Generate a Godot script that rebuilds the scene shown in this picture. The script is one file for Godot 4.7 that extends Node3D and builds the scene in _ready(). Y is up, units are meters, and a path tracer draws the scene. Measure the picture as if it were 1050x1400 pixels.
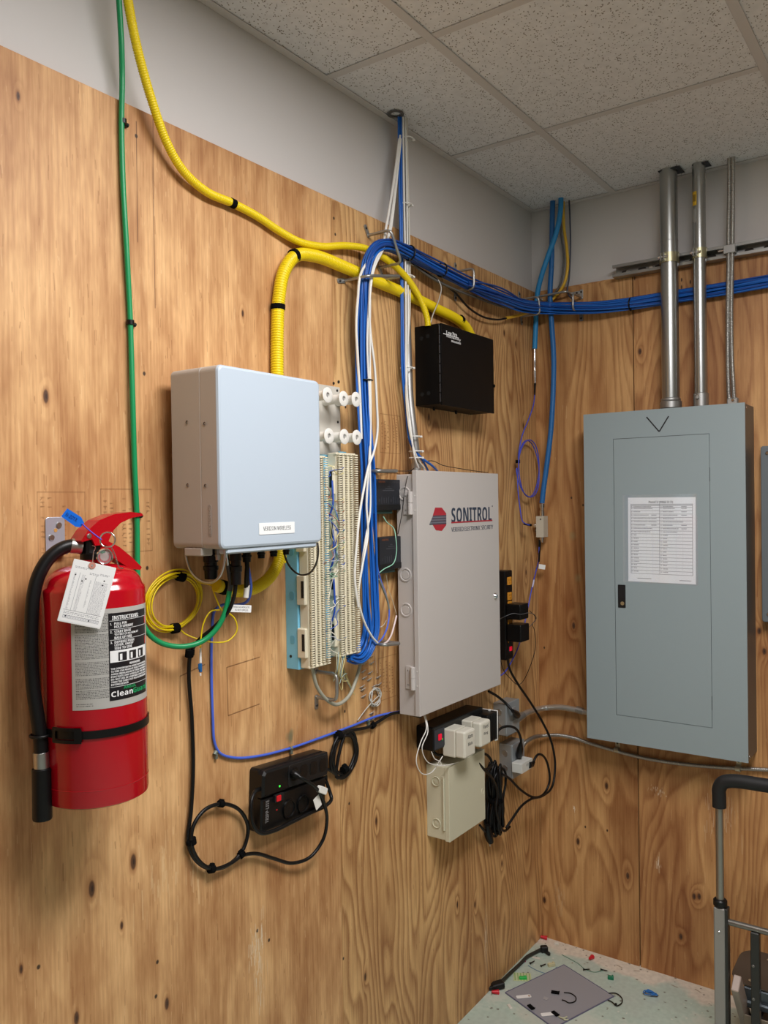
extends Node3D
# A telecom corner: two plywood-lined walls with wiring gear. x = distance from the long wall, z = distance from the back wall, y = up.

var _names := {}
var _mats := {}
const WOOD := Vector2(1.2192, 2.4384)


func V(x: float, y: float, z: float) -> Vector3:
	return Vector3(x, y, z)


func numbered(parent: Node, called: String) -> String:
	var k := str(parent.get_instance_id()) + called
	_names[k] = int(_names.get(k, -1)) + 1
	return called if _names[k] == 0 else "%s_%03d" % [called, _names[k]]


func mt(col: Color, rough := 0.5, metal := 0.0, spec := 0.5) -> StandardMaterial3D:
	var k := "%s %s %s %s" % [col, rough, metal, spec]
	if not _mats.has(k):
		var m := StandardMaterial3D.new()
		m.albedo_color = col
		m.roughness = rough
		m.metallic = metal
		m.metallic_specular = spec
		_mats[k] = m
	return _mats[k]


func tex_mat(t: Texture2D, rough := 0.5, metal := 0.0) -> StandardMaterial3D:
	var m := StandardMaterial3D.new()
	m.albedo_texture = t
	m.roughness = rough
	m.metallic = metal
	return m


func c8(r: int, g: int, b: int) -> Color:
	return Color8(r, g, b)


class Sh:
	var st := SurfaceTool.new()
	var xf := Transform3D.IDENTITY

	func _init() -> void:
		st.begin(Mesh.PRIMITIVE_TRIANGLES)

	func at(pos: Vector3, rot := Vector3.ZERO) -> Sh:
		xf = Transform3D(Basis.from_euler(rot), pos)
		return self

	func basis(b: Basis, pos: Vector3) -> Sh:
		xf = Transform3D(b, pos)
		return self

	func v(p: Vector3, n: Vector3, uv := Vector2.ZERO) -> void:
		st.set_normal((xf.basis * n).normalized())
		st.set_uv(uv)
		st.add_vertex(xf * p)

	func tri(a: Vector3, b: Vector3, c: Vector3, na: Vector3, nb: Vector3, nc: Vector3, ua := Vector2.ZERO, ub := Vector2.ZERO, uc := Vector2.ZERO) -> void:
		if (b - a).cross(c - a).dot(na + nb + nc) > 0.0:
			v(a, na, ua)
			v(c, nc, uc)
			v(b, nb, ub)
		else:
			v(a, na, ua)
			v(b, nb, ub)
			v(c, nc, uc)

	func face(pts: Array, n: Vector3, uvs := []) -> void:
		for i in range(1, pts.size() - 1):
			if uvs.is_empty():
				tri(pts[0], pts[i], pts[i + 1], n, n, n)
			else:
				tri(pts[0], pts[i], pts[i + 1], n, n, n, uvs[0], uvs[i], uvs[i + 1])

	func box(p: Vector3, s: Vector3, c := 0.001) -> Sh:
		var h := s / 2.0
		c = minf(c, minf(h.x, minf(h.y, h.z)) * 0.9)
		var ax := [Vector3.RIGHT, Vector3.UP, Vector3.BACK]
		var hh := [h.x, h.y, h.z]
		var corner := func(sg: Array, main: int) -> Vector3:
			var q := p
			for k in 3:
				q += ax[k] * sg[k] * (hh[k] if k == main else hh[k] - c)
			return q
		for k in 3:
			var a := (k + 1) % 3
			var b := (k + 2) % 3
			for sk in [-1, 1]:
				var pts := []
				for q in [[-1, -1], [1, -1], [1, 1], [-1, 1]]:
					var sg := [0, 0, 0]
					sg[k] = sk
					sg[a] = q[0]
					sg[b] = q[1]
					pts.append(corner.call(sg, k))
				face(pts, ax[k] * sk)
			if c > 0.0:
				for sa in [-1, 1]:
					for sb in [-1, 1]:
						var e := []
						for q in [[-1, a], [1, a], [1, b], [-1, b]]:
							var sg := [0, 0, 0]
							sg[k] = q[0]
							sg[a] = sa
							sg[b] = sb
							e.append(corner.call(sg, q[1]))
						face(e, (ax[a] * sa + ax[b] * sb).normalized())
		if c > 0.0:
			for sx in [-1, 1]:
				for sy in [-1, 1]:
					for sz in [-1, 1]:
						var sg := [sx, sy, sz]
						face([corner.call(sg, 0), corner.call(sg, 1), corner.call(sg, 2)], Vector3(sx, sy, sz).normalized())
		return self

	# a swept round section; rads gives a radius per point
	func tube(pts: Array, r: float, seg := 8, rads := [], closed := false) -> Sh:
		var n := pts.size()
		var t0: Vector3 = (pts[1] - pts[0]).normalized()
		var u := t0.cross(Vector3.UP if absf(t0.y) < 0.9 else Vector3.RIGHT).normalized()
		var rings := []
		var nors := []
		for i in n:
			var t: Vector3
			if closed:
				t = (pts[(i + 1) % n] - pts[(i - 1 + n) % n]).normalized()
			else:
				t = (pts[mini(i + 1, n - 1)] - pts[maxi(i - 1, 0)]).normalized()
			u = (u - t * u.dot(t)).normalized()
			var w := t.cross(u)
			var rr: float = r if rads.is_empty() else rads[i]
			var slope := 0.0
			if not rads.is_empty():
				var i0 := maxi(i - 1, 0)
				var i1 := mini(i + 1, n - 1)
				slope = (rads[i1] - rads[i0]) / maxf(pts[i1].distance_to(pts[i0]), 1e-5)
			var ring := []
			var nor := []
			for j in seg:
				var d := u * cos(TAU * j / seg) + w * sin(TAU * j / seg)
				ring.append(pts[i] + d * rr)
				nor.append((d - t * slope).normalized())
			rings.append(ring)
			nors.append(nor)
		for i in (n if closed else n - 1):
			var i2 := (i + 1) % n
			for j in seg:
				var k := (j + 1) % seg
				tri(rings[i][j], rings[i2][j], rings[i2][k], nors[i][j], nors[i2][j], nors[i2][k])
				tri(rings[i][j], rings[i2][k], rings[i][k], nors[i][j], nors[i2][k], nors[i][k])
		if not closed:
			face(rings[0], -t0)
			face(rings[n - 1], (pts[n - 1] - pts[n - 2]).normalized())
		return self

	# profile of Vector2(radius, height) turned about local y
	func lathe(prof: Array, seg := 24, a0 := 0.0, a1 := TAU) -> Sh:
		var n := prof.size()
		var sn := []
		for i in n - 1:
			var d: Vector2 = prof[i + 1] - prof[i]
			sn.append(Vector2(d.y, -d.x).normalized())
		for i in n - 1:
			var p: Vector2 = prof[i]
			var q: Vector2 = prof[i + 1]
			var np: Vector2 = sn[i]
			var nq: Vector2 = sn[i]
			if i > 0 and sn[i - 1].dot(sn[i]) > 0.8:
				np = (sn[i - 1] + sn[i]).normalized()
			if i < n - 2 and sn[i + 1].dot(sn[i]) > 0.8:
				nq = (sn[i + 1] + sn[i]).normalized()
			for j in seg:
				var b := a0 + (a1 - a0) * j / seg
				var c := a0 + (a1 - a0) * (j + 1) / seg
				var e := Vector3(cos(b), 0, sin(b))
				var f := Vector3(cos(c), 0, sin(c))
				var up := Vector3.UP
				if p.x > 1e-6:
					tri(e * p.x + up * p.y, e * q.x + up * q.y, f * p.x + up * p.y, e * np.x + up * np.y, e * nq.x + up * nq.y, f * np.x + up * np.y)
				if q.x > 1e-6:
					tri(e * q.x + up * q.y, f * q.x + up * q.y, f * p.x + up * p.y, e * nq.x + up * nq.y, f * nq.x + up * nq.y, f * np.x + up * np.y)
		return self

	# closed cylinder along local y from y0 to y1
	func cyl(r: float, y0: float, y1: float, seg := 16, c := 0.0006) -> Sh:
		return lathe([Vector2(0, y0), Vector2(r - c, y0), Vector2(r, y0 + c), Vector2(r, y1 - c), Vector2(r - c, y1), Vector2(0, y1)], seg)

	# polygon in local xy, drawn out from z0 to z1
	func ext(poly: PackedVector2Array, z0: float, z1: float) -> Sh:
		var idx := Geometry2D.triangulate_polygon(poly)
		for i in range(0, idx.size(), 3):
			for s in [[z0, -1.0], [z1, 1.0]]:
				var nn := Vector3(0, 0, s[1])
				tri(_p3(poly[idx[i]], s[0]), _p3(poly[idx[i + 1]], s[0]), _p3(poly[idx[i + 2]], s[0]), nn, nn, nn)
		var cw := Geometry2D.is_polygon_clockwise(poly)
		for i in poly.size():
			var a := poly[i]
			var b := poly[(i + 1) % poly.size()]
			var d := (b - a).normalized()
			var nn := Vector3(d.y, -d.x, 0) * (-1.0 if cw else 1.0)
			face([_p3(a, z0), _p3(b, z0), _p3(b, z1), _p3(a, z1)], nn)
		return self

	# the same with its front edge bevelled by c
	func ext_eased(poly: PackedVector2Array, z0: float, z1: float, c: float) -> Sh:
		var n := poly.size()
		var sgn := 1.0 if Geometry2D.is_polygon_clockwise(poly) else -1.0
		var inner := PackedVector2Array()
		for i in n:
			var a := (poly[i] - poly[(i - 1 + n) % n]).normalized()
			var b := (poly[(i + 1) % n] - poly[i]).normalized()
			var na := Vector2(a.y, -a.x) * sgn
			var nb := Vector2(b.y, -b.x) * sgn
			inner.append(poly[i] + (na + nb) / (1.0 + na.dot(nb)) * c)
		ext(poly, z0, z1 - c)
		var idx := Geometry2D.triangulate_polygon(inner)
		for i in range(0, idx.size(), 3):
			tri(_p3(inner[idx[i]], z1), _p3(inner[idx[i + 1]], z1), _p3(inner[idx[i + 2]], z1), Vector3.BACK, Vector3.BACK, Vector3.BACK)
		for i in n:
			var k := (i + 1) % n
			var d := (poly[k] - poly[i]).normalized()
			var nn := (Vector3(-d.y, d.x, 0) * sgn + Vector3.BACK).normalized()
			face([_p3(poly[i], z1 - c), _p3(poly[k], z1 - c), _p3(inner[k], z1), _p3(inner[i], z1)], nn)
		return self

	func _p3(q: Vector2, z: float) -> Vector3:
		return Vector3(q.x, q.y, z)

	# rounded slab centred in xy: w by h, corner radius r, from z0 to z1 with the front edge eased by c
	func slab(w: float, h: float, z0: float, z1: float, r: float, c := 0.002, n := 5) -> Sh:
		var rows := [[z0, c], [z0 + c, 0.0], [z1 - c, 0.0], [z1 - c * 0.3, c * 0.3], [z1, c]]
		var outs := []
		for row in rows:
			outs.append(Sh.rrect(w - 2 * row[1], h - 2 * row[1], maxf(r - row[1], 0.0003), n))
		var m: int = outs[0].size()
		for k in rows.size() - 1:
			for i in m:
				var i2 := (i + 1) % m
				var a := _p3(outs[k][i], rows[k][0])
				var b := _p3(outs[k][i2], rows[k][0])
				var e := _p3(outs[k + 1][i2], rows[k + 1][0])
				var f := _p3(outs[k + 1][i], rows[k + 1][0])
				var nn := (b - a).cross(f - a).normalized()
				face([a, b, e, f], nn)
		for s in [[0, -1.0], [rows.size() - 1, 1.0]]:
			var pts := []
			for q in outs[s[0]]:
				pts.append(_p3(q, rows[s[0]][0]))
			face(pts, Vector3(0, 0, s[1]))
		return self

	static func rrect(w: float, h: float, r: float, n := 5) -> PackedVector2Array:
		var out := PackedVector2Array()
		for q in 4:
			var cc := Vector2((w / 2 - r) * [1, -1, -1, 1][q], (h / 2 - r) * [1, 1, -1, -1][q])
			for i in n + 1:
				var a := PI / 2 * (q + float(i) / n)
				out.append(cc + Vector2(cos(a), sin(a)) * r)
		return out

	# flat sheet facing local z with a full picture
	func sheet(w: float, h: float, z := 0.0) -> Sh:
		face([Vector3(-w / 2, -h / 2, z), Vector3(w / 2, -h / 2, z), Vector3(w / 2, h / 2, z), Vector3(-w / 2, h / 2, z)], Vector3.BACK, [Vector2(0, 1), Vector2(1, 1), Vector2(1, 0), Vector2(0, 0)])
		return self

	# lettering fitted to w by h, centred on local xy, standing dp proud of z
	func words(text: String, w: float, h: float, z := 0.0, dp := 0.0006, bold := false, face_name := "Droid Sans") -> Sh:
		var tm := TextMesh.new()
		var f := SystemFont.new()
		f.font_names = PackedStringArray([face_name])
		f.font_weight = 700 if bold else 400
		tm.font = f
		tm.text = text
		tm.font_size = 32
		tm.pixel_size = 0.01
		tm.depth = 0.02
		tm.curve_step = 2.0
		var box3 := tm.get_aabb()
		var sc := Vector3(w / maxf(box3.size.x, 1e-5), h / maxf(box3.size.y, 1e-5), dp / maxf(box3.size.z, 1e-5))
		var mid := box3.get_center()
		for k in tm.get_surface_count():
			var a := tm.surface_get_arrays(k)
			var vs: PackedVector3Array = a[Mesh.ARRAY_VERTEX]
			var ns: PackedVector3Array = a[Mesh.ARRAY_NORMAL]
			var ix = a[Mesh.ARRAY_INDEX]
			var m: int = ix.size() if ix != null else vs.size()
			for i in range(0, m - 2, 3):
				var t := [0, 0, 0]
				for j in 3:
					t[j] = ix[i + j] if ix != null else i + j
				var q := []
				for j in 3:
					q.append((vs[t[j]] - mid) * sc + Vector3(0, 0, z + dp / 2))
				tri(q[0], q[1], q[2], ns[t[0]], ns[t[1]], ns[t[2]])
		return self

	# bends what has been drawn around a cylinder about y: local x becomes arc length, z the distance from the axis
	static func bent(m: ArrayMesh, around := 0.0) -> ArrayMesh:
		var out := ArrayMesh.new()
		for k in m.get_surface_count():
			var a := m.surface_get_arrays(k)
			var vs: PackedVector3Array = a[Mesh.ARRAY_VERTEX]
			var ns: PackedVector3Array = a[Mesh.ARRAY_NORMAL]
			for i in vs.size():
				var p := vs[i]
				var th := p.x / maxf(around, 0.001)
				vs[i] = Vector3(sin(th) * p.z, p.y, cos(th) * p.z)
				ns[i] = ns[i].rotated(Vector3.UP, th)
			a[Mesh.ARRAY_VERTEX] = vs
			a[Mesh.ARRAY_NORMAL] = ns
			out.add_surface_from_arrays(Mesh.PRIMITIVE_TRIANGLES, a)
		return out

	func mesh() -> ArrayMesh:
		return st.commit()


func sh() -> Sh:
	return Sh.new()


func tag(o: Node, label: String, category: String, group := "") -> void:
	o.set_meta("label", label)
	o.set_meta("category", category)
	if group:
		o.set_meta("group", group)


func thing(called: String, label: String, category: String, group := "", pos := Vector3.ZERO, turn := 0.0) -> Node3D:
	var o := Node3D.new()
	o.name = numbered(self, called)
	add_child(o, true)
	o.position = pos
	o.rotation.y = turn
	tag(o, label, category, group)
	return o


# a thing hung on the long wall: local x runs along the wall towards the corner, y up, z out into the room
func on_long(called: String, label: String, category: String, z: float, y: float, off := 0.0, group := "") -> Node3D:
	return thing(called, label, category, group, Vector3(off, y, z), PI / 2)


func on_back(called: String, label: String, category: String, x: float, y: float, off := 0.0, group := "") -> Node3D:
	return thing(called, label, category, group, Vector3(x, y, off), 0.0)


func part(called: String, what, material: Material, parent: Node, pos := Vector3.ZERO, rot := Vector3.ZERO) -> MeshInstance3D:
	var o := MeshInstance3D.new()
	o.name = numbered(parent, called)
	o.mesh = what.mesh() if what is Sh else what
	o.material_override = material
	parent.add_child(o, true)
	o.position = pos
	o.rotation = rot
	return o


func solo(called: String, what, material: Material, label: String, category: String, group := "") -> MeshInstance3D:
	var o := part(called, what, material, self)
	tag(o, label, category, group)
	return o


func struct(called: String, what, material: Material) -> MeshInstance3D:
	var o := part(called, what, material, self)
	o.set_meta("kind", "structure")
	return o


# a smooth curve through the points
func cr(pts: Array, sub := 6) -> Array:
	var out := []
	var n := pts.size()
	for i in n - 1:
		var a: Vector3 = pts[maxi(i - 1, 0)]
		var b: Vector3 = pts[i]
		var c: Vector3 = pts[i + 1]
		var d: Vector3 = pts[mini(i + 2, n - 1)]
		for k in sub:
			out.append(b.cubic_interpolate_in_time(c, a, d, float(k) / sub, (c - b).length() ** 0.5, -((b - a).length() ** 0.5), (c - b).length() ** 0.5 + (d - c).length() ** 0.5) if i > 0 and i < n - 2 else b.cubic_interpolate(c, a, d, float(k) / sub))
	out.append(pts[n - 1])
	return out


# points spread evenly along a polyline
func even(pts: Array, step: float) -> Array:
	var out := [pts[0]]
	var left := step
	for i in pts.size() - 1:
		var a: Vector3 = pts[i]
		var b: Vector3 = pts[i + 1]
		var l := a.distance_to(b)
		var at := left
		while at < l:
			out.append(a.lerp(b, at / l))
			at += step
		left = at - l
	return out


func cable(called: String, pts: Array, r: float, material: Material, label: String, category := "cable", group := "", seg := 8, sub := 6) -> MeshInstance3D:
	return solo(called, sh().tube(cr(pts, sub), r, seg), material, label, category, group)


func ribbed(pts: Array, r: float, pitch: float, depth: float, seg := 14) -> Sh:
	var p := even(cr(pts, 10), pitch / 4)
	var rads := []
	for i in p.size():
		rads.append(r - (depth if i % 4 == 0 else 0.0 if i % 4 == 2 else depth * 0.35))
	return sh().tube(p, r, seg, rads)



func noise_bytes(sd: int, freq: float, w: int, h: int, sw: int, shh: int, oct := 3) -> PackedByteArray:
	var n := FastNoiseLite.new()
	n.seed = sd
	n.noise_type = FastNoiseLite.TYPE_SIMPLEX_SMOOTH
	n.frequency = freq
	n.fractal_octaves = oct
	var im := n.get_image(sw, shh, false, false, true)
	im.convert(Image.FORMAT_L8)
	im.resize(w, h, Image.INTERPOLATE_CUBIC)
	return im.get_data()


# rotary-cut pine veneer, 4 by 8 feet. st: straight grain rate, wv: waviness (cathedrals), c: [ring, streak, blotch, fibre] contrast
func plywood(sd: int, w: int, h: int, st: float, wv: float, c: Array, light: Color, dark: Color, knots: Array) -> Image:
	var A := noise_bytes(sd, 0.006, w, h, w / 2, h / 8, 3)
	var Fb := noise_bytes(sd + 7, 0.16, w, h, w, h / 40, 2)
	var Sk := noise_bytes(sd + 13, 0.028, w, h, w / 2, h / 14, 4)
	var Bl := noise_bytes(sd + 21, 0.012, w, h, w / 4, h / 8, 4)
	var Fg := noise_bytes(sd + 33, 0.3, w, h, w, h / 10, 2)
	var Md := noise_bytes(sd + 41, 0.045, w, h, w / 2, h / 5, 5)
	var warp := PackedFloat32Array()
	warp.resize(w * h)
	for k in knots:
		var kx: float = k[0] * w
		var ky: float = k[1] * h
		var rx: float = k[2] / WOOD.x * w
		var ry: float = k[3] / WOOD.y * h
		for y in range(maxi(0, int(ky - ry * 7)), mini(h, int(ky + ry * 7))):
			for x in range(maxi(0, int(kx - rx * 6)), mini(w, int(kx + rx * 6))):
				var dx := (x - kx) / rx
				var dy := (y - ky) / ry
				warp[y * w + x] += 1.6 * exp(-(dx * dx / 5.0 + dy * dy / 7.0))
	var pal := PackedByteArray()
	pal.resize(256 * 3)
	for i in 256:
		var t := i / 255.0
		var col := light.lerp(dark, t)
		pal[i * 3] = clampi(int(col.r * 255.0), 0, 255)
		pal[i * 3 + 1] = clampi(int(col.g * 255.0), 0, 255)
		pal[i * 3 + 2] = clampi(int(col.b * 255.0), 0, 255)
	var out := PackedByteArray()
	out.resize(w * h * 3)
	var c0: float = c[0]
	var c1: float = c[1] / 255.0
	var c2: float = c[2] / 255.0
	var c3: float = c[3] / 255.0
	var c4: float = c[4] / 255.0
	var sx := st / w
	var kw := wv / 255.0
	var i := 0
	for y in h:
		for x in w:
			var ph := x * sx + A[i] * kw + warp[i] + Fb[i] * 0.0006
			var t := ph - floorf(ph)
			var ring := t * t * 1.4 if t < 0.8 else (1.0 - t) * 4.5
			var d := 0.42 + c0 * (ring - 0.4) + c1 * (Sk[i] - 128) + c2 * (Bl[i] - 128) + c3 * (Fb[i] - 128 + (Fg[i] - 128) * 0.6) + c4 * (Md[i] - 128)
			var q := clampi(int(d * 255.0), 0, 255) * 3
			var o := i * 3
			out[o] = pal[q]
			out[o + 1] = pal[q + 1]
			out[o + 2] = pal[q + 2]
			i += 1
	var im := Image.create_from_data(w, h, false, Image.FORMAT_RGB8, out)
	for k in knots:
		if k.size() > 4:
			continue
		var rx: float = k[2] / WOOD.x * w
		var ry: float = k[3] / WOOD.y * h
		spot(im, k[0] * w, k[1] * h, rx * 1.4, ry * 1.4, c8(120, 70, 34), 0.5, 0.6)
		spot(im, k[0] * w, k[1] * h, rx * 0.8, ry * 0.85, c8(78, 50, 34), 0.85, 0.3)
		spot(im, k[0] * w + rx * 0.1, k[1] * h, rx * 0.3, ry * 0.4, c8(40, 24, 16), 0.7, 0.5)
	return im


# a soft-edged stain or hole in a texture
func spot(im: Image, x: float, y: float, rx: float, ry: float, col: Color, alpha: float, soft := 0.3) -> void:
	for py in range(maxi(0, int(y - ry - 1)), mini(im.get_height(), int(y + ry + 2))):
		for px in range(maxi(0, int(x - rx - 1)), mini(im.get_width(), int(x + rx + 2))):
			var d := sqrt(pow((px - x) / rx, 2) + pow((py - y) / ry, 2))
			var a := alpha * clampf((1.0 - d) / soft, 0.0, 1.0)
			if a > 0.0:
				im.set_pixel(px, py, im.get_pixel(px, py).lerp(col, a))


func stroke(im: Image, a: Vector2, b: Vector2, r: float, col: Color, alpha: float) -> void:
	var n := int(a.distance_to(b) / maxf(r * 0.6, 0.5)) + 1
	for i in n + 1:
		var p := a.lerp(b, float(i) / n)
		spot(im, p.x, p.y, r, r, col, alpha, 0.6)


# scuffs: many thin pale or dark scratches inside a patch
func scuff(im: Image, at: Vector2, sz: Vector2, col: Color, alpha: float, n: int, rg: RandomNumberGenerator) -> void:
	for i in n:
		var p := at + Vector2(rg.randfn(0.0, 0.35) * sz.x, rg.randfn(0.0, 0.35) * sz.y)
		var l := rg.randf_range(0.1, 0.5) * sz.y
		stroke(im, p - Vector2(rg.randf_range(-1, 1), l / 2), p + Vector2(rg.randf_range(-1, 1), l / 2), rg.randf_range(0.6, 1.6), col, alpha * rg.randf_range(0.3, 1.0))


# short flecks of darker and paler fibre all over a sheet
func flecks(im: Image, n: int, rg: RandomNumberGenerator) -> void:
	for i in n:
		var p := Vector2(rg.randf() * im.get_width(), rg.randf() * im.get_height())
		var l := rg.randf_range(3, 26)
		stroke(im, p, p + Vector2(rg.randf_range(-1.5, 1.5), l), rg.randf_range(0.6, 1.2), c8(120, 72, 36) if rg.randf() < 0.5 else c8(244, 214, 170), rg.randf_range(0.05, 0.22))


# an ink grade stamp: outline and rows of faded letters turned on their side
func stamp(im: Image, p: Vector2, q: Vector2, rg: RandomNumberGenerator, alpha := 0.35) -> void:
	var ink := c8(92, 56, 28)
	for e in [[p, Vector2(q.x, p.y)], [Vector2(q.x, p.y), q], [q, Vector2(p.x, q.y)], [Vector2(p.x, q.y), p]]:
		stroke(im, e[0], e[1], 1.0, ink, alpha * 0.7)
	var x := p.x + 8.0
	while x < q.x - 6.0:
		if rg.randf() < 0.75:
			var y := p.y + 6.0 + rg.randf() * 20.0
			while y < q.y - 8.0:
				if rg.randf() < 0.8:
					stroke(im, Vector2(x, y), Vector2(x + rg.randf_range(-5, 5), y + rg.randf_range(0, 4)), 0.9, ink, alpha * rg.randf_range(0.3, 1.0))
					stroke(im, Vector2(x - 3, y), Vector2(x + 3, y), 0.9, ink, alpha * rg.randf_range(0.3, 1.0))
				y += rg.randf_range(5, 8)
		x += 12.0


func speckle_tile() -> ImageTexture:
	var rg := RandomNumberGenerator.new()
	rg.seed = 5
	var im := Image.create(768, 768, false, Image.FORMAT_RGB8)
	var nb := noise_bytes(91, 0.02, 768, 768, 768, 768, 4)
	var data := PackedByteArray()
	data.resize(768 * 768 * 3)
	for i in 768 * 768:
		var g := 224 + (nb[i] - 128) / 16
		data[i * 3] = g
		data[i * 3 + 1] = g - 2
		data[i * 3 + 2] = g
	im = Image.create_from_data(768, 768, false, Image.FORMAT_RGB8, data)
	for i in 2600:
		var p := Vector2(rg.randf() * 768, rg.randf() * 768)
		var l := rg.randf_range(1.0, 4.5)
		var a := rg.randfn(1.1, 0.5)
		stroke(im, p, p + Vector2(cos(a), sin(a)) * l, rg.randf_range(1.1, 2.1), c8(96, 86, 74), rg.randf_range(0.45, 0.95))
	return ImageTexture.create_from_image(im)


func floor_tex() -> ImageTexture:
	var w := 1024
	var rg := RandomNumberGenerator.new()
	rg.seed = 12
	var big := noise_bytes(51, 0.01, w, w, w, w, 5)
	var fine := noise_bytes(52, 0.12, w, w, w, w, 3)
	var data := PackedByteArray()
	data.resize(w * w * 3)
	# painted grey-green concrete, bare and plaster-splashed along the back wall
	var i := 0
	for y in w:
		for x in w:
			var b := (big[i] - 128) / 128.0
			var f := (fine[i] - 128) / 128.0
			var bare := clampf((44.0 + b * 26.0 - y) / 14.0, 0.0, 1.0)
			var worn := clampf((b - 0.15) * 2.4 + f * 0.5, 0.0, 1.0) * 0.6
			var r := 184.0 + f * 8.0
			var g := 202.0 + f * 8.0 + b * 6.0
			var bl := 190.0 + f * 8.0 + b * 4.0
			r = lerpf(lerpf(r, 210.0, worn), 218.0 + f * 14.0, bare)
			g = lerpf(lerpf(g, 211.0, worn), 209.0 + f * 14.0, bare)
			bl = lerpf(lerpf(bl, 200.0, worn), 194.0 + f * 14.0, bare)
			data[i * 3] = int(r)
			data[i * 3 + 1] = int(g)
			data[i * 3 + 2] = int(bl)
			i += 1
	var im := Image.create_from_data(w, w, false, Image.FORMAT_RGB8, data)
	for k in 260:
		var p := Vector2(rg.randf() * 360, rg.randf() * 260)
		spot(im, p.x, p.y, rg.randf_range(0.7, 1.8), rg.randf_range(0.7, 1.8), c8(70, 62, 50) if rg.randf() < 0.7 else c8(232, 228, 214), 0.7)
	for k in 26:
		var p := Vector2(rg.randf() * 300, rg.randf() * 50)
		stroke(im, p, p + Vector2(rg.randf_range(-8, 8), rg.randf_range(-4, 4)), 0.8, c8(110, 84, 58), 0.5)
	spot(im, 75, 175, 26, 26, c8(196, 198, 186), 0.5, 0.3)
	return ImageTexture.create_from_image(im)


func ply_piece(im: Image, w: float, h: float) -> ImageTexture:
	return ImageTexture.create_from_image(im)


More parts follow.
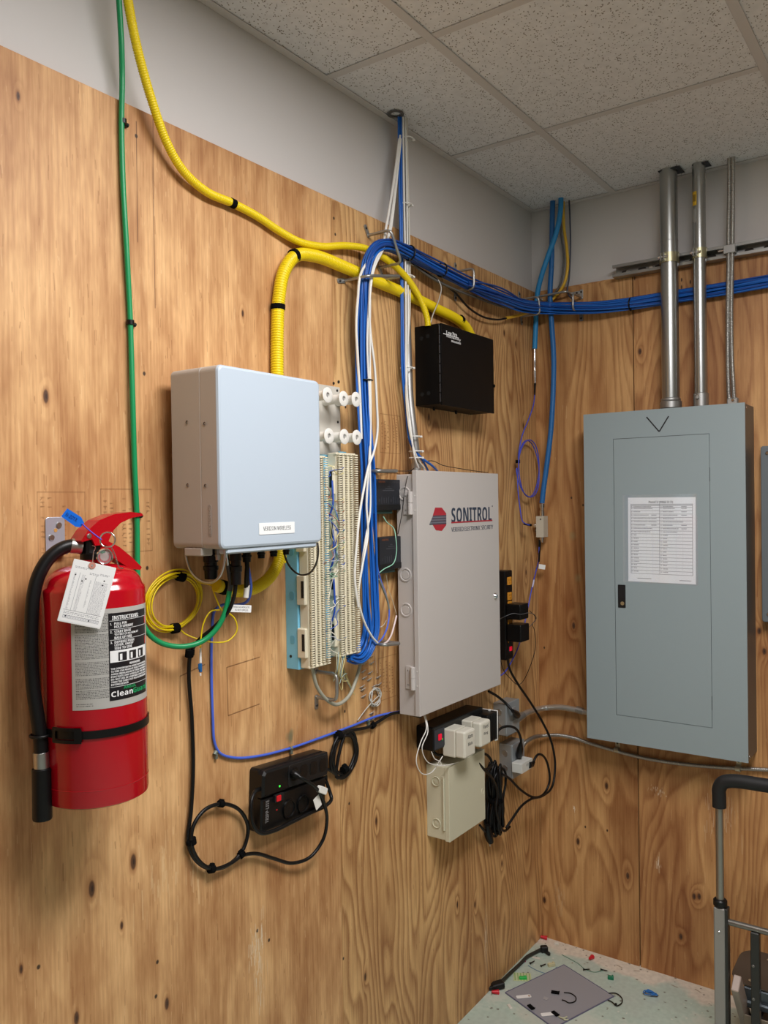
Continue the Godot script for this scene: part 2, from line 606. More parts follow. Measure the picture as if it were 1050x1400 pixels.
func build_room() -> void:
	var paint := mt(c8(206, 202, 199), 0.85)
	var edge := mt(c8(186, 140, 88), 0.8)
	var far_paint := mt(c8(186, 180, 172), 0.9)
	# long wall and its two sheets of plywood
	var wl := struct("wall_long", sh().box(V(-0.078, 1.43, 3.05), V(0.12, 2.9, 6.6), 0), paint)
	var wb := struct("wall_back", sh().box(V(2.58, 1.43, -0.078), V(5.44, 2.9, 0.12), 0), paint)
	struct("wall_side", sh().box(V(5.25, 1.43, 3.05), V(0.12, 2.9, 6.6), 0), far_paint)
	struct("wall_behind", sh().box(V(2.58, 1.43, 6.16), V(5.44, 2.9, 0.12), 0), far_paint)
	var flo := StandardMaterial3D.new()
	flo.albedo_texture = floor_tex()
	flo.roughness = 0.45
	var fs := sh()
	fs.box(V(2.58, -0.053, 3.05), V(5.44, 0.1, 6.6), 0)
	fs.face([V(-0.018, 0, -0.018), V(5.19, 0, -0.018), V(5.19, 0, 6.1), V(-0.018, 0, 6.1)], Vector3.UP, [Vector2(0, 0), Vector2(1.883, 0), Vector2(1.883, 2.213), Vector2(0, 2.213)])
	struct("floor", fs, flo)

	var rg := RandomNumberGenerator.new()
	rg.seed = 77
	# sheet nearest the camera: pale, streaky, low contrast; px = metres from its far-left edge
	var W := 1024
	var H := 1792
	var kn := []
	for q in [[1.8660, 0.9619], [1.9604, 0.9456], [1.7901, 0.6452], [1.9976, 0.7229], [2.0354, 1.8523], [2.0772, 2.3653], [1.5414, 2.0860], [1.8958, 0.8498], [2.1031, 0.8624]]:
		var big := 1.7 if kn.size() < 2 else 1.35 if kn.size() < 5 else 0.85
		kn.append([(2.4354 - q[0]) / WOOD.x, 1.0 - q[1] / WOOD.y, 0.0052 * big, 0.012 * big])
	kn.append([0.93, 0.66, 0.03, 0.09, 1])
	var p1 := plywood(11, W, H, 3.0, 6.0, [0.16, 0.5, 0.55, 0.32, 0.42], c8(229, 184, 130), c8(155, 103, 60), kn)
	var pm := func(q: Array) -> Vector2: return Vector2((2.4354 - q[0]) / WOOD.x * W, (1.0 - q[1] / WOOD.y) * H)
	stamp(p1, pm.call([1.9254, 1.6884]), pm.call([1.8067, 1.5663]), rg)
	stamp(p1, pm.call([2.0558, 1.6826]), pm.call([1.9597, 1.5639]), rg, 0.22)
	for e in [[[1.7411, 1.3024], [1.6725, 1.3152]], [[1.6089, 1.2981], [1.5053, 1.3040]], [[1.7411, 1.3024], [1.7432, 1.2104]], [[1.6089, 1.2981], [1.6069, 1.1913]], [[1.6069, 1.1913], [1.5078, 1.1967]], [[1.7854, 2.4499], [1.7887, 2.3027]], [[1.8274, 2.4127], [1.8291, 2.1756]], [[1.7887, 2.3027], [1.7887, 2.0538]]]:
		stroke(p1, pm.call(e[0]), pm.call(e[1]), 1.0, c8(84, 50, 26), 0.5)
	for q in [[1.8280, 2.3838], [1.8188, 1.9181], [1.8201, 1.5321], [2.0705, 0.8509], [1.8172, 0.6736], [1.8121, 0.7404], [1.5270, 0.6809], [1.4891, 0.6423]]:
		var m: Vector2 = pm.call(q)
		spot(p1, m.x, m.y, 3.2, 3.4, c8(40, 28, 20), 0.85)
	scuff(p1, pm.call([1.5277, 0.6509]), Vector2(34, 50), c8(232, 218, 196), 0.5, 60, rg)
	scuff(p1, pm.call([1.5205, 0.5464]), Vector2(24, 60), c8(226, 210, 188), 0.4, 30, rg)
	scuff(p1, pm.call([1.7804, 0.9128]), Vector2(120, 90), c8(238, 212, 170), 0.35, 50, rg)
	flecks(p1, 2600, rg)

	for q in [[[1.9515, 1.7263], 60.0, 160.0], [[2.0325, 2.1253], 40.0, 200.0], [[1.9087, 2.2386], 50.0, 120.0], [[1.7244, 1.7017], 30.0, 160.0], [[2.0155, 0.8677], 70.0, 120.0], [[1.6456, 0.6394], 60.0, 110.0]]:
		var m: Vector2 = pm.call(q[0])
		for k in 14:
			spot(p1, m.x + rg.randfn(0, 0.5) * q[1], m.y + rg.randfn(0, 0.5) * q[2], rg.randf_range(3, 12), rg.randf_range(20, 90), c8(150, 96, 54), 0.2, 0.9)
	# sheet towards the corner: straight, strong latewood lines
	var kn2 := []
	for q in [[1.0578, 0.7815], [1.1185, 0.3799], [0.0972, 1.3915], [0.6266, 0.3766], [0.2693, 0.9461], [0.3183, 0.3950], [1.0966, 2.3178], [0.7565, 1.9117], [0.2493, 2.2460], [0.1578, 2.2210], [0.1062, 1.9289], [0.5134, 0.3308]]:
		kn2.append([(1.2141 - q[0]) / WOOD.x, 1.0 - q[1] / WOOD.y, 0.006, 0.014])
	kn2.append([0.03, 0.66, 0.03, 0.1, 1])
	var p2 := plywood(29, W, H, 40.0, 10.0, [0.62, 0.24, 0.45, 0.26, 0.22], c8(224, 181, 124), c8(142, 94, 54), kn2)
	var pn := func(q: Array) -> Vector2: return Vector2((1.2141 - q[0]) / WOOD.x * W, (1.0 - q[1] / WOOD.y) * H)
	stamp(p2, pn.call([1.0363, 1.2248]), pn.call([0.9498, 1.1065]), rg, 0.3)
	stamp(p2, pn.call([1.0122, 1.9025]), pn.call([0.9135, 1.7948]), rg, 0.3)
	for q in [[1.2182, 1.9632], [1.1968, 1.9693], [1.1675, 1.9074], [1.1997, 2.3503], [1.2252, 2.4110], [1.2047, 2.3904], [1.1774, 0.8664], [1.2120, 0.4724], [1.1901, 1.1119]]:
		var m: Vector2 = pn.call(q)
		spot(p2, m.x, m.y, 3.2, 3.2, c8(36, 26, 20), 0.85)
	var gp: Vector2 = pm.call([1.4046, 1.0979])
	for k in 9:
		spot(p1, gp.x + rg.randf_range(-8, 8), gp.y + rg.randf_range(-8, 10), 8, 9, c8(126, 118, 88), 0.35, 0.6)
	scuff(p2, pn.call([0.4421, 0.1685]), Vector2(18, 120), c8(228, 206, 176), 0.35, 50, rg)

	flecks(p2, 1400, rg)
	for k in [[p1, 1.8262], [p2, 0.6089]]:
		var s := sh()
		s.box(V(-0.009, 1.2192, k[1]), V(0.0176, 2.4384, 1.2172), 0.0008)
		var o := part("plywood_sheet", s, edge, wl)
		var fr := sh()
		fr.basis(Basis(Vector3.UP, PI / 2), V(0.0002, 1.2192, k[1])).sheet(1.2158, 2.437)
		part("veneer", fr, tex_mat(ImageTexture.create_from_image(k[0]), 0.55), o)
	# behind the camera the long wall carries on with one more plain sheet
	part("plywood_sheet", sh().box(V(-0.009, 1.2192, 3.0455), V(0.0176, 2.4384, 1.2172), 0.0008), edge, wl)
	part("plywood_sheet", sh().box(V(-0.009, 1.2192, 4.265), V(0.0176, 2.4384, 1.2172), 0.0008), edge, wl)

	# back wall: a ripped sheet in the corner and a full one beside it, wild cathedral grain
	var kb := []
	for q in [[0.1392, 1.1922], [0.3313, 0.3138], [0.1461, 0.3953], [0.0090, 0.1419], [0.2572, 0.6218]]:
		kb.append([q[0] / WOOD.x, 1.0 - q[1] / WOOD.y, 0.008, 0.016])
	kb.append([0.2, 0.25, 0.05, 0.2, 1])
	kb.append([0.18, 0.75, 0.05, 0.16, 1])
	var p3 := plywood(47, 1024, 1280, 2.0, 9.0, [0.44, 0.34, 0.75, 0.18, 0.3], c8(212, 164, 108), c8(136, 84, 44), kb)
	var b3 := func(q: Array) -> Vector2: return Vector2(q[0] / WOOD.x * 1024, (1.0 - q[1] / WOOD.y) * 1280)
	scuff(p3, b3.call([0.1334, 0.5147]), Vector2(6, 8), c8(244, 236, 224), 0.7, 10, rg)
	scuff(p3, b3.call([0.0714, 0.1722]), Vector2(30, 40), c8(214, 190, 158), 0.3, 40, rg)
	for q in [[0.1367, 1.6637], [0.1814, 1.6363], [0.1751, 0.4557], [0.2580, 0.4602], [0.0218, 1.1008], [-0.0060, 1.9089]]:
		var m: Vector2 = b3.call(q)
		spot(p3, m.x, m.y, 3.0, 2.6, c8(40, 26, 18), 0.8)
	for q in [[0.1406, 1.5238], [0.1584, 1.3683]]:
		var m: Vector2 = b3.call(q)
		spot(p3, m.x, m.y, 14, 11, c8(150, 150, 110), 0.4, 0.8)
	var kb2 := []
	for q in [[0.5754, 0.3046], [0.5131, 0.1492], [0.5585, 0.3001], [0.7872, 1.1568], [0.7724, 1.2220], [0.3941, 2.1707]]:
		kb2.append([(q[0] - 0.374) / WOOD.x, 1.0 - q[1] / WOOD.y, 0.008, 0.014])
	kb2.append([0.06, 0.25, 0.05, 0.16, 1])
	kb2.append([0.33, 0.22, 0.05, 0.2, 1])
	kb2.append([0.1, 0.8, 0.05, 0.2, 1])
	kb2.append([0.3, 0.78, 0.06, 0.1, 1])
	var p4 := plywood(63, 1024, 1280, 2.4, 10.0, [0.42, 0.36, 0.75, 0.18, 0.3], c8(210, 160, 104), c8(134, 80, 42), kb2)
	var b4 := func(q: Array) -> Vector2: return Vector2((q[0] - 0.374) / WOOD.x * 1024, (1.0 - q[1] / WOOD.y) * 1280)
	scuff(p4, b4.call([0.4359, 0.6395]), Vector2(46, 10), c8(228, 214, 196), 0.5, 40, rg)
	scuff(p4, b4.call([0.6491, 0.6062]), Vector2(60, 70), c8(216, 192, 164), 0.35, 70, rg)
	scuff(p4, b4.call([0.4407, 0.3845]), Vector2(12, 30), c8(236, 222, 204), 0.5, 16, rg)
	for q in [[0.5676, 2.3841], [0.5673, 2.3595], [0.5388, 2.3962], [0.5385, 2.3715], [0.3789, 2.4279]]:
		var m: Vector2 = b4.call(q)
		spot(p4, m.x, m.y, 2.4, 4, c8(46, 28, 18), 0.8)
	flecks(p3, 700, rg)
	flecks(p4, 1200, rg)
	var bs := [[p3, 0.0, 0.371, 0.371 / WOOD.x], [p4, 0.3755, 1.2192, 1.0]]
	for k in bs:
		var x0: float = k[1]
		var ww: float = k[2]
		var o := part("plywood_sheet", sh().box(V(x0 + ww / 2, 1.2192, -0.009), V(ww, 2.4384, 0.0176), 0.0008), edge, wb)
		var fr := sh()
		var u: float = k[3]
		fr.face([V(x0, 0, 0.0002), V(x0 + ww, 0, 0.0002), V(x0 + ww, 2.4376, 0.0002), V(x0, 2.4376, 0.0002)], Vector3.BACK, [Vector2(0, 1), Vector2(u, 1), Vector2(u, 0), Vector2(0, 0)])
		part("veneer", fr, tex_mat(ImageTexture.create_from_image(k[0]), 0.55), o)
	part("plywood_sheet", sh().box(V(2.206, 1.2192, -0.009), V(1.2172, 2.4384, 0.0176), 0.0008), edge, wb)
	part("plywood_sheet", sh().box(V(3.427, 1.2192, -0.009), V(1.2172, 2.4384, 0.0176), 0.0008), edge, wb)
	# wood screws that hold the sheets
	for q in [V(0.0005, 1.9631, 1.2188), V(0.0005, 1.9692, 1.1975)]:
		part("screw", sh().at(q, V(0, 0, -PI / 2)).cyl(0.004, 0, 0.0012, 10, 0.0004), mt(c8(50, 46, 42), 0.5, 0.6), wl)

	# suspended ceiling: tees, wall angle and lay-in tiles
	var ce := struct("ceiling", sh().box(V(2.58, 2.93, 3.05), V(5.44, 0.1, 6.6), 0), far_paint)
	var tile_m := tex_mat(speckle_tile(), 0.95)
	tile_m.uv1_triplanar = true
	tile_m.uv1_world_triplanar = true
	tile_m.uv1_scale = V(1.7, 1.7, 1.7)
	var tee_m := mt(c8(204, 198, 196), 0.5)
	var xs := [-0.016, 0.305, 0.915, 1.525, 2.135, 2.745, 3.355, 3.965, 4.575, 5.188]
	var zs := [-0.016, 0.6, 1.22, 1.83, 2.44, 3.05, 3.66, 4.27, 4.88, 5.49, 6.098]
	for i in xs.size() - 1:
		for j in zs.size() - 1:
			if (i == 2 and (j == 2 or j == 3)) or (i == 6 and (j == 7 or j == 8)):
				continue
			var c := V((xs[i] + xs[i + 1]) / 2, 2.7545, (zs[j] + zs[j + 1]) / 2)
			part("ceiling_tile", sh().box(c, V(xs[i + 1] - xs[i] - 0.004, 0.0165, zs[j + 1] - zs[j] - 0.004), 0.002), tile_m, ce)
	for i in range(1, xs.size() - 1):
		part("ceiling_tee", sh().box(V(xs[i], 2.744, 3.04), V(0.024, 0.0028, 6.11), 0.0008).box(V(xs[i], 2.76, 3.04), V(0.003, 0.03, 6.11), 0), tee_m, ce)
		for j in range(1, zs.size() - 1):
			if i < xs.size() - 1:
				var x0: float = xs[i - 1] + (0.0 if i == 1 else 0.0125)
				part("ceiling_tee", sh().box(V((x0 + xs[i] - 0.0125) / 2, 2.7443, zs[j]), V(xs[i] - 0.0125 - x0, 0.0026, 0.024), 0.0008), tee_m, ce)
	for j in range(1, zs.size() - 1):
		part("ceiling_tee", sh().box(V(4.88, 2.7443, zs[j]), V(0.59, 0.0026, 0.024), 0.0008), tee_m, ce)
	for tr in [["trim_1", V(-0.007, 2.7435, 3.04), V(0.022, 0.003, 6.11), V(-0.017, 2.757, 3.04), V(0.002, 0.027, 6.11)], ["trim_2", V(2.58, 2.7435, -0.007), V(5.2, 0.003, 0.022), V(2.58, 2.757, -0.017), V(5.2, 0.027, 0.002)], ["trim_3", V(5.179, 2.7435, 3.04), V(0.022, 0.003, 6.11), V(5.188, 2.757, 3.04), V(0.002, 0.027, 6.11)], ["trim_4", V(2.58, 2.7435, 6.09), V(5.2, 0.003, 0.022), V(2.58, 2.757, 6.098), V(5.2, 0.027, 0.002)]]:
		struct(tr[0], sh().box(tr[1], tr[2], 0.0008).box(tr[3], tr[4], 0), tee_m)
	# lay-in troffers
	troffer("white lay-in troffer over the plywood wall", V(1.22, 2.746, 1.83))
	troffer("white lay-in troffer further back, behind the camera", V(3.66, 2.746, 4.88))


func troffer(label: String, at: Vector3) -> void:
	var tf := thing("ceiling_light", label, "ceiling light", "", at)
	var hs := sh()
	for q in [[V(-0.29, 0.045, 0), V(0.018, 0.09, 1.2)], [V(0.29, 0.045, 0), V(0.018, 0.09, 1.2)], [V(0, 0.045, -0.592), V(0.56, 0.09, 0.018)], [V(0, 0.045, 0.592), V(0.56, 0.09, 0.018)], [V(0, 0.088, 0), V(0.58, 0.01, 1.2)]]:
		hs.box(q[0], q[1], 0.001)
	part("housing", hs, mt(c8(236, 236, 234), 0.5), tf)
	var em := StandardMaterial3D.new()
	em.albedo_color = Color.WHITE
	em.emission_enabled = true
	em.emission = c8(255, 244, 228)
	em.emission_energy_multiplier = 2.0
	part("diffuser", sh().box(V(0, 0.012, 0), V(0.56, 0.006, 1.16), 0.001), em, tf)


var d3 := Vector3.ZERO
var _mm := {}


func loc(o: Node3D, p: Vector3) -> Vector3:
	return o.transform.affine_inverse() * p


func locs(o: Node3D, ps: Array) -> Array:
	var out := []
	for p in ps:
		out.append(loc(o, p))
	return out


# a box-like thing on the long wall from its front corners (top towards the camera end, bottom towards the corner); d3 = width, height, depth
func long_box(called: String, label: String, category: String, p: Vector3, q: Vector3, off := 0.0, group := "") -> Node3D:
	d3 = V(absf(p.z - q.z), absf(p.y - q.y), p.x - off)
	return on_long(called, label, category, (p.z + q.z) / 2, (p.y + q.y) / 2, off, group)


func mats() -> void:
	_mm = {
		"black": mt(c8(13, 13, 14), 0.36, 0.0, 0.4), "rubber": mt(c8(13, 13, 14), 0.4, 0.0, 0.4), "velcro": mt(c8(14, 14, 15), 0.95, 0, 0.2),
		"blue": mt(c8(20, 96, 186), 0.4), "white": mt(c8(232, 230, 224), 0.45), "yellow": mt(c8(236, 208, 12), 0.4), "green": mt(c8(10, 142, 84), 0.4),
		"steel": mt(c8(190, 190, 188), 0.32, 1.0), "chrome": mt(c8(225, 225, 228), 0.14, 1.0), "zinc": mt(c8(176, 176, 174), 0.42, 0.9), "grey": mt(c8(150, 148, 146), 0.5),
		"red": mt(c8(172, 2, 24), 0.16, 0.0, 0.6), "dark": mt(c8(14, 14, 15), 0.6), "cream": mt(c8(224, 216, 192), 0.5), "paper": mt(c8(238, 238, 236), 0.7),
		"ink": mt(c8(30, 30, 34), 0.7), "patch": mt(c8(72, 104, 214), 0.42),
	}


# short wrap around a cable or a bundle, lying along t
func strap(called: String, at: Vector3, t: Vector3, r: float, length: float, material: Material, label: String, category: String, group := "", knot := true) -> MeshInstance3D:
	var d := t.normalized()
	var s := sh()
	var e := [at - d * length / 2, at - d * length * 0.46, at + d * length * 0.46, at + d * length / 2]
	s.tube(e, r, 14, [r * 0.93, r, r, r * 0.93])
	if knot:
		var sd := d.cross(Vector3.RIGHT).normalized()
		s.basis(Basis.looking_at(d, Vector3.RIGHT), at - sd * r * 0.9).box(V(0, 0, 0), V(r * 0.9, r * 0.9, length * 0.9), r * 0.2)
	return solo(called, s, material, label, category, group)


# wire D-ring cable hook on a wall: feet at f0 and f1, the wire standing out by n
func d_ring(label: String, f0: Vector3, f1: Vector3, out: Vector3, r := 0.004, feet := true) -> Node3D:
	var t := thing("cable_hook", label, "cable hook", "", f0)
	var b := f1 - f0
	var along := b.normalized()
	var c := 0.012
	var pts := [out.normalized() * 0.003, out * 0.6, out - out.normalized() * c, out - out.normalized() * c * 0.3 + along * c * 0.3, out + along * c, out + b * 0.5, out + b - along * c, out + b - out.normalized() * c * 0.3 - along * c * 0.3, out + b - out.normalized() * c, out * 0.6 + b, b + out.normalized() * 0.003]
	part("wire", sh().tube(cr(pts, 3), r, 10), _mm.zinc, t)
	if feet:
		var n := out.normalized()
		var bs := Basis(along.cross(n), along, n)
		for k in [0, 1]:
			var at: Vector3 = b * k + along * (k * 2 - 1) * 0.012
			part("foot", sh().basis(bs, at).slab(0.013, 0.036, 0, 0.0028, 0.005, 0.0006), _mm.zinc, t)
			part("screw", sh().basis(bs * Basis(Vector3.RIGHT, PI / 2), at + along * (k * 2 - 1) * 0.008).cyl(0.0036, 0.002, 0.0052, 10, 0.001), mt(c8(70, 68, 66), 0.4, 0.8), t)
	return t


func print_tex(w: int, h: int, base: Color, ink: Color, blocks: Array, sd: int) -> ImageTexture:
	var rg := RandomNumberGenerator.new()
	rg.seed = sd
	var im := Image.create(w, h, false, Image.FORMAT_RGB8)
	im.fill(base)
	for b in blocks:      # x, y, w, h, line height
		var y: float = b[1]
		while y < b[1] + b[3]:
			var x: float = b[0]
			while x < b[0] + b[2] - 3:
				var l := rg.randf_range(2, 9)
				l = minf(l, b[0] + b[2] - x)
				im.fill_rect(Rect2i(int(x), int(y), int(l), maxi(1, int(b[4] * 0.5))), base.lerp(ink, rg.randf_range(0.5, 0.95)))
				x += l + rg.randf_range(1, 3)
			y += b[4]
	return ImageTexture.create_from_image(im)


func build_long_wall() -> void:
	mats()
	extinguisher()
	risers()
	enclosure()
	box_cables()
	punch_block()
	data_bundle()
	lock_box()
	alarm_panel()
	power_corner()
	surge_strip()


func extinguisher() -> void:
	var R := 0.086
	var t := on_long("fire_extinguisher", "red clean agent fire extinguisher with black hose hung on the plywood", "fire extinguisher", 2.016, 1.16, 0.101)
	var prof := [Vector2(0, 0.006), Vector2(R - 0.012, 0.004), Vector2(R - 0.006, 0), Vector2(R - 0.001, 0.003), Vector2(R, 0.008), Vector2(R, 0.352), Vector2(R - 0.001, 0.357), Vector2(R - 0.005, 0.361)]
	for i in 9:
		var a := PI / 2 * (i + 1) / 10.0
		prof.append(Vector2(0.024 + (R - 0.03) * cos(a), 0.361 + 0.034 * sin(a)))
	prof.append_array([Vector2(0.024, 0.396), Vector2(0.024, 0.404), Vector2(0, 0.404)])
	part("cylinder", sh().lathe(prof, 64), _mm.red, t)
	part("seam", sh().lathe([Vector2(R + 0.0002, 0.03), Vector2(R + 0.0006, 0.031), Vector2(R + 0.0002, 0.032)], 64), _mm.red, t)
	# valve
	var vs := sh()
	vs.cyl(0.021, 0.400, 0.416, 20, 0.002)
	vs.box(V(-0.004, 0.428, 0), V(0.03, 0.042, 0.024), 0.004)
	vs.box(V(0.012, 0.43, 0.0), V(0.032, 0.026, 0.02), 0.004)
	part("valve", vs, _mm.black, t)
	var lever := PackedVector2Array()
	for p in locs(t, [V(0.101, 1.5978, 2.0496), V(0.101, 1.6159, 2.035), V(0.101, 1.6315, 2.013), V(0.101, 1.641, 1.983), V(0.101, 1.6443, 1.949), V(0.101, 1.6412, 1.9236), V(0.101, 1.6371, 1.9205), V(0.101, 1.6337, 1.9461), V(0.101, 1.6252, 1.9697), V(0.101, 1.6128, 1.9852), V(0.101, 1.5991, 1.993), V(0.101, 1.5891, 1.9977), V(0.101, 1.5878, 2.0227), V(0.101, 1.5994, 2.0282), V(0.101, 1.5953, 2.0482)]):
		lever.append(Vector2(p.x, p.y))
	part("lever", sh().ext(lever, -0.0165, 0.0165), _mm.red, t)
	var grip := PackedVector2Array()
	for p in locs(t, [V(0.101, 1.5973, 2.0108), V(0.101, 1.5939, 1.9916), V(0.101, 1.5825, 1.969), V(0.101, 1.5627, 1.9429), V(0.101, 1.5442, 1.9225), V(0.101, 1.5391, 1.9258), V(0.101, 1.5434, 1.9481), V(0.101, 1.5566, 1.9696), V(0.101, 1.5681, 1.9876), V(0.101, 1.5744, 2.0084)]):
		grip.append(Vector2(p.x, p.y))
	part("carry_handle", sh().ext(grip, -0.012, 0.012), _mm.red, t)
	part("pivot_pin", sh().at(loc(t, V(0.116, 1.6048, 2.0343)), V(PI / 2, 0, 0)).cyl(0.0045, -0.032, 0.0036, 14, 0.001), _mm.steel, t)
	# gauge turned to the room
	var g := loc(t, V(0.1412, 1.5699, 2.0215))
	var gb := Basis(Vector3.UP, -0.616) * Basis(Vector3.RIGHT, PI / 2)
	var gauge := part("gauge", sh().basis(gb, g).lathe([Vector2(0, -0.016), Vector2(0.007, -0.016), Vector2(0.007, -0.006), Vector2(0.0135, -0.005), Vector2(0.014, 0.001), Vector2(0.0125, 0.003), Vector2(0.0112, 0.0024), Vector2(0.011, 0)], 24), _mm.chrome, t)
	part("dial", sh().basis(gb, g).cyl(0.011, -0.002, 0.0004, 24, 0.0002), mt(c8(206, 196, 190), 0.4), gauge)
	part("red_arc", sh().basis(gb, g).lathe([Vector2(0.0072, 0.0006), Vector2(0.0104, 0.0006), Vector2(0.0104, 0.0009), Vector2(0.0072, 0.0009)], 18, -0.6, 3.6), mt(c8(196, 20, 30), 0.4), gauge)
	part("green_arc", sh().basis(gb, g).lathe([Vector2(0.0066, 0.0007), Vector2(0.0106, 0.0007), Vector2(0.0106, 0.0011), Vector2(0.0066, 0.0011)], 8, 4.0, 4.9), mt(c8(20, 130, 80), 0.4), gauge)
	part("gauge_glass", sh().basis(gb, g).cyl(0.0112, 0.0012, 0.0018, 24, 0.0002), glass(0.08), gauge)
	var ring := []
	for i in 20:
		ring.append(loc(t, V(0.1555, 1.5987, 2.0256)) + Basis(Vector3.UP, -0.9) * V(cos(TAU * i / 20) * 0.0125, sin(TAU * i / 20) * 0.0125, 0))
	part("pull_pin_ring", sh().tube(ring, 0.0014, 8, [], true), _mm.chrome, t)
	var ch := sh()
	var cp := even(cr(locs(t, [V(0.1587, 1.5863, 2.021), V(0.162, 1.5738, 2.0164), V(0.1639, 1.5614, 2.0137), V(0.1658, 1.5514, 2.011), V(0.1652, 1.5496, 2.0032)])), 0.0032)
	for p in cp:
		ch.at(p, V(0, 0, 0)).lathe([Vector2(0, -0.0017), Vector2(0.0014, -0.0008), Vector2(0.0014, 0.0008), Vector2(0, 0.0017)], 6)
	part("pin_chain", ch, _mm.steel, t)
	# hose
	var hp := cr(locs(t, [V(0.0978, 1.586, 2.0378), V(0.0914, 1.589, 2.0503), V(0.087, 1.5849, 2.0669), V(0.0814, 1.5711, 2.0852), V(0.077, 1.5453, 2.1017), V(0.0749, 1.5122, 2.1116), V(0.0742, 1.4669, 2.1161), V(0.0753, 1.407, 2.118), V(0.0784, 1.353, 2.1171), V(0.0835, 1.3047, 2.1134), V(0.0873, 1.2626, 2.1115), V(0.0876, 1.2312, 2.111)]), 8)
	part("hose", sh().tube(hp, 0.0112, 18), _mm.rubber, t)
	var h0: Vector3 = loc(t, V(0.0999, 1.5859, 2.0349))
	var h1: Vector3 = loc(t, V(0.0908, 1.5891, 2.0512))
	part("coupling", sh().tube([h0, h0.lerp(h1, 0.08), h0.lerp(h1, 0.5), h0.lerp(h1, 0.96), h1], 0.0135, 18, [0.011, 0.0128, 0.0122, 0.0132, 0.0122]), _mm.steel, t)
	var n0: Vector3 = loc(t, V(0.0872, 1.2529, 2.1116))
	var n1: Vector3 = loc(t, V(0.0876, 1.2263, 2.1111))
	part("ferrule", sh().tube([n0, n0.lerp(n1, 0.05), n0.lerp(n1, 0.95), n1], 0.0126, 18, [0.0118, 0.0126, 0.0126, 0.0118]), _mm.steel, t)
	var n2: Vector3 = loc(t, V(0.0873, 1.1419, 2.1114))
	part("nozzle", sh().tube([n1, n1.lerp(n2, 0.01), n1.lerp(n2, 0.97), n2], 0.0155, 20, [0.0145, 0.0156, 0.0158, 0.015]), _mm.black, t)
	# instruction label wrapped round the cylinder
	var y0 := 1.324 - 1.16
	var y1 := 1.487 - 1.16
	var lab := ext_label(R + 0.0004, -1.04, 0.76, y0, y1)
	var lt := print_tex(512, 256, c8(196, 194, 190), c8(74, 72, 72), [[20, 64, 200, 62, 4], [20, 134, 200, 36, 4], [20, 176, 200, 26, 4], [20, 206, 196, 22, 4], [20, 240, 90, 10, 5], [20, 12, 200, 46, 4]], 3)
	var lo := part("instruction_label", lab, tex_mat(lt, 0.35, 0.3), t)
	var bk := ext_label(R + 0.0007, -0.36, 0.64, y0 + 0.011, y1 - 0.008)
	part("black_panel", bk, mt(c8(24, 22, 26), 0.35), lo)
	var a0 := -0.36 * R
	var ww := 1.0 * R
	var put := func(text: String, x: float, w: float, y: float, h: float, col: Color, bold: bool) -> void:
		part("lettering", Sh.bent(sh().at(V(a0 + x * ww + w * ww / 2, y1 - 0.008 - y * 0.144, R + 0.0009)).words(text, w * ww, h * 0.144, 0, 0.0003, bold).mesh(), R), mt(col, 0.5), lo)
	var wt := c8(232, 232, 232)
	put.call("INSTRUCTIONS:", 0.07, 0.62, 0.055, 0.045, wt, true)
	put.call("1.", 0.03, 0.03, 0.125, 0.026, wt, true)
	put.call("PULL PIN", 0.11, 0.26, 0.122, 0.028, wt, true)
	put.call("HOLD UPRIGHT", 0.11, 0.42, 0.158, 0.028, wt, true)
	put.call("2.", 0.03, 0.04, 0.215, 0.026, wt, true)
	put.call("START BACK", 0.11, 0.36, 0.215, 0.028, wt, true)
	put.call("10 FEET (3 m) AIM AT", 0.11, 0.56, 0.25, 0.028, wt, true)
	put.call("BASE OF FIRE", 0.11, 0.38, 0.285, 0.028, wt, true)
	put.call("3.", 0.03, 0.04, 0.335, 0.026, wt, true)
	put.call("DEPRESS PUSH", 0.11, 0.44, 0.335, 0.028, wt, true)
	put.call("LEVER, SWEEP", 0.11, 0.42, 0.37, 0.028, wt, true)
	put.call("SIDE TO SIDE", 0.11, 0.38, 0.405, 0.028, wt, true)
	put.call("WARNING", 0.42, 0.3, 0.6, 0.026, wt, true)
	var rows := ["THE CONCENTRATED AGENT WHEN APPLIED", "TO FIRE CAN PRODUCE TOXIC BYPRODUCTS", "AVOID INHALATION OF THESE MATERIALS", "EVACUATE AND VENTILATE THE AREA", "DO NOT USE IN CONFINED SPACES LESS", "THAN THE CUBIC FEET PER EXTINGUISHER"]
	for i in rows.size():
		put.call(rows[i], 0.03, 0.92, 0.638 + i * 0.03, 0.02, wt, true)
	put.call("EXTINGUISHER", 0.03, 0.36, 0.638 + 0.18, 0.02, wt, true)
	put.call("ANSUL", 0.28, 0.3, 0.868, 0.034, c8(20, 150, 90), true)
	put.call("Clean", 0.03, 0.46, 0.925, 0.066, wt, true)
	put.call("Guard", 0.5, 0.46, 0.925, 0.066, c8(20, 150, 90), true)
	for k in [0.088, 0.188, 0.308, 0.845]:
		part("rule", ext_label(R + 0.001, -0.34, 0.62, y1 - 0.008 - k * 0.144 - 0.0003, y1 - 0.008 - k * 0.144 + 0.0003), mt(wt, 0.5), lo)
	part("pictogram_band", ext_label(R + 0.001, -0.34, 0.62, y1 - 0.008 - 0.565 * 0.144, y1 - 0.008 - 0.43 * 0.144), mt(wt, 0.5), lo)
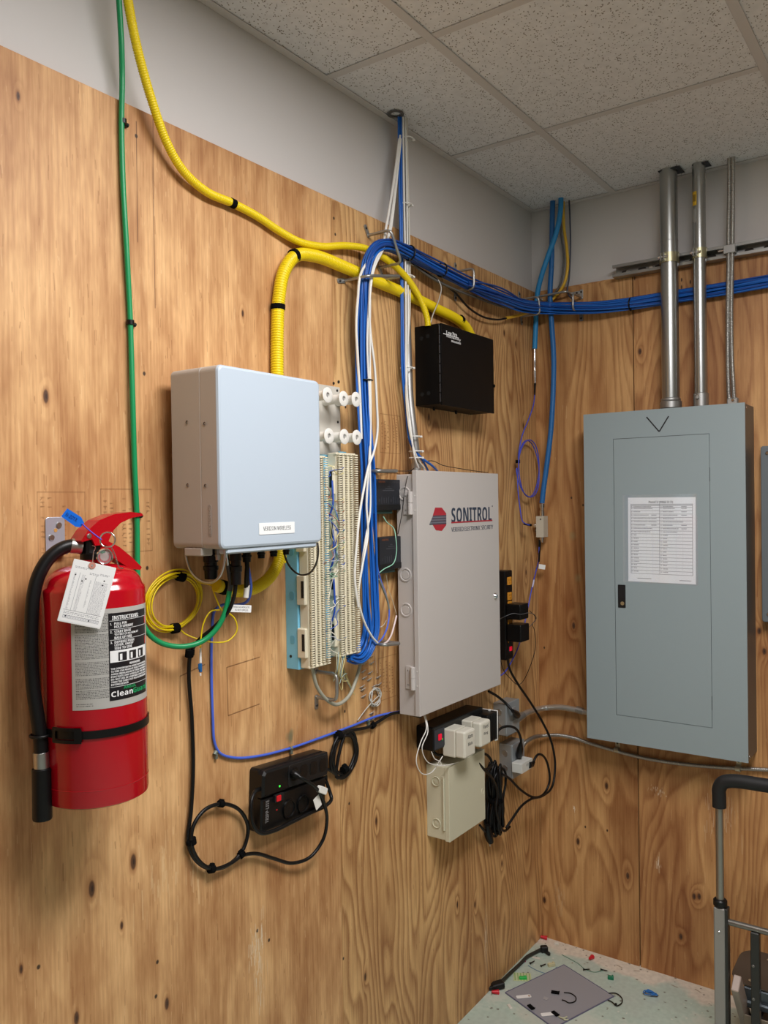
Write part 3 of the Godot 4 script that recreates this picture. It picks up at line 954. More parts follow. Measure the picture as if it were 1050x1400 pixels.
	for k in 3:
		var b := 0.02 + k * 0.24
		part("pictogram", ext_label(R + 0.0013, -0.34 + b + 0.14, -0.34 + b + 0.32, y1 - 0.008 - 0.555 * 0.144, y1 - 0.008 - 0.455 * 0.144), mt(c8(26, 24, 28), 0.5), lo)
		part("pictogram", ext_label(R + 0.0015, -0.34 + b + 0.17, -0.34 + b + 0.22, y1 - 0.008 - 0.545 * 0.144, y1 - 0.008 - 0.475 * 0.144), mt(wt, 0.5), lo)
	for k in [[0.09, 0.18], [0.33, 0.42]]:
		part("red_mark", ext_label(R + 0.001, 0.59, 0.625, y1 - 0.008 - k[1] * 0.144, y1 - 0.008 - k[0] * 0.144), mt(c8(214, 40, 40), 0.5), lo)
	# bracket: hook plate behind the head and the band with its buckle
	var bt := on_long("extinguisher_bracket", "bright steel hook plate and black band holding the red fire extinguisher", "bracket", 2.016, 1.16, 0.101)
	var pc := loc(bt, V(0.001, 1.603, 2.0226))
	part("hook_plate", sh().at(pc).slab(0.038, 0.068, 0, 0.002, 0.006, 0.0006), mt(c8(196, 200, 214), 0.3, 0.55), bt)
	part("hook_lip", sh().at(pc + V(0, -0.03, 0.008)).box(V(0, 0, 0), V(0.036, 0.006, 0.014), 0.002), mt(c8(206, 208, 218), 0.3, 0.55), bt)
	for q in [[V(0.0025, 1.6224, 2.0159)], [V(0.0025, 1.6008, 2.0308)]]:
		part("screw", sh().at(loc(bt, q[0]), V(PI / 2, 0, 0)).cyl(0.0058, 0, 0.003, 14, 0.0012), _mm.steel, bt)
	part("screw_hole", sh().at(loc(bt, V(0.0031, 1.6135, 2.0223)), V(PI / 2, 0, 0)).cyl(0.0035, 0, 0.0004, 14, 0.0001), mt(c8(190, 140, 70), 0.7), bt)
	var by := 0.117
	part("band", sh().lathe([Vector2(R + 0.0002, by), Vector2(R + 0.0026, by), Vector2(R + 0.0026, by + 0.013), Vector2(R + 0.0002, by + 0.013)], 64), _mm.black, bt)
	var bk2 := sh()
	for q in [[-1.42, -0.87, 0.014, 0.019], [-1.42, -0.87, -0.006, -0.001], [-1.45, -1.38, -0.006, 0.019], [-0.92, -0.86, -0.003, 0.016], [-1.0, -0.9, -0.006, 0.019]]:
		bk2.lathe([Vector2(R + 0.002, by + q[2]), Vector2(R + 0.0055, by + q[2]), Vector2(R + 0.0055, by + q[3]), Vector2(R + 0.002, by + q[3])], 8, PI / 2 - q[1], PI / 2 - q[0])
	part("buckle", bk2, _mm.black, bt)
	var rp: Vector3 = loc(bt, V(0.086, 1.2805, 2.1116))
	var ra := []
	for i in 18:
		ra.append(rp + V(cos(TAU * i / 18) * 0.0155, 0, sin(TAU * i / 18) * 0.0155))
	part("hose_clip", sh().tube(ra, 0.0024, 8, [], true), _mm.black, bt)
	part("clip_arm", sh().tube([rp + V(0.013, 0.002, 0), loc(bt, V(0.088, 1.2809, 2.0862))], 0.003, 8), _mm.black, bt)
	# inspection tag and blue seal
	var tg := thing("inspection_tag", "white punched paper inspection tag wired to the red extinguisher", "tag", "", V(0.1713, 1.5164, 2.0793), 0.9545)
	var corners := locs(tg, [V(0.1591, 1.5738, 2.0965), V(0.1964, 1.556, 2.044), V(0.1856, 1.4557, 2.0592), V(0.1467, 1.4694, 2.1141)])
	var cc: Vector3 = (corners[0] + corners[1] + corners[2] + corners[3]) / 4.0
	var tw: float = corners[0].distance_to(corners[1])
	var th: float = corners[1].distance_to(corners[2])
	var ta := atan2(corners[1].y - corners[0].y, corners[1].x - corners[0].x)
	part("card", sh().at(cc, V(0, 0, ta)).slab(tw, th, -0.0006, 0, 0.0015, 0.0002), _mm.paper, tg)
	var tt := print_tex(160, 220, c8(240, 240, 240), c8(110, 110, 120), [[10, 20, 50, 8, 4], [70, 34, 40, 6, 4], [110, 30, 36, 5, 4], [14, 44, 8, 130, 3], [44, 46, 14, 130, 3], [100, 60, 50, 120, 3], [78, 60, 6, 100, 3], [12, 184, 136, 8, 5]], 8)
	var ti := tt.get_image()
	for k in 14:
		ti.fill_rect(Rect2i(12 + k * 10, 196, 8, 12), c8(150, 150, 156))
		ti.fill_rect(Rect2i(13 + k * 10, 198, 6, 9), c8(225, 225, 228))
	ti.fill_rect(Rect2i(8, 178, 144, 1), c8(80, 80, 90))
	ti.fill_rect(Rect2i(34, 40, 1, 138), c8(120, 120, 130))
	ti.fill_rect(Rect2i(96, 40, 1, 138), c8(120, 120, 130))
	for q in [[16, 48], [58, 56], [128, 50], [126, 66], [20, 198], [110, 200], [46, 66]]:
		ti.fill_rect(Rect2i(q[0], q[1], 5, 5), c8(36, 36, 44))
	part("print", sh().at(cc, V(0, 0, ta)).sheet(tw * 0.97, th * 0.97, 0.0002), tex_mat(ImageTexture.create_from_image(ti), 0.7), tg)
	var ey := loc(tg, V(0.1773, 1.5597, 2.0717))
	part("eyelet", sh().at(ey, V(PI / 2, 0, 0)).lathe([Vector2(0.0018, 0.0002), Vector2(0.0055, 0.0002), Vector2(0.0055, 0.0006), Vector2(0.0018, 0.0006)], 18), mt(c8(200, 140, 124), 0.7), tg)
	part("wire", sh().tube(cr(locs(tg, [V(0.1785, 1.5586, 2.0726), V(0.1703, 1.5686, 2.0652), V(0.1507, 1.5792, 2.0496), V(0.1318, 1.5864, 2.0331), V(0.1251, 1.5888, 2.0339)])), 0.0007, 6), _mm.steel, tg)
	var sl := thing("seal_tag", "bright blue plastic seal tag tied to the extinguisher lever", "tag", "", V(0.1074, 1.6327, 2.0588), 0.9545)
	var sp := PackedVector2Array()
	for p in locs(sl, [V(0.0973, 1.6391, 2.0732), V(0.103, 1.6524, 2.0651), V(0.1155, 1.6373, 2.0475), V(0.1181, 1.6274, 2.0438), V(0.1146, 1.6201, 2.0486), V(0.11, 1.6215, 2.0552)]):
		sp.append(Vector2(p.x, p.y))
	part("plate", sh().ext(sp, -0.0008, 0.0008), mt(c8(0, 108, 224), 0.4), sl)
	part("print", sh().at(loc(sl, V(0.1078, 1.6376, 2.0603)), V(0, 0, -0.57)).words("N-201X", 0.02, 0.006, 0, 0.0003), mt(c8(8, 30, 90), 0.5), sl)
	part("strap", sh().tube(cr(locs(sl, [V(0.1169, 1.6262, 2.0472), V(0.1308, 1.6151, 2.0431), V(0.1423, 1.6052, 2.0373), V(0.1501, 1.599, 2.0332)])), 0.0012, 8), mt(c8(86, 74, 196), 0.4), sl)


func glass(alpha := 0.12) -> StandardMaterial3D:
	var m := StandardMaterial3D.new()
	m.albedo_color = Color(0.95, 0.97, 1.0, alpha)
	m.transparency = BaseMaterial3D.TRANSPARENCY_ALPHA
	m.roughness = 0.05
	return m


func ext_label(r: float, a0: float, a1: float, y0: float, y1: float) -> Sh:
	var s := sh()
	var n := maxi(2, int((a1 - a0) / 0.06))
	for i in n:
		var u := float(i) / n
		var w := float(i + 1) / n
		var p := []
		for q in [[u, 0.0], [w, 0.0], [w, 1.0], [u, 1.0]]:
			var a := lerpf(a0, a1, q[0])
			p.append([V(sin(a) * r, lerpf(y0, y1, q[1]), cos(a) * r), V(sin(a), 0, cos(a)), Vector2(q[0], 1.0 - q[1])])
		for k in [[0, 1, 2], [0, 2, 3]]:
			s.tri(p[k[0]][0], p[k[1]][0], p[k[2]][0], p[k[0]][1], p[k[1]][1], p[k[2]][1], p[k[0]][2], p[k[1]][2], p[k[2]][2])
	return s


# what comes down from the ceiling on the long wall: green ground wire and the two yellow innerducts
func risers() -> void:
	cable("ground_wire", [V(0.045, 2.6784, 1.9001), V(0.04, 2.6154, 1.8944), V(0.026, 2.5316, 1.8791), V(0.012, 2.4713, 1.8681), V(0.009, 2.395, 1.8691), V(0.009, 2.2763, 1.8683), V(0.01, 2.1512, 1.8633), V(0.008, 2.0119, 1.8563), V(0.012, 1.8699, 1.8573), V(0.01, 1.7284, 1.8537), V(0.008, 1.6359, 1.8489), V(0.012, 1.5292, 1.8527), V(0.02, 1.4589, 1.857), V(0.03, 1.4131, 1.8486), V(0.04, 1.3859, 1.8219), V(0.055, 1.3737, 1.7798), V(0.07, 1.3808, 1.7393), V(0.085, 1.4066, 1.7131), V(0.095, 1.4429, 1.6995), V(0.1, 1.4814, 1.6933)], 0.0054, _mm.green, "green insulated ground wire running down the plywood behind the extinguisher", "cable", "", 10)
	for q in [[V(0.009, 2.3948, 1.8657), "black cable clip holding the green wire near the plywood top"], [V(0.008, 2.0105, 1.8563), "black cable clip on the green wire level with the cable hook"], [V(0.008, 1.6373, 1.8489), "black cable clip on the green wire beside the extinguisher lever"]]:
		var c := on_long("cable_clip", q[1], "cable clip", q[0].z, q[0].y, 0.0)
		part("strap", sh().at(V(0, 0, 0.0085), V(0, 0, 0)).lathe([Vector2(0.0054, -0.0045), Vector2(0.0075, -0.0045), Vector2(0.0075, 0.0045), Vector2(0.0054, 0.0045), Vector2(0.0054, -0.0045)], 14), _mm.black, c)
		part("tab", sh().at(V(0.01, -0.002, 0)).box(V(0, 0, 0.004), V(0.011, 0.008, 0.008), 0.0015), _mm.black, c)
		part("nail", sh().at(V(0.012, -0.002, 0.008), V(PI / 2, 0, 0)).cyl(0.0028, 0, 0.002, 10, 0.0008), _mm.dark, c)
	var thin := [V(0.05, 2.6796, 1.8941), V(0.048, 2.6123, 1.8809), V(0.045, 2.5461, 1.8632), V(0.04, 2.4945, 1.8416), V(0.034, 2.4375, 1.8117), V(0.028, 2.3803, 1.7753), V(0.022, 2.341, 1.7293), V(0.016, 2.3195, 1.6605), V(0.014, 2.3176, 1.5816), V(0.013, 2.3104, 1.5027), V(0.014, 2.2956, 1.4305), V(0.018, 2.286, 1.3624), V(0.02, 2.2946, 1.2816), V(0.022, 2.3187, 1.1887), V(0.03, 2.3285, 1.1104), V(0.036, 2.3177, 1.0177), V(0.04, 2.2875, 0.9306), V(0.046, 2.2401, 0.8725), V(0.05, 2.194, 0.8447), V(0.05, 2.1656, 0.8375)]
	solo("innerduct", ribbed(thin, 0.0094, 0.0045, 0.0012), _mm.yellow, "thin yellow ribbed innerduct curving from the ceiling to the black box", "innerduct")
	var thick := [V(0.017, 1.5162, 1.4496), V(0.017, 1.636, 1.4493), V(0.017, 1.7727, 1.4486), V(0.017, 1.9432, 1.4496), V(0.017, 2.0457, 1.4472), V(0.017, 2.1322, 1.4402), V(0.019, 2.2004, 1.423), V(0.021, 2.2473, 1.3827), V(0.022, 2.2633, 1.313), V(0.021, 2.2634, 1.201), V(0.019, 2.2568, 1.0641), V(0.018, 2.2512, 0.9023), V(0.018, 2.2377, 0.7222), V(0.018, 2.2299, 0.6258), V(0.019, 2.2149, 0.5633), V(0.02, 2.1836, 0.5231)]
	solo("innerduct", ribbed(thick, 0.0158, 0.006, 0.002, 18), _mm.yellow, "thick yellow ribbed innerduct bending from the grey enclosure behind the black box", "innerduct")
	var tail := [V(0.02, 1.653, 1.4447), V(0.022, 1.5592, 1.4516), V(0.028, 1.5178, 1.4691), V(0.036, 1.4875, 1.5078), V(0.045, 1.4699, 1.5646), V(0.055, 1.4698, 1.6261), V(0.062, 1.4807, 1.6731), V(0.064, 1.4889, 1.6954)]
	solo("innerduct", ribbed(tail, 0.0138, 0.006, 0.0019, 18), _mm.yellow, "thick yellow innerduct tail curling below the grey enclosure", "innerduct")
	for q in [[V(0.014, 2.3176, 1.5816), V(0.014, 2.3156, 1.5547), 0.0104, 0.014, "black wrap on the thin yellow innerduct"], [V(0.021, 2.246, 1.388), V(0.021, 2.2533, 1.372), 0.0168, 0.012, "black wrap at the bend of the thick yellow innerduct"], [V(0.017, 2.1146, 1.4431), V(0.017, 2.1283, 1.4428), 0.017, 0.013, "black wrap on the upright run of the thick yellow innerduct"], [V(0.018, 2.2285, 0.5939), V(0.018, 2.2208, 0.5708), 0.017, 0.013, "black wrap on the thick yellow innerduct above the black box"], [V(0.062, 1.4825, 1.6751), V(0.064, 1.4889, 1.6954), 0.0152, 0.016, "black wrap at the tip of the yellow innerduct tail"]]:
		strap("velcro_wrap", q[0], q[1] - q[0], q[2], q[3], _mm.velcro, q[4], "strap", "", false)


func enclosure() -> void:
	var t := on_long("wall_enclosure", "light grey equipment enclosure with rounded corners and white name label", "enclosure", 1.632, 1.569, 0.036)
	var side := mt(c8(182, 174, 166), 0.5)
	var face := mt(c8(183, 196, 209), 0.42)
	part("rear_housing", sh().at(V(0, 0.177, 0)).slab(0.303, 0.354, 0, 0.0838, 0.012, 0.0014, 6), side, t)
	var co := part("front_cover", sh().at(V(0, 0.177, 0)).slab(0.303, 0.354, 0.0843, 0.129, 0.013, 0.0014, 6), side, t)
	part("face_shell", sh().at(V(0, 0.177, 0)).slab(0.303, 0.354, 0.122, 0.135, 0.013, 0.006, 6), face, co)
	part("gasket", sh().at(V(0, 0.177, 0)).slab(0.3015, 0.3525, 0.082, 0.086, 0.0115, 0.0004), side, t)
	part("lower_lip", sh().box(V(0.004, -0.004, 0.118), V(0.27, 0.012, 0.024), 0.003), face, co)
	part("lower_lip", sh().box(V(-0.135, -0.006, 0.055), V(0.03, 0.016, 0.05), 0.002), side, t)
	for q in [V(0.0836, 1.8178, 1.7838), V(0.0826, 1.6946, 1.7838), V(0.1332, 1.8117, 1.7838), V(0.1323, 1.692, 1.7838)]:
		var s := part("screw_recess", sh().at(loc(t, q), V(0, 0, PI / 2)).lathe([Vector2(0.0032, 0.0003), Vector2(0.0036, 0.0006), Vector2(0.0018, -0.0006), Vector2(0, -0.001)], 12), mt(c8(70, 66, 62), 0.6), t)
		part("screw_rim", sh().at(loc(t, q), V(0, 0, PI / 2)).lathe([Vector2(0.0032, 0), Vector2(0.0042, 0.0008), Vector2(0.0034, 0.001)], 12), side, s)
	var em := loc(t, V(0.1426, 1.6243, 1.7836))
	var badge := part("badge", sh().at(em, V(0, -PI / 2, 0)).slab(0.0095, 0.062, -0.0002, 0.0005, 0.0046, 0.0002), mt(c8(160, 153, 146), 0.5), co)
	part("lettering", sh().at(em, V(0, -PI / 2, 0)).at(em, V(0, -PI / 2, 0)).basis(Basis(Vector3.UP, -PI / 2) * Basis(Vector3.BACK, -PI / 2), em).words("HOSOUYAGHI", 0.05, 0.0052, 0.0004, 0.0005, true), side, badge)
	var lb := loc(t, V(0.1716, 1.6051, 1.626))
	var la := part("name_label", sh().at(lb).slab(0.107, 0.0235, -0.0002, 0.0003, 0.001, 0.0001), mt(c8(238, 240, 240), 0.5), co)
	part("lettering", sh().at(lb).words("VERIZON WIRELESS", 0.083, 0.0082, 0.0003, 0.0002), _mm.ink, la)
	# bail wires hanging below
	part("bail_wire", sh().tube(cr(locs(t, [V(0.0518, 1.5709, 1.765), V(0.0533, 1.546, 1.765), V(0.0677, 1.5202, 1.765), V(0.0968, 1.5039, 1.765), V(0.1279, 1.5038, 1.765), V(0.1506, 1.5204, 1.765), V(0.1613, 1.5476, 1.765), V(0.1619, 1.573, 1.765)])), 0.0024, 10), _mm.steel, t)
	part("bail_wire", sh().tube(cr(locs(t, [V(0.075, 1.5642, 1.5), V(0.0788, 1.5346, 1.5), V(0.0957, 1.5105, 1.5), V(0.1235, 1.4969, 1.5), V(0.1511, 1.5027, 1.5), V(0.1682, 1.5226, 1.5), V(0.1749, 1.5483, 1.5), V(0.1733, 1.569, 1.5)])), 0.0022, 10), mt(c8(96, 92, 88), 0.35, 0.9), t)
	# glands and sockets under the box
	var gl := func(px: Vector3, r: float, h: float, nm: String, m: Material) -> void:
		var s := sh()
		s.at(loc(t, px))
		s.lathe([Vector2(0, 0.02), Vector2(r * 0.9, 0.02), Vector2(r, 0), Vector2(r, -h * 0.3), Vector2(r * 0.86, -h * 0.32), Vector2(r * 0.86, -h * 0.45), Vector2(r * 1.05, -h * 0.47), Vector2(r * 1.05, -h * 0.62), Vector2(r * 0.9, -h * 0.64), Vector2(r * 0.85, -h), Vector2(0, -h)], 16)
		part(nm, s, m, t)
	gl.call(V(0.075, 1.5542, 1.7203), 0.015, 0.05, "cable_gland", _mm.black)
	gl.call(V(0.12, 1.5626, 1.6946), 0.012, 0.07, "cable_gland", _mm.black)
	gl.call(V(0.1, 1.5624, 1.6432), 0.01, 0.028, "socket", _mm.black)
	gl.call(V(0.11, 1.5624, 1.6098), 0.0085, 0.022, "socket", _mm.black)
	gl.call(V(0.11, 1.562, 1.5714), 0.0085, 0.02, "socket", _mm.black)
	gl.call(V(0.11, 1.5615, 1.5317), 0.0075, 0.018, "socket", _mm.black)
	gl.call(V(0.11, 1.5645, 1.7332), 0.006, 0.02, "ground_stud", _mm.zinc)


func box_cables() -> void:
	# green wire lug below the box
	var lg := thing("crimp_lug", "bright crimp lug and grey boot ending the green ground wire", "cable lug", "", V(0.1, 1.4814, 1.6933))
	part("boot", sh().tube(locs(lg, [V(0.1, 1.4784, 1.6934), V(0.102, 1.4977, 1.6908), V(0.104, 1.5207, 1.6963), V(0.105, 1.5329, 1.7011)]), 0.0062, 12, [0.0058, 0.0064, 0.0066, 0.005]), mt(c8(66, 72, 74), 0.5), lg)
	part("barrel", sh().tube(locs(lg, [V(0.105, 1.5315, 1.7011), V(0.106, 1.5511, 1.7057), V(0.106, 1.5601, 1.7075)]), 0.0046, 10), _mm.chrome, lg)
	part("tongue", sh().at(loc(lg, V(0.106, 1.563, 1.7074))).box(V(0, 0.002, 0), V(0.011, 0.014, 0.002), 0.0006), _mm.chrome, lg)
	# power cord: down from the box, once round a loop and up to the surge strip
	var pc := [V(0.12, 1.4916, 1.6963), V(0.115, 1.469, 1.696), V(0.1, 1.4371, 1.6984), V(0.07, 1.4037, 1.7111), V(0.04, 1.3763, 1.7259), V(0.02, 1.3493, 1.7283), V(0.012, 1.3075, 1.728), V(0.009, 1.214, 1.7195), V(0.009, 1.1065, 1.718), V(0.009, 1.0171, 1.7259), V(0.009, 0.9621, 1.7351), V(0.01, 0.9171, 1.7191), V(0.012, 0.8804, 1.6769), V(0.012, 0.8704, 1.6237), V(0.012, 0.8898, 1.5787), V(0.013, 0.9313, 1.565), V(0.014, 0.9787, 1.59), V(0.015, 1.0104, 1.6451), V(0.016, 1.0123, 1.6961), V(0.016, 0.9883, 1.7269), V(0.017, 0.9524, 1.7325), V(0.017, 0.9098, 1.7115), V(0.016, 0.8797, 1.6723), V(0.015, 0.8729, 1.6244), V(0.013, 0.8758, 1.5845), V(0.013, 0.8652, 1.5409), V(0.014, 0.8328, 1.4824), V(0.018, 0.8022, 1.4241), V(0.026, 0.7993, 1.3667), V(0.036, 0.832, 1.3307), V(0.05, 0.8841, 1.3325), V(0.062, 0.9334, 1.3571), V(0.07, 0.9714, 1.3851), V(0.076, 0.9995, 1.4183), V(0.072, 1.0205, 1.4469), V(0.06, 1.0269, 1.4535), V(0.05, 1.0275, 1.4498)]
	var pw := cable("power_cable", pc, 0.0042, _mm.rubber, "black power cord dropping from the enclosure, looped once and plugged in the strip", "power cable", "", 10)
	part("plug", sh().tube([V(0.068, 1.024, 1.45), V(0.058, 1.026, 1.4512), V(0.052, 1.0285, 1.452), V(0.044, 1.027, 1.4455)], 0.009, 12, [0.005, 0.009, 0.011, 0.011]), _mm.black, pw)
	part("plug_blades", sh().tube([V(0.05, 1.0299, 1.4523), V(0.04, 1.0266, 1.4436)], 0.004, 6), _mm.steel, pw)
	var ft := sh()
	ft.at(V(0.072, 0.9728, 1.3766), V(0, PI / 2, -0.5)).slab(0.03, 0.016, -0.005, 0.006, 0.004, 0.001)
	ft.at(V(0.066, 0.9449, 1.3863), V(0, PI / 2, -1.2)).slab(0.03, 0.022, -0.0004, 0.0004, 0.001, 0.0001)
	solo("cord_tag", ft, _mm.white, "white paper flag wrapped on the black power cord at the surge strip", "tag")
	for q in [[V(0.02, 1.3499, 1.7322), V(0.012, 1.3154, 1.7298), 0.009, 0.016, "black hook-and-loop wrap on the cord below the yellow fiber coil"], [V(0.013, 0.9579, 1.7288), V(0.013, 0.9901, 1.734), 0.010, 0.013, "black hook-and-loop wrap joining cord and loop at mid height"], [V(0.014, 0.8808, 1.6766), V(0.014, 0.8739, 1.6536), 0.009, 0.013, "black hook-and-loop wrap at the bottom of the cord loop"], [V(0.0145, 1.0108, 1.6467), V(0.0145, 1.004, 1.6296), 0.0075, 0.014, "black hook-and-loop wrap at the top of the cord loop"], [V(0.013, 0.8799, 1.5867), V(0.013, 0.8865, 1.5683), 0.0085, 0.013, "black hook-and-loop wrap where the cord leaves the loop"]]:
		strap("velcro_wrap", q[0], q[1] - q[0], q[2], q[3], _mm.velcro, q[4], "strap", "hook-and-loop wraps on the power cord")
	# blue patch cable along the wall
	var pcab := [V(0.1, 1.5441, 1.6436), V(0.1, 1.5083, 1.6358), V(0.09, 1.4758, 1.622), V(0.07, 1.4473, 1.6132), V(0.045, 1.4384, 1.6169), V(0.02, 1.4399, 1.6293), V(0.006, 1.4283, 1.6462), V(0.005, 1.3883, 1.6546), V(0.005, 1.2945, 1.6589), V(0.005, 1.1919, 1.657), V(0.005, 1.1454, 1.6538), V(0.005, 1.118, 1.6395), V(0.005, 1.0957, 1.5963), V(0.005, 1.08, 1.5229), V(0.005, 1.0703, 1.4109), V(0.005, 1.0684, 1.293), V(0.005, 1.0684, 1.1726), V(0.006, 1.0699, 1.0555), V(0.008, 1.0607, 0.9553), V(0.02, 1.0524, 0.8591)]
	cable("patch_cable", pcab, 0.0031, _mm.patch, "blue patch cable stapled in an L from the enclosure to the alarm panel", "cable", "", 8)
	var sleeve := thing("patch_boot", "black sleeved plug end of the blue patch cable under the enclosure", "cable end", "", V(0.1, 1.5394, 1.6415))
	part("sleeve", sh().tube(locs(sleeve, [V(0.1, 1.5472, 1.6435), V(0.1, 1.5241, 1.6419), V(0.095, 1.493, 1.6397), V(0.09, 1.4755, 1.635)]), 0.0052, 10), _mm.black, sleeve)
	part("plug", sh().at(loc(sleeve, V(0.1, 1.55, 1.6391))).box(V(0, 0, 0), V(0.011, 0.014, 0.011), 0.002), mt(c8(150, 110, 96), 0.4), sleeve)
	part("label_wrap", sh().tube(locs(sleeve, [V(0.092, 1.4848, 1.6347), V(0.09, 1.4588, 1.6376)]), 0.006, 10), _mm.white, sleeve)
	var n := 0
	for q in [[V(0.004, 1.1209, 1.6513), 0.9, "steel nail clip on the blue cable at its bend"], [V(0.004, 1.0699, 1.4098), -0.2, "steel nail clip on the blue cable above the surge strip"], [V(0.004, 1.0667, 1.0968), -0.3, "steel nail clip on the blue cable below the coiled wire"]]:
		var c := on_long("nail_clip", q[2], "cable clip", q[0].z, q[0].y, 0.0)
		part("saddle", sh().at(V(0, 0, 0.005), V(0, 0, q[1] + PI / 2)).lathe([Vector2(0.0031, -0.004), Vector2(0.0046, -0.004), Vector2(0.0046, 0.004), Vector2(0.0031, 0.004), Vector2(0.0031, -0.004)], 12), mt(c8(140, 150, 140), 0.4, 0.5), c)
		part("nail", sh().at(V(0.002, -0.009, 0)).box(V(0, 0, 0.004), V(0.007, 0.011, 0.008), 0.0012), mt(c8(120, 126, 116), 0.5, 0.5), c)
		n += 1
	var fl := thing("cable_flag", "white printed wire flag on the cords under the enclosure", "tag", "", V(0.1, 1.438, 1.6798), PI / 2 - 0.5)
	part("flag", sh().at(V(0.012, 0.002, 0), V(0, 0, -0.1)).slab(0.046, 0.015, -0.0004, 0.0004, 0.001, 0.0001), _mm.paper, fl)
	part("lettering", sh().at(V(0.014, 0.005, 0), V(0, 0, -0.1)).words("VERIZON WIRELESS", 0.034, 0.0034, 0.0004, 0.0002), _mm.ink, fl)
	part("lettering", sh().at(V(0.014, -0.001, 0), V(0, 0, -0.1)).words("DO NOT UNPLUG", 0.028, 0.0034, 0.0004, 0.0002), _mm.ink, fl)
	part("fold", sh().at(V(-0.016, 0.008, 0.0), V(0, 0, 1.2)).slab(0.03, 0.012, -0.0004, 0.0004, 0.001, 0.0001), _mm.paper, fl)
	# yellow fiber coil
	var rg := RandomNumberGenerator.new()
	rg.seed = 4
	var loops := []
	var turns := 8
	for i in turns * 20 + 12:
		var a := -1.1 + TAU * i / 20.0
		var k := float(i) / (turns * 20)
		var jr := 1.04 + 0.10 * sin(i * 0.31) - 0.16 * k + 0.07 * sin(i * 0.13 + 1.0)
		loops.append([a, jr, 0.006 + 0.010 * (0.5 + 0.5 * sin(i * 0.315 + k * 5.0))])
	var c0 := V(0.01, 1.4591, 1.7569)
	var rz := absf(V(0.01, 1.4592, 1.7578).z - V(0.01, 1.4517, 1.6869).z)
	var ry := absf(V(0.01, 1.5159, 1.7566).y - V(0.01, 1.4592, 1.7578).y)
	var fp := [V(0.07, 1.4845, 1.693), V(0.04, 1.4894, 1.6953), V(0.02, 1.4975, 1.7111)]
	for q in loops:
		fp.append(V(q[2], c0.y + sin(q[0] + PI * 0.72) * ry * q[1] + cos(q[0] + PI * 0.72) * 0.006, c0.z - cos(q[0] + PI * 0.72) * rz * q[1]))
	fp.append_array([V(0.015, 1.3914, 1.7405), V(0.03, 1.3796, 1.7227), V(0.05, 1.37, 1.6971), V(0.06, 1.3686, 1.6611), V(0.065, 1.3878, 1.6401), V(0.066, 1.4135, 1.6469), V(0.064, 1.4277, 1.6637), V(0.06, 1.4353, 1.6784), V(0.06, 1.4549, 1.6903), V(0.055, 1.4843, 1.6992)])
	cable("fiber_jumper", fp, 0.0016, _mm.yellow, "thin yellow fiber cord coiled below the grey enclosure", "fiber cable", "", 7, 3)
	var lc := [V(0.062, 1.4364, 1.6865), V(0.06, 1.4358, 1.709), V(0.056, 1.4163, 1.7237), V(0.052, 1.3867, 1.7287), V(0.05, 1.3567, 1.7295)]
	var f2 := cable("fiber_jumper", lc, 0.0015, _mm.yellow, "yellow fiber tail hanging with a white boot and blue plug", "fiber cable", "", 7)
	part("boot", sh().tube([V(0.05, 1.3627, 1.7294), V(0.05, 1.3328, 1.73)], 0.0026, 10, [0.0022, 0.0027]), _mm.white, f2)
	part("connector", sh().at(V(0.05, 1.3224, 1.7303), V(0, PI / 2, 0)).box(V(0, 0, 0), V(0.006, 0.018, 0.006), 0.001).box(V(-0.004, 0.003, 0), V(0.003, 0.012, 0.003), 0.0006), mt(c8(20, 90, 150), 0.4), f2)
	part("tip", sh().at(V(0.05, 1.309, 1.7306), V(0, PI / 2, 0)).box(V(0, 0, 0), V(0.0032, 0.006, 0.0032), 0.0006), _mm.white, f2)
	for q in [[V(0.01, 1.5088, 1.7433), "black hook-and-loop wrap at the top of the yellow coil", 0.3], [V(0.01, 1.4043, 1.7609), "black hook-and-loop wrap at the bottom of the yellow coil", 0.0]]:
		strap("velcro_wrap", q[0], V(0, q[2], 1), 0.0105, 0.017, _mm.velcro, q[1], "strap", "", false)


func comb(s: Sh, x: float, y0: float, y1: float, z: float, n: int, w: float) -> void:
	for i in n:
		s.box(V(x, lerpf(y0, y1, (i + 0.5) / n), z), V(w, (y1 - y0) / n * 0.5, 0.005), 0)


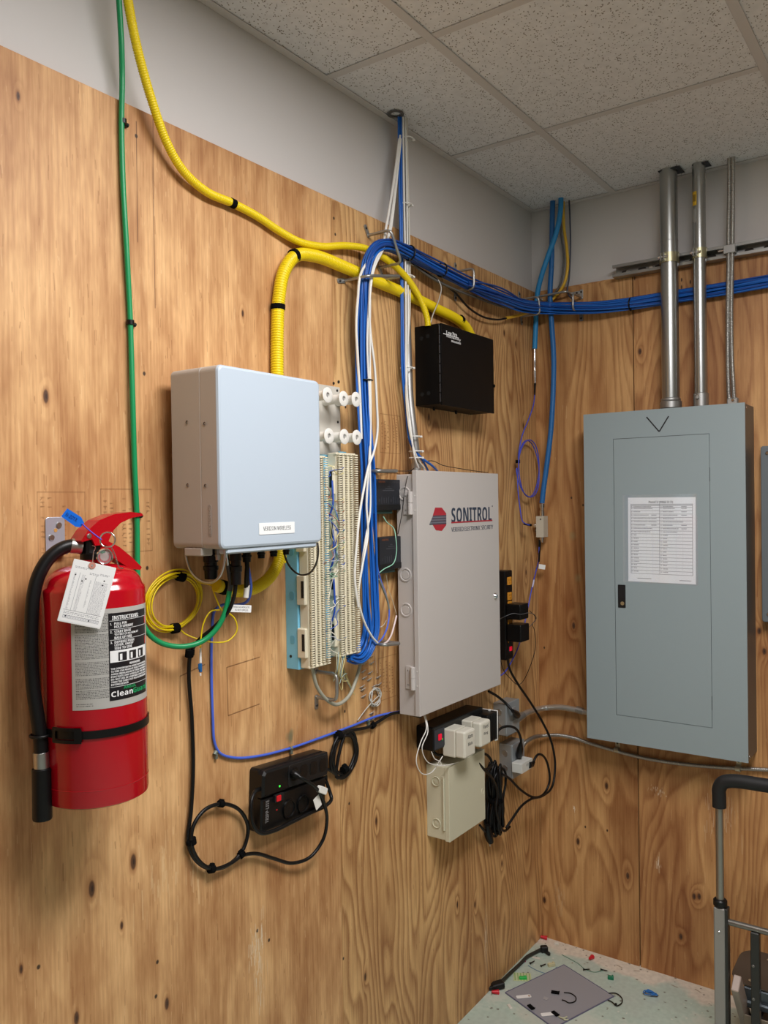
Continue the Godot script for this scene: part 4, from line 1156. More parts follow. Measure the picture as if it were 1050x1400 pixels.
func punch_block() -> void:
	# mushroom board above
	var mb := on_long("mushroom_board", "grey steel board with white plastic cable spools above the punch block", "cable organizer", 1.292, 1.775, 0.0)
	part("plate", sh().at(V(0.0, 0.088, 0)).slab(0.165, 0.178, 0.0, 0.014, 0.003, 0.001), mt(c8(200, 196, 186), 0.5), mb)
	for q in [V(0.0145, 1.9427, 1.2218), V(0.0145, 1.8624, 1.2208)]:
		part("hole", sh().at(loc(mb, q), V(PI / 2, 0, 0)).cyl(0.0034, -0.0005, 0.0004, 12, 0.0001), _mm.dark, mb)
	var sp := func(parent: Node3D, p: Vector3, q: Vector3) -> void:
		var l := loc(parent, p)
		var s := sh()
		s.at(V(l.x, l.y, 0.0), V(PI / 2, 0, 0))
		s.lathe([Vector2(0, 0.01), Vector2(0.014, 0.011), Vector2(0.0125, 0.02), Vector2(0.0115, l.z - 0.006), Vector2(0.014, l.z - 0.004), Vector2(0.0185, l.z - 0.002), Vector2(0.0188, l.z), Vector2(0.017, l.z + 0.0012), Vector2(0.0065, l.z + 0.001), Vector2(0.006, l.z - 0.004), Vector2(0, l.z - 0.004)], 28)
		var o := part("spool", s, _mm.white, parent)
		part("hub", sh().at(V(l.x, l.y, 0), V(PI / 2, 0, 0)).cyl(0.0055, l.z - 0.006, l.z - 0.002, 6, 0.0004), _mm.grey, o)
	for q in [V(0.075, 1.9152, 1.3354), V(0.075, 1.9123, 1.2727), V(0.075, 1.8169, 1.3322), V(0.075, 1.8186, 1.272)]:
		sp.call(mb, q, q)
	var k := 0
	for q in [[V(0.075, 1.9152, 1.2218), "white plastic cable spool on the wall beside the blue bundle, the upper one"], [V(0.075, 1.8196, 1.2211), "white plastic cable spool on the wall beside the blue bundle, the lower one"]]:
		var o := on_long("cable_spool", q[1], "cable organizer", q[0].z, q[0].y, 0.0)
		var s := sh()
		s.at(V(0, 0, 0), V(PI / 2, 0, 0))
		s.lathe([Vector2(0, 0.0), Vector2(0.016, 0.0), Vector2(0.0125, 0.012), Vector2(0.0115, 0.069), Vector2(0.014, 0.071), Vector2(0.0185, 0.073), Vector2(0.0188, 0.075), Vector2(0.017, 0.0762), Vector2(0.0065, 0.076), Vector2(0.006, 0.071), Vector2(0, 0.071)], 28)
		part("spool", s, _mm.white, o)
		part("hub", sh().at(V(0, 0, 0), V(PI / 2, 0, 0)).cyl(0.0055, 0.069, 0.073, 6, 0.0004), _mm.grey, o)
	# blue bracket with two columns of connecting blocks
	var y0 := 1.272
	var y1 := 1.775
	var h := y1 - y0
	var t := on_long("punch_down_frame", "sky blue wall bracket carrying two cream punch-down block columns", "punch block", 1.316, y0, 0.0)
	var blue := mt(c8(126, 200, 232), 0.5)
	var bs := sh()
	bs.box(V(0, h / 2, 0.002), V(0.194, h + 0.02, 0.004), 0.0008)
	bs.box(V(-0.0965, h / 2, 0.019), V(0.003, h + 0.02, 0.038), 0.0008)
	bs.box(V(0.0965, h / 2, 0.019), V(0.003, h + 0.02, 0.038), 0.0008)
	bs.box(V(-0.082, h / 2, 0.037), V(0.03, h + 0.02, 0.003), 0.0008)
	bs.box(V(0.082, h / 2, 0.037), V(0.03, h + 0.02, 0.003), 0.0008)
	bs.box(V(0.0, h / 2, 0.034), V(0.06, h, 0.003), 0.0008)
	part("bracket", bs, blue, t)
	for k2 in 5:
		part("knockout", sh().at(V(-0.0981, 0.06 + k2 * 0.105, 0.02), V(0, -PI / 2, 0)).slab(0.014, 0.02, -0.0002, 0.0006, 0.005, 0.0002), mt(c8(98, 172, 202), 0.5), t)
	part("hole", sh().at(V(-0.0981, 0.02, 0.014), V(0, 0, PI / 2)).cyl(0.0036, -0.001, 0.0006, 12, 0.0001), _mm.dark, t)
	for q in [[-0.060, 0.07, -0.03], [0.056, 0.078, 0.012]]:
		var x: float = q[0]
		var w: float = q[1]
		var ys := -0.006 if x < 0 else 0.004
		var b := part("block", sh().box(V(x, h / 2 + ys, 0.053), V(w * 0.94, h, 0.028), 0.002), _mm.cream, t)
		# side clips with their slots
		for k3 in 4:
			part("side_clip", sh().box(V(x - w * 0.5, 0.06 + k3 * 0.125 + ys, 0.05), V(0.012, 0.07, 0.026), 0.002), _mm.cream, b)
			part("slot", sh().box(V(x - w * 0.5 - 0.0062, 0.062 + k3 * 0.125 + ys, 0.056), V(0.0012, 0.04, 0.008), 0.0002), _mm.dark, b)
		var cs := sh()
		var n := 88
		for k4 in 5:
			comb(cs, x - w * 0.42 + k4 * w * 0.21, 0.002 + ys, h - 0.002 + ys, 0.071 + (0.004 if k4 in [0, 4] else 0.0), n, w * (0.13 if k4 in [0, 4] else 0.06))
		var c := part("comb_teeth", cs, mt(c8(234, 226, 200), 0.5), b)
		c.set_meta("kind", "stuff")
		var pins := sh()
		for k5 in [-0.26, 0.0, 0.26]:
			comb(pins, x + k5 * w, 0.004 + ys, h - 0.004 + ys, 0.0695, n, w * 0.05)
		var pi := part("clips", pins, mt(c8(120, 116, 108), 0.35, 0.8), b)
		pi.set_meta("kind", "stuff")
		for e in [0.003, h - 0.003]:
			part("end_rail", sh().box(V(x, e + ys, 0.066), V(w, 0.006, 0.008), 0.0015), _mm.cream, b)
	# loose jumper pairs between the columns
	var rg := RandomNumberGenerator.new()
	rg.seed = 31
	var cols := [c8(232, 226, 210), c8(60, 96, 190), c8(176, 110, 80), c8(120, 160, 130), c8(180, 184, 196), c8(226, 210, 140)]
	for i in 26:
		var ya := rg.randf_range(1.3, 1.75)
		var yb := clampf(ya + rg.randf_range(-0.16, 0.1), 1.28, 1.76)
		var za := 1.316 + 0.0 + rg.randf_range(0.01, 0.028)
		var pts := [V(0.066, ya, za + 0.012), V(rg.randf_range(0.06, 0.085), lerpf(ya, yb, 0.3), 1.318 + rg.randf_range(-0.012, 0.012)), V(rg.randf_range(0.055, 0.085), lerpf(ya, yb, 0.7), 1.318 + rg.randf_range(-0.014, 0.01)), V(0.07, yb, 1.294 - rg.randf_range(0.0, 0.012)), V(0.076, yb + 0.004, 1.278)]
		cable("jumper_wire", pts, rg.randf_range(0.0009, 0.0013), mt(cols[i % cols.size()], 0.5), "fine %s jumper wire strung between the two punch block columns" % ["ivory", "blue", "copper brown", "green", "silvery", "yellow"][i % 6], "wire", "jumper wires between the block columns", 5, 4)
	for i in 3:
		cable("jumper_pair", [V(0.06, 1.36 + i * 0.13, 1.32), V(0.07, 1.39 + i * 0.13, 1.316), V(0.066, 1.44 + i * 0.12, 1.31), V(0.06, 1.47 + i * 0.12, 1.305)], 0.0024, mt(c8(30, 74, 170), 0.5), "short dark blue cable end tucked between the punch block columns", "wire", "cable ends between the block columns", 6, 4)
	for i in 6:
		var x0 := 438.0 + i * 4
		var pa := [V(0.07, 1.29, 1.31 - i * 0.008), V(0.075, 1.255 - i * 0.006, 1.318 - i * 0.004), V(0.05, 1.215 + 0.012 * sin(i * 2.1), 1.30 - i * 0.012), V(0.03, 1.20 + 0.02 * cos(i * 1.7), 1.26 - i * 0.01), V(0.02, 1.222 + 0.015 * sin(i * 3.0), 1.22), V(0.012, 1.19 - 0.008 * i, 1.195 - 0.006 * i)]
		cable("jumper_wire", pa, 0.001, mt([c8(206, 206, 170), c8(170, 196, 190), c8(226, 214, 150)][i % 3], 0.5), "pale twisted pair looping out below the punch block columns", "wire", "twisted pairs looping below the block", 5, 5)
	cable("riser_cable", [V(0.05, 1.30, 1.395), V(0.05, 1.2587, 1.3786), V(0.045, 1.2139, 1.3574), V(0.04, 1.1706, 1.3132), V(0.035, 1.149, 1.2641), V(0.03, 1.1614, 1.2091), V(0.028, 1.2021, 1.1743), V(0.03, 1.2596, 1.15), V(0.03, 1.3019, 1.136)], 0.0046, mt(c8(168, 166, 150), 0.5), "thick grey jacketed cable looping under the punch blocks to the blue bundle", "cable", "", 10)
	# coiled spare pair on the wall
	var cp := []
	var cc := V(0.006, 1.1246, 1.0678)
	for i in 81:
		var a := TAU * i / 16.0
		var rr := 0.0215 + 0.003 * sin(i * 0.7)
		cp.append(V(0.004 + 0.008 * (0.5 + 0.5 * sin(i * 0.9)), cc.y + sin(a) * rr * 1.05, cc.z - cos(a) * rr))
	cp.append_array([V(0.01, 1.1118, 1.0905), V(0.01, 1.1009, 1.114), V(0.006, 1.0878, 1.1286), V(0.004, 1.0769, 1.1424)])
	cable("wire_coil", cp, 0.0013, mt(c8(196, 196, 190), 0.5), "small coil of bare grey wire hung on the plywood below the punch block", "wire", "", 6, 3)
	var pts2 := [V(0, 1.2374, 1.077), V(0, 1.2245, 1.1073), V(0, 1.219, 1.0741), V(0, 1.2035, 1.1111), V(0, 1.1943, 1.0814), V(0, 1.1852, 1.1083), V(0, 1.1771, 1.0852), V(0, 1.1757, 1.0444), V(0, 1.1635, 1.1187), V(0, 1.155, 1.1156), V(0, 1.1368, 1.1128), V(0, 1.1548, 1.0621), V(0, 1.155, 1.0415), V(0, 1.0838, 1.0775), V(0, 1.0652, 1.0746)]
	for q in pts2:
		var o := on_long("staple", "bent grey wire staple with pinched wire ends on the plywood", "staple", q.z, q.y, 0.0, "staples below the punch block")
		part("bow", sh().tube(cr([V(-0.008, -0.0035, 0.0005), V(-0.005, 0, 0.005), V(0.002, 0.001, 0.006), V(0.009, 0.002, 0.004)], 3), 0.0014, 6).tube([V(-0.001, -0.006, 0.0), V(0, 0, 0.005)], 0.0016, 6), mt(c8(178, 172, 164), 0.4, 0.3), o)


# the blue data cables: along the back wall, round the corner, over a hook and down to the block
func run_bundle(called: String, path: Array, n: int, r: float, spread: Array, m: Material, label: String, group: String, sd: int, sub := 5) -> void:
	var rg := RandomNumberGenerator.new()
	rg.seed = sd
	var p := cr(path, sub)
	var np := p.size()
	for c in n:
		var a := c * 2.39996
		var rad := sqrt((c + 0.5) / n)
		var w1 := rg.randf_range(0.05, 0.14)
		var w2 := rg.randf() * TAU
		var pts := []
		for i in np:
			var f := float(i) / (np - 1) * (spread.size() - 1)
			var i0 := mini(int(f), spread.size() - 2)
			var sp: Vector2 = (spread[i0] as Vector2).lerp(spread[i0 + 1], f - i0)
			var t: Vector3 = (p[mini(i + 1, np - 1)] - p[maxi(i - 1, 0)]).normalized()
			var out := (Vector3(1, 0, 0) if p[i].z > 0.12 else Vector3(0, 0, 1) if p[i].x > 0.12 else Vector3(1, 0, 1).normalized())
			out = (out - t * out.dot(t)).normalized()
			var side := t.cross(out)
			var aa := a + 0.5 * sin(i * w1 + w2)
			pts.append(p[i] + side * cos(aa) * rad * sp.x + out * sin(aa) * rad * sp.y)
		solo(called, sh().tube(pts, r, 7), m, label, "cable", group)


func data_bundle() -> void:
	var dblue := mt(c8(18, 68, 146), 0.45)
	var top := [V(0.961, 2.3286, 0.03), V(0.8374, 2.3356, 0.03), V(0.7061, 2.3341, 0.028), V(0.5901, 2.334, 0.024), V(0.4809, 2.3341, 0.022), V(0.3716, 2.3306, 0.035), V(0.2588, 2.3318, 0.05), V(0.1527, 2.3432, 0.058), V(0.0799, 2.3524, 0.066)]
	var corner := [V(0.06, 2.3341, 0.225), V(0.056, 2.3326, 0.357), V(0.05, 2.3345, 0.5002), V(0.046, 2.3394, 0.6166), V(0.046, 2.3477, 0.7651), V(0.046, 2.3528, 0.8657), V(0.05, 2.3551, 0.9586), V(0.055, 2.3496, 1.0441), V(0.058, 2.327, 1.1029)]
	var down := [V(0.054, 2.2878, 1.1342), V(0.05, 2.2326, 1.1463), V(0.044, 2.165, 1.1463), V(0.036, 2.0715, 1.1411), V(0.034, 1.9572, 1.138), V(0.04, 1.8415, 1.1393), V(0.044, 1.7359, 1.1377), V(0.044, 1.6304, 1.1403), V(0.044, 1.5152, 1.1399), V(0.046, 1.3999, 1.1391), V(0.05, 1.3199, 1.1433), V(0.05, 1.2788, 1.1636), V(0.055, 1.2626, 1.2023), V(0.06, 1.2718, 1.2453)]
	var sp := [Vector2(0.018, 0.01), Vector2(0.02, 0.013), Vector2(0.019, 0.016), Vector2(0.02, 0.013), Vector2(0.015, 0.013), Vector2(0.013, 0.012), Vector2(0.0125, 0.012), Vector2(0.028, 0.015), Vector2(0.033, 0.016), Vector2(0.032, 0.016), Vector2(0.016, 0.012)]
	run_bundle("data_cable", top + corner + down, 15, 0.0031, sp, _mm.blue, "blue data cable in the bundle running round the corner down to the punch block", "blue data cables to the punch block", 5)
	# more that end behind the organizer
	var sp2 := [Vector2(0.02, 0.012), Vector2(0.022, 0.014), Vector2(0.022, 0.016), Vector2(0.027, 0.018), Vector2(0.02, 0.016), Vector2(0.016, 0.012), Vector2(0.013, 0.012), Vector2(0.012, 0.01)]
	run_bundle("data_cable", top + corner + down.slice(0, 8), 9, 0.0029, sp2, dblue, "darker blue data cable in the bundle that ends behind the spools", "dark blue data cables to the spools", 8)
	for q in [[V(0.05, 2.356, 0.929), V(0.05, 2.3572, 0.9585), "black tie on the blue bundle just past the top hook"], [V(0.046, 2.3492, 0.7483), V(0.046, 2.3505, 0.7816), "black tie on the blue bundle above the black box"], [V(0.3771, 2.3296, 0.036), V(0.3975, 2.3291, 0.036), "black tie on the blue bundle left of the conduits"]]:
		var s := []
		for i in 16:
			var t: Vector3 = (q[0] - q[1]).normalized()
			var u := t.cross(Vector3.UP).normalized()
			var w := t.cross(u)
			s.append(q[0] + u * cos(TAU * i / 16) * 0.0185 + w * sin(TAU * i / 16) * 0.021)
		solo("cable_tie", sh().tube(s, 0.0024, 6, [], true).at(s[4]).box(V(0, 0.002, 0), V(0.007, 0.009, 0.006), 0.001), _mm.black, (q[2] as String).replace("left of", "before"), "cable tie")
	# stray cables that sag away from the bundle in the corner
	cable("data_cable", [V(0.06, 2.3377, 0.6137), V(0.06, 2.3579, 0.4933), V(0.06, 2.365, 0.3639), V(0.06, 2.3539, 0.2418), V(0.06, 2.3488, 0.1594)], 0.0028, dblue, "stray blue cable bowing above the bundle near the corner", "cable")
	cable("data_cable", [V(0.066, 2.3254, 0.6246), V(0.066, 2.3364, 0.4902), V(0.066, 2.3423, 0.3494), V(0.062, 2.3458, 0.2288), V(0.06, 2.348, 0.1352)], 0.0028, dblue, "second stray blue cable riding on top of the bundle near the corner", "cable")
	cable("coax_cable", [V(0.03, 2.3418, 0.8991), V(0.03, 2.3252, 0.7811), V(0.028, 2.3147, 0.6849), V(0.026, 2.3037, 0.6285), V(0.024, 2.277, 0.5516), V(0.022, 2.2644, 0.4505), V(0.022, 2.2726, 0.3463), V(0.022, 2.2954, 0.2577)], 0.0034, _mm.rubber, "black cable sagging below the blue bundle to a yellow sleeve", "cable")
	cable("cable_sleeve", [V(0.022, 2.289, 0.2803), V(0.026, 2.3086, 0.2082), V(0.04, 2.3314, 0.1418), V(0.0452, 2.3676, 0.04), V(0.0758, 2.3864, 0.03), V(0.1085, 2.4145, 0.025), V(0.1317, 2.4481, 0.025), V(0.1436, 2.4992, 0.025), V(0.1396, 2.5701, 0.02), V(0.1272, 2.6536, 0.015), V(0.1237, 2.7624, 0.01)], 0.0055, mt(c8(222, 176, 50), 0.45), "yellow sleeve dropping from the ceiling in the corner and under the bundle", "cable sleeve", "", 10)
	cable("grey_cable", [V(0.1131, 2.7642, 0.012), V(0.1151, 2.6296, 0.014), V(0.1262, 2.5416, 0.016), V(0.1125, 2.447, 0.02), V(0.0841, 2.4082, 0.022), V(0.0467, 2.38, 0.03), V(0.05, 2.334, 0.1628), V(0.04, 2.316, 0.326), V(0.036, 2.3132, 0.4997), V(0.034, 2.3121, 0.6599), V(0.03, 2.3208, 0.7813), V(0.03, 2.3377, 0.8801)], 0.004, mt(c8(92, 90, 86), 0.5), "dark grey cable beside the yellow sleeve, running under the blue bundle", "cable")
	cable("grey_cable", [V(0.1471, 2.7566, 0.012), V(0.1515, 2.5959, 0.014), V(0.145, 2.4637, 0.016), V(0.1404, 2.4105, 0.02), V(0.1721, 2.3719, 0.03)], 0.003, mt(c8(60, 66, 84), 0.5), "thin dark cable hugging the yellow sleeve in the corner", "cable")
	cable("clear_wire", [V(0.03, 2.3376, 0.8992), V(0.03, 2.3294, 0.8215), V(0.03, 2.327, 0.7521), V(0.04, 2.3008, 0.7439), V(0.045, 2.2564, 0.7659), V(0.05, 2.2047, 0.8083), V(0.05, 2.1718, 0.8253)], 0.0018, mt(c8(190, 186, 176), 0.3), "thin pale wire dropping from the bundle into the black box", "wire")
	# white cables: from the ceiling over the hook and down in front of the blue ones
	var wt := [["white cable on the camera side of the blue bundle", [V(0.03, 2.6764, 0.9427), V(0.035, 2.5402, 0.9824), V(0.045, 2.4031, 1.0354), V(0.055, 2.337, 1.0717), V(0.058, 2.2972, 1.1233), V(0.055, 2.244, 1.1685), V(0.05, 2.1775, 1.1761), V(0.045, 2.1122, 1.1773), V(0.042, 2.0289, 1.1692), V(0.04, 1.9354, 1.1594), V(0.045, 1.8208, 1.1625)], 0.0036],
		["white cable strapped inside the blue bundle over the top hook", [V(0.03, 2.688, 0.9387), V(0.034, 2.5442, 0.9701), V(0.044, 2.4082, 1.0164), V(0.056, 2.3485, 1.0558), V(0.066, 2.3031, 1.108), V(0.068, 2.2381, 1.1417), V(0.062, 2.1626, 1.145), V(0.054, 2.0691, 1.1429), V(0.052, 1.9368, 1.1338), V(0.055, 1.8216, 1.1376), V(0.06, 1.7445, 1.1528), V(0.065, 1.6497, 1.1715), V(0.07, 1.5744, 1.1738), V(0.075, 1.5013, 1.2044), V(0.074, 1.4194, 1.2236), V(0.07, 1.361, 1.2012), V(0.068, 1.3128, 1.1649), V(0.066, 1.2872, 1.1335)], 0.003],
		["loose white cable bowing out beyond the blue bundle", [V(0.03, 2.6789, 0.9352), V(0.044, 2.4101, 1.0094), V(0.06, 2.3321, 1.0721), V(0.07, 2.2545, 1.1343), V(0.066, 2.1616, 1.1473), V(0.06, 2.0886, 1.1345), V(0.058, 2.0148, 1.1173), V(0.058, 1.9194, 1.1098), V(0.058, 1.8423, 1.1084), V(0.06, 1.7873, 1.129), V(0.066, 1.7498, 1.1608), V(0.072, 1.6965, 1.1892), V(0.076, 1.6315, 1.2148), V(0.08, 1.5585, 1.2342), V(0.08, 1.4677, 1.2455), V(0.078, 1.3926, 1.2296)], 0.0032],
		["thin white cable along the blue bundle by the spools", [V(0.05, 2.3803, 1.0431), V(0.062, 2.3164, 1.0954), V(0.07, 2.2474, 1.141), V(0.064, 2.1439, 1.1418), V(0.055, 2.0131, 1.1328), V(0.055, 1.8984, 1.1324), V(0.06, 1.7447, 1.1463), V(0.064, 1.6305, 1.1546), V(0.068, 1.5652, 1.1808), V(0.07, 1.4918, 1.2041)], 0.0026]]
	for q in wt:
		cable("white_cable", q[1], q[2], _mm.white, q[0], "cable", "", 8)
	strap("cable_tie", V(0.04, 1.9764, 1.1327), V(0, 1, 0), 0.019, 0.003, _mm.black, "black tie round the blue bundle above the spools", "cable tie", "", false)
	# hooks
	d_ring("wire hook near the plywood top where the blue bundle turns downward", V(0.0005, 2.3821, 1.0592), V(0.0005, 2.3057, 1.0098), V(0.075, 0, 0))
	d_ring("wire hook carrying the blue bundle above the black box", V(0.0005, 2.3845, 0.5918), V(0.0005, 2.3215, 0.5935), V(0.068, 0, 0))
	d_ring("wire hook carrying the blue bundle at the corner", V(0.0005, 2.3842, 0.1304), V(0.0005, 2.325, 0.12), V(0.075, 0, 0))
	d_ring("wire hook on the back wall carrying the blue bundle", V(0.1854, 2.3887, 0.0005), V(0.1847, 2.3331, 0.0005), V(0, 0, 0.08))
	d_ring("wire ring lying level round the blue bundle, below the top hook", V(0.0005, 2.2359, 1.1694), V(0.0005, 2.2676, 1.0177), V(0.078, 0, 0))
	d_ring("level wire ring on the back wall round the yellow sleeve", V(0.1492, 2.4076, 0.0005), V(0.0277, 2.4048, 0.0005), V(0, 0, 0.05))
	d_ring("grey ring round the blue cables above the upper black module", V(0.0005, 1.7376, 1.1279), V(0.0005, 1.7396, 1.0379), V(0.074, 0, 0), 0.0045, false)
	d_ring("grey ring gathering the blue cables at the foot of the block", V(0.0005, 1.282, 1.123), V(0.0005, 1.2754, 1.0495), V(0.082, 0, 0), 0.0045, false)
	d_ring("bare wire hook sticking out below the punch blocks", V(0.0005, 1.2357, 1.3064), V(0.0005, 1.1719, 1.308), V(0.066, 0, 0), 0.0045)
	# riser conduit with cables tied on
	var co := thing("riser_conduit", "galvanized riser conduit dropping from the ceiling into the alarm panel", "conduit", "", V(0.02, 2.4625, 0.9074))
	part("pipe", sh().tube(cr(locs(co, [V(0.02, 2.7431, 0.9076), V(0.02, 2.5662, 0.9084), V(0.02, 2.3586, 0.9063), V(0.02, 2.1713, 0.9036), V(0.02, 2.0463, 0.8992), V(0.024, 1.9515, 0.9001), V(0.034, 1.8567, 0.8987), V(0.038, 1.8043, 0.8947), V(0.038, 1.752, 0.8922), V(0.038, 1.7268, 0.8909)]), 8), 0.0118, 18), _mm.zinc, co)
	part("connector", sh().tube(locs(co, [V(0.038, 1.7646, 0.8918), V(0.038, 1.7478, 0.8923), V(0.038, 1.7352, 0.8907)]), 0.0145, 16), _mm.zinc, co)
	var rc := [["blue cable tied to the riser conduit, the outer one", [V(0.026, 2.7403, 0.9388), V(0.026, 2.5552, 0.9399), V(0.026, 2.3502, 0.9378), V(0.026, 2.1645, 0.9388), V(0.026, 2.02, 0.9388), V(0.03, 1.9173, 0.9288), V(0.044, 1.8232, 0.9299), V(0.055, 1.7885, 0.9059), V(0.06, 1.7609, 0.8441), V(0.04, 1.7461, 0.7795)], 0.0034, _mm.blue],
		["blue cable tied to the riser conduit, the inner one", [V(0.03, 2.7411, 0.9337), V(0.03, 2.5559, 0.9347), V(0.03, 2.3498, 0.9363), V(0.03, 2.1642, 0.9374), V(0.032, 2.0197, 0.9367), V(0.038, 1.9062, 0.9299), V(0.052, 1.8124, 0.9311), V(0.05, 1.773, 0.8754), V(0.04, 1.7428, 0.8287)], 0.003, _mm.blue],
		["white cable tied down the front of the riser conduit", [V(0.036, 2.7402, 0.9315), V(0.036, 2.5551, 0.9326), V(0.036, 2.35, 0.9304), V(0.036, 2.1643, 0.9315), V(0.036, 2.0194, 0.9352), V(0.04, 1.9162, 0.9327), V(0.054, 1.8082, 0.9305), V(0.05, 1.7683, 0.891), V(0.04, 1.7404, 0.8447)], 0.0028, _mm.white],
		["white cable on the far side of the riser conduit", [V(0.036, 2.7443, 0.9203), V(0.036, 2.5597, 0.9176), V(0.036, 2.3527, 0.9192), V(0.035, 2.1666, 0.9187), V(0.036, 2.0618, 0.9267), V(0.038, 1.978, 0.9356), V(0.046, 1.8745, 0.9316), V(0.055, 1.7815, 0.9251), V(0.045, 1.7415, 0.8801)], 0.0028, _mm.white],
		["ivory cable following the riser conduit to the panel", [V(0.032, 2.7505, 0.9067), V(0.032, 2.5648, 0.9039), V(0.032, 2.3575, 0.9017), V(0.033, 2.1896, 0.9076), V(0.036, 2.0826, 0.9261), V(0.036, 1.9574, 0.9368), V(0.05, 1.843, 0.9385), V(0.055, 1.7819, 0.9138), V(0.05, 1.7522, 0.8681)], 0.0026, mt(c8(214, 208, 194), 0.5)]]
	for q in rc:
		cable("riser_cable", q[1], q[2], q[3], q[0], "cable", "", 8)
	for q in [[V(0.03, 2.6894, 0.9052), "white zip tie on the riser just under the ceiling"], [V(0.03, 2.499, 0.9176), "white zip tie on the riser above the plywood edge"], [V(0.03, 2.2966, 0.9153), "white zip tie on the riser behind the yellow innerduct"], [V(0.028, 2.0367, 0.919), "white zip tie on the riser beside the black box"], [V(0.042, 1.8411, 0.9075), "white zip tie on the riser bend, the upper of three"], [V(0.046, 1.7992, 0.9071), "white zip tie on the riser bend, the middle of three"], [V(0.046, 1.7805, 0.9076), "white zip tie on the riser bend, the lowest of three"]]:
		var ring := []
		for i in 18:
			ring.append(q[0] + V(cos(TAU * i / 18) * 0.0185, 0, sin(TAU * i / 18) * 0.0165))
		solo("zip_tie", sh().tube(ring, 0.0018, 6, [], true).at(q[0] + V(0.012, 0, -0.0165)).box(V(0, 0, 0), V(0.008, 0.006, 0.008), 0.001), _mm.white, q[1], "cable tie")
	solo("ceiling_grommet", sh().at(V(0.027, 2.7425, 0.955)).lathe([Vector2(0.014, 0), Vector2(0.023, -0.0005), Vector2(0.024, -0.0015), Vector2(0.022, -0.002), Vector2(0.014, -0.0015)], 24), mt(c8(90, 86, 82), 0.5), "dark collar where the riser conduit meets the ceiling", "collar")


func lock_box() -> void:
	var t := long_box("lock_box", "black steel equipment lock box with white logo under the yellow innerducts", "lock box", V(0.085, 2.1756, 0.8253), V(0.085, 1.9418, 0.497))
	d3 = V(0.329, 0.233, 0.085)
	t.position = V(0, 2.054, 0.665)
	var m := mt(c8(8, 7, 7), 0.5, 0.0, 0.3)
	var b := part("body", sh().box(V(0, 0, 0.042), V(d3.x, d3.y, 0.084), 0.0015), m, t)
	t.position = V(0, (2.17 + 1.938) / 2, (0.832 + 0.504) / 2)
	part("lid", sh().at(V(0.004, 0.0, 0)).slab(d3.x - 0.006, d3.y + 0.004, 0.082, 0.0872, 0.002, 0.0008), m, t)
	for i in 8:
		var yy := lerpf(-0.112, 0.112, (i + 0.5) / 8)
		part("hinge_knuckle", sh().at(V(-d3.x / 2 - 0.0005, yy - 0.0135, 0.0855)).cyl(0.0028, 0, 0.026, 10, 0.0006), mt(c8(46, 46, 48), 0.35, 0.6), t)
	for q in [[0.024, 0.082], [0.046, 0.086], [0.024, -0.082], [0.046, -0.08]]:
		part("vent_hole", sh().at(V(-d3.x / 2, q[1] - 0.002, 0.084 - q[0] - 0.012 if false else q[0]), V(0, 0, PI / 2)).cyl(0.006, -0.0004, 0.0006, 14, 0.0001), mt(c8(6, 6, 6), 0.9), t)
	var lk := part("latch", sh().at(V(d3.x / 2, -0.03, 0.085), V(PI / 2, 0, 0)).cyl(0.005, -0.004, 0.006, 12, 0.001), m, t)
	part("latch_arm", sh().at(V(d3.x / 2 + 0.003, -0.03, 0.08)).box(V(0, 0, 0), V(0.008, 0.014, 0.006), 0.001), m, lk)
	for x in [-0.11, 0.02]:
		part("padlock_loop", sh().at(V(x, -d3.y / 2 - 0.005, 0.03), V(0, 0, 0)).box(V(0, 0, 0), V(0.012, 0.012, 0.004), 0.002), m, t)
	var lg := V(-0.098, 0.088, 0.0872)
	part("lettering", sh().at(lg + V(0.0, 0.008, 0), V(0, 0, 0.02)).words("Low Pro", 0.062, 0.011, 0, 0.0003, true, "Droid Serif"), mt(c8(226, 226, 226), 0.5), t)
	part("lettering", sh().at(lg + V(0.012, -0.0035, 0)).words("Security", 0.085, 0.008, 0, 0.0003, true, "Droid Serif"), mt(c8(226, 226, 226), 0.5), t)
	part("logo_stripe", sh().at(lg + V(0.002, 0.0015, 0)).box(V(-0.005, 0, 0.0002), V(0.09, 0.0022, 0.0004), 0.0001), mt(c8(226, 226, 226), 0.5), t)
	part("lettering", sh().at(lg + V(0.026, -0.0135, 0)).words("ENCLOSURES", 0.055, 0.0055, 0, 0.0003, true), mt(c8(226, 226, 226), 0.5), t)


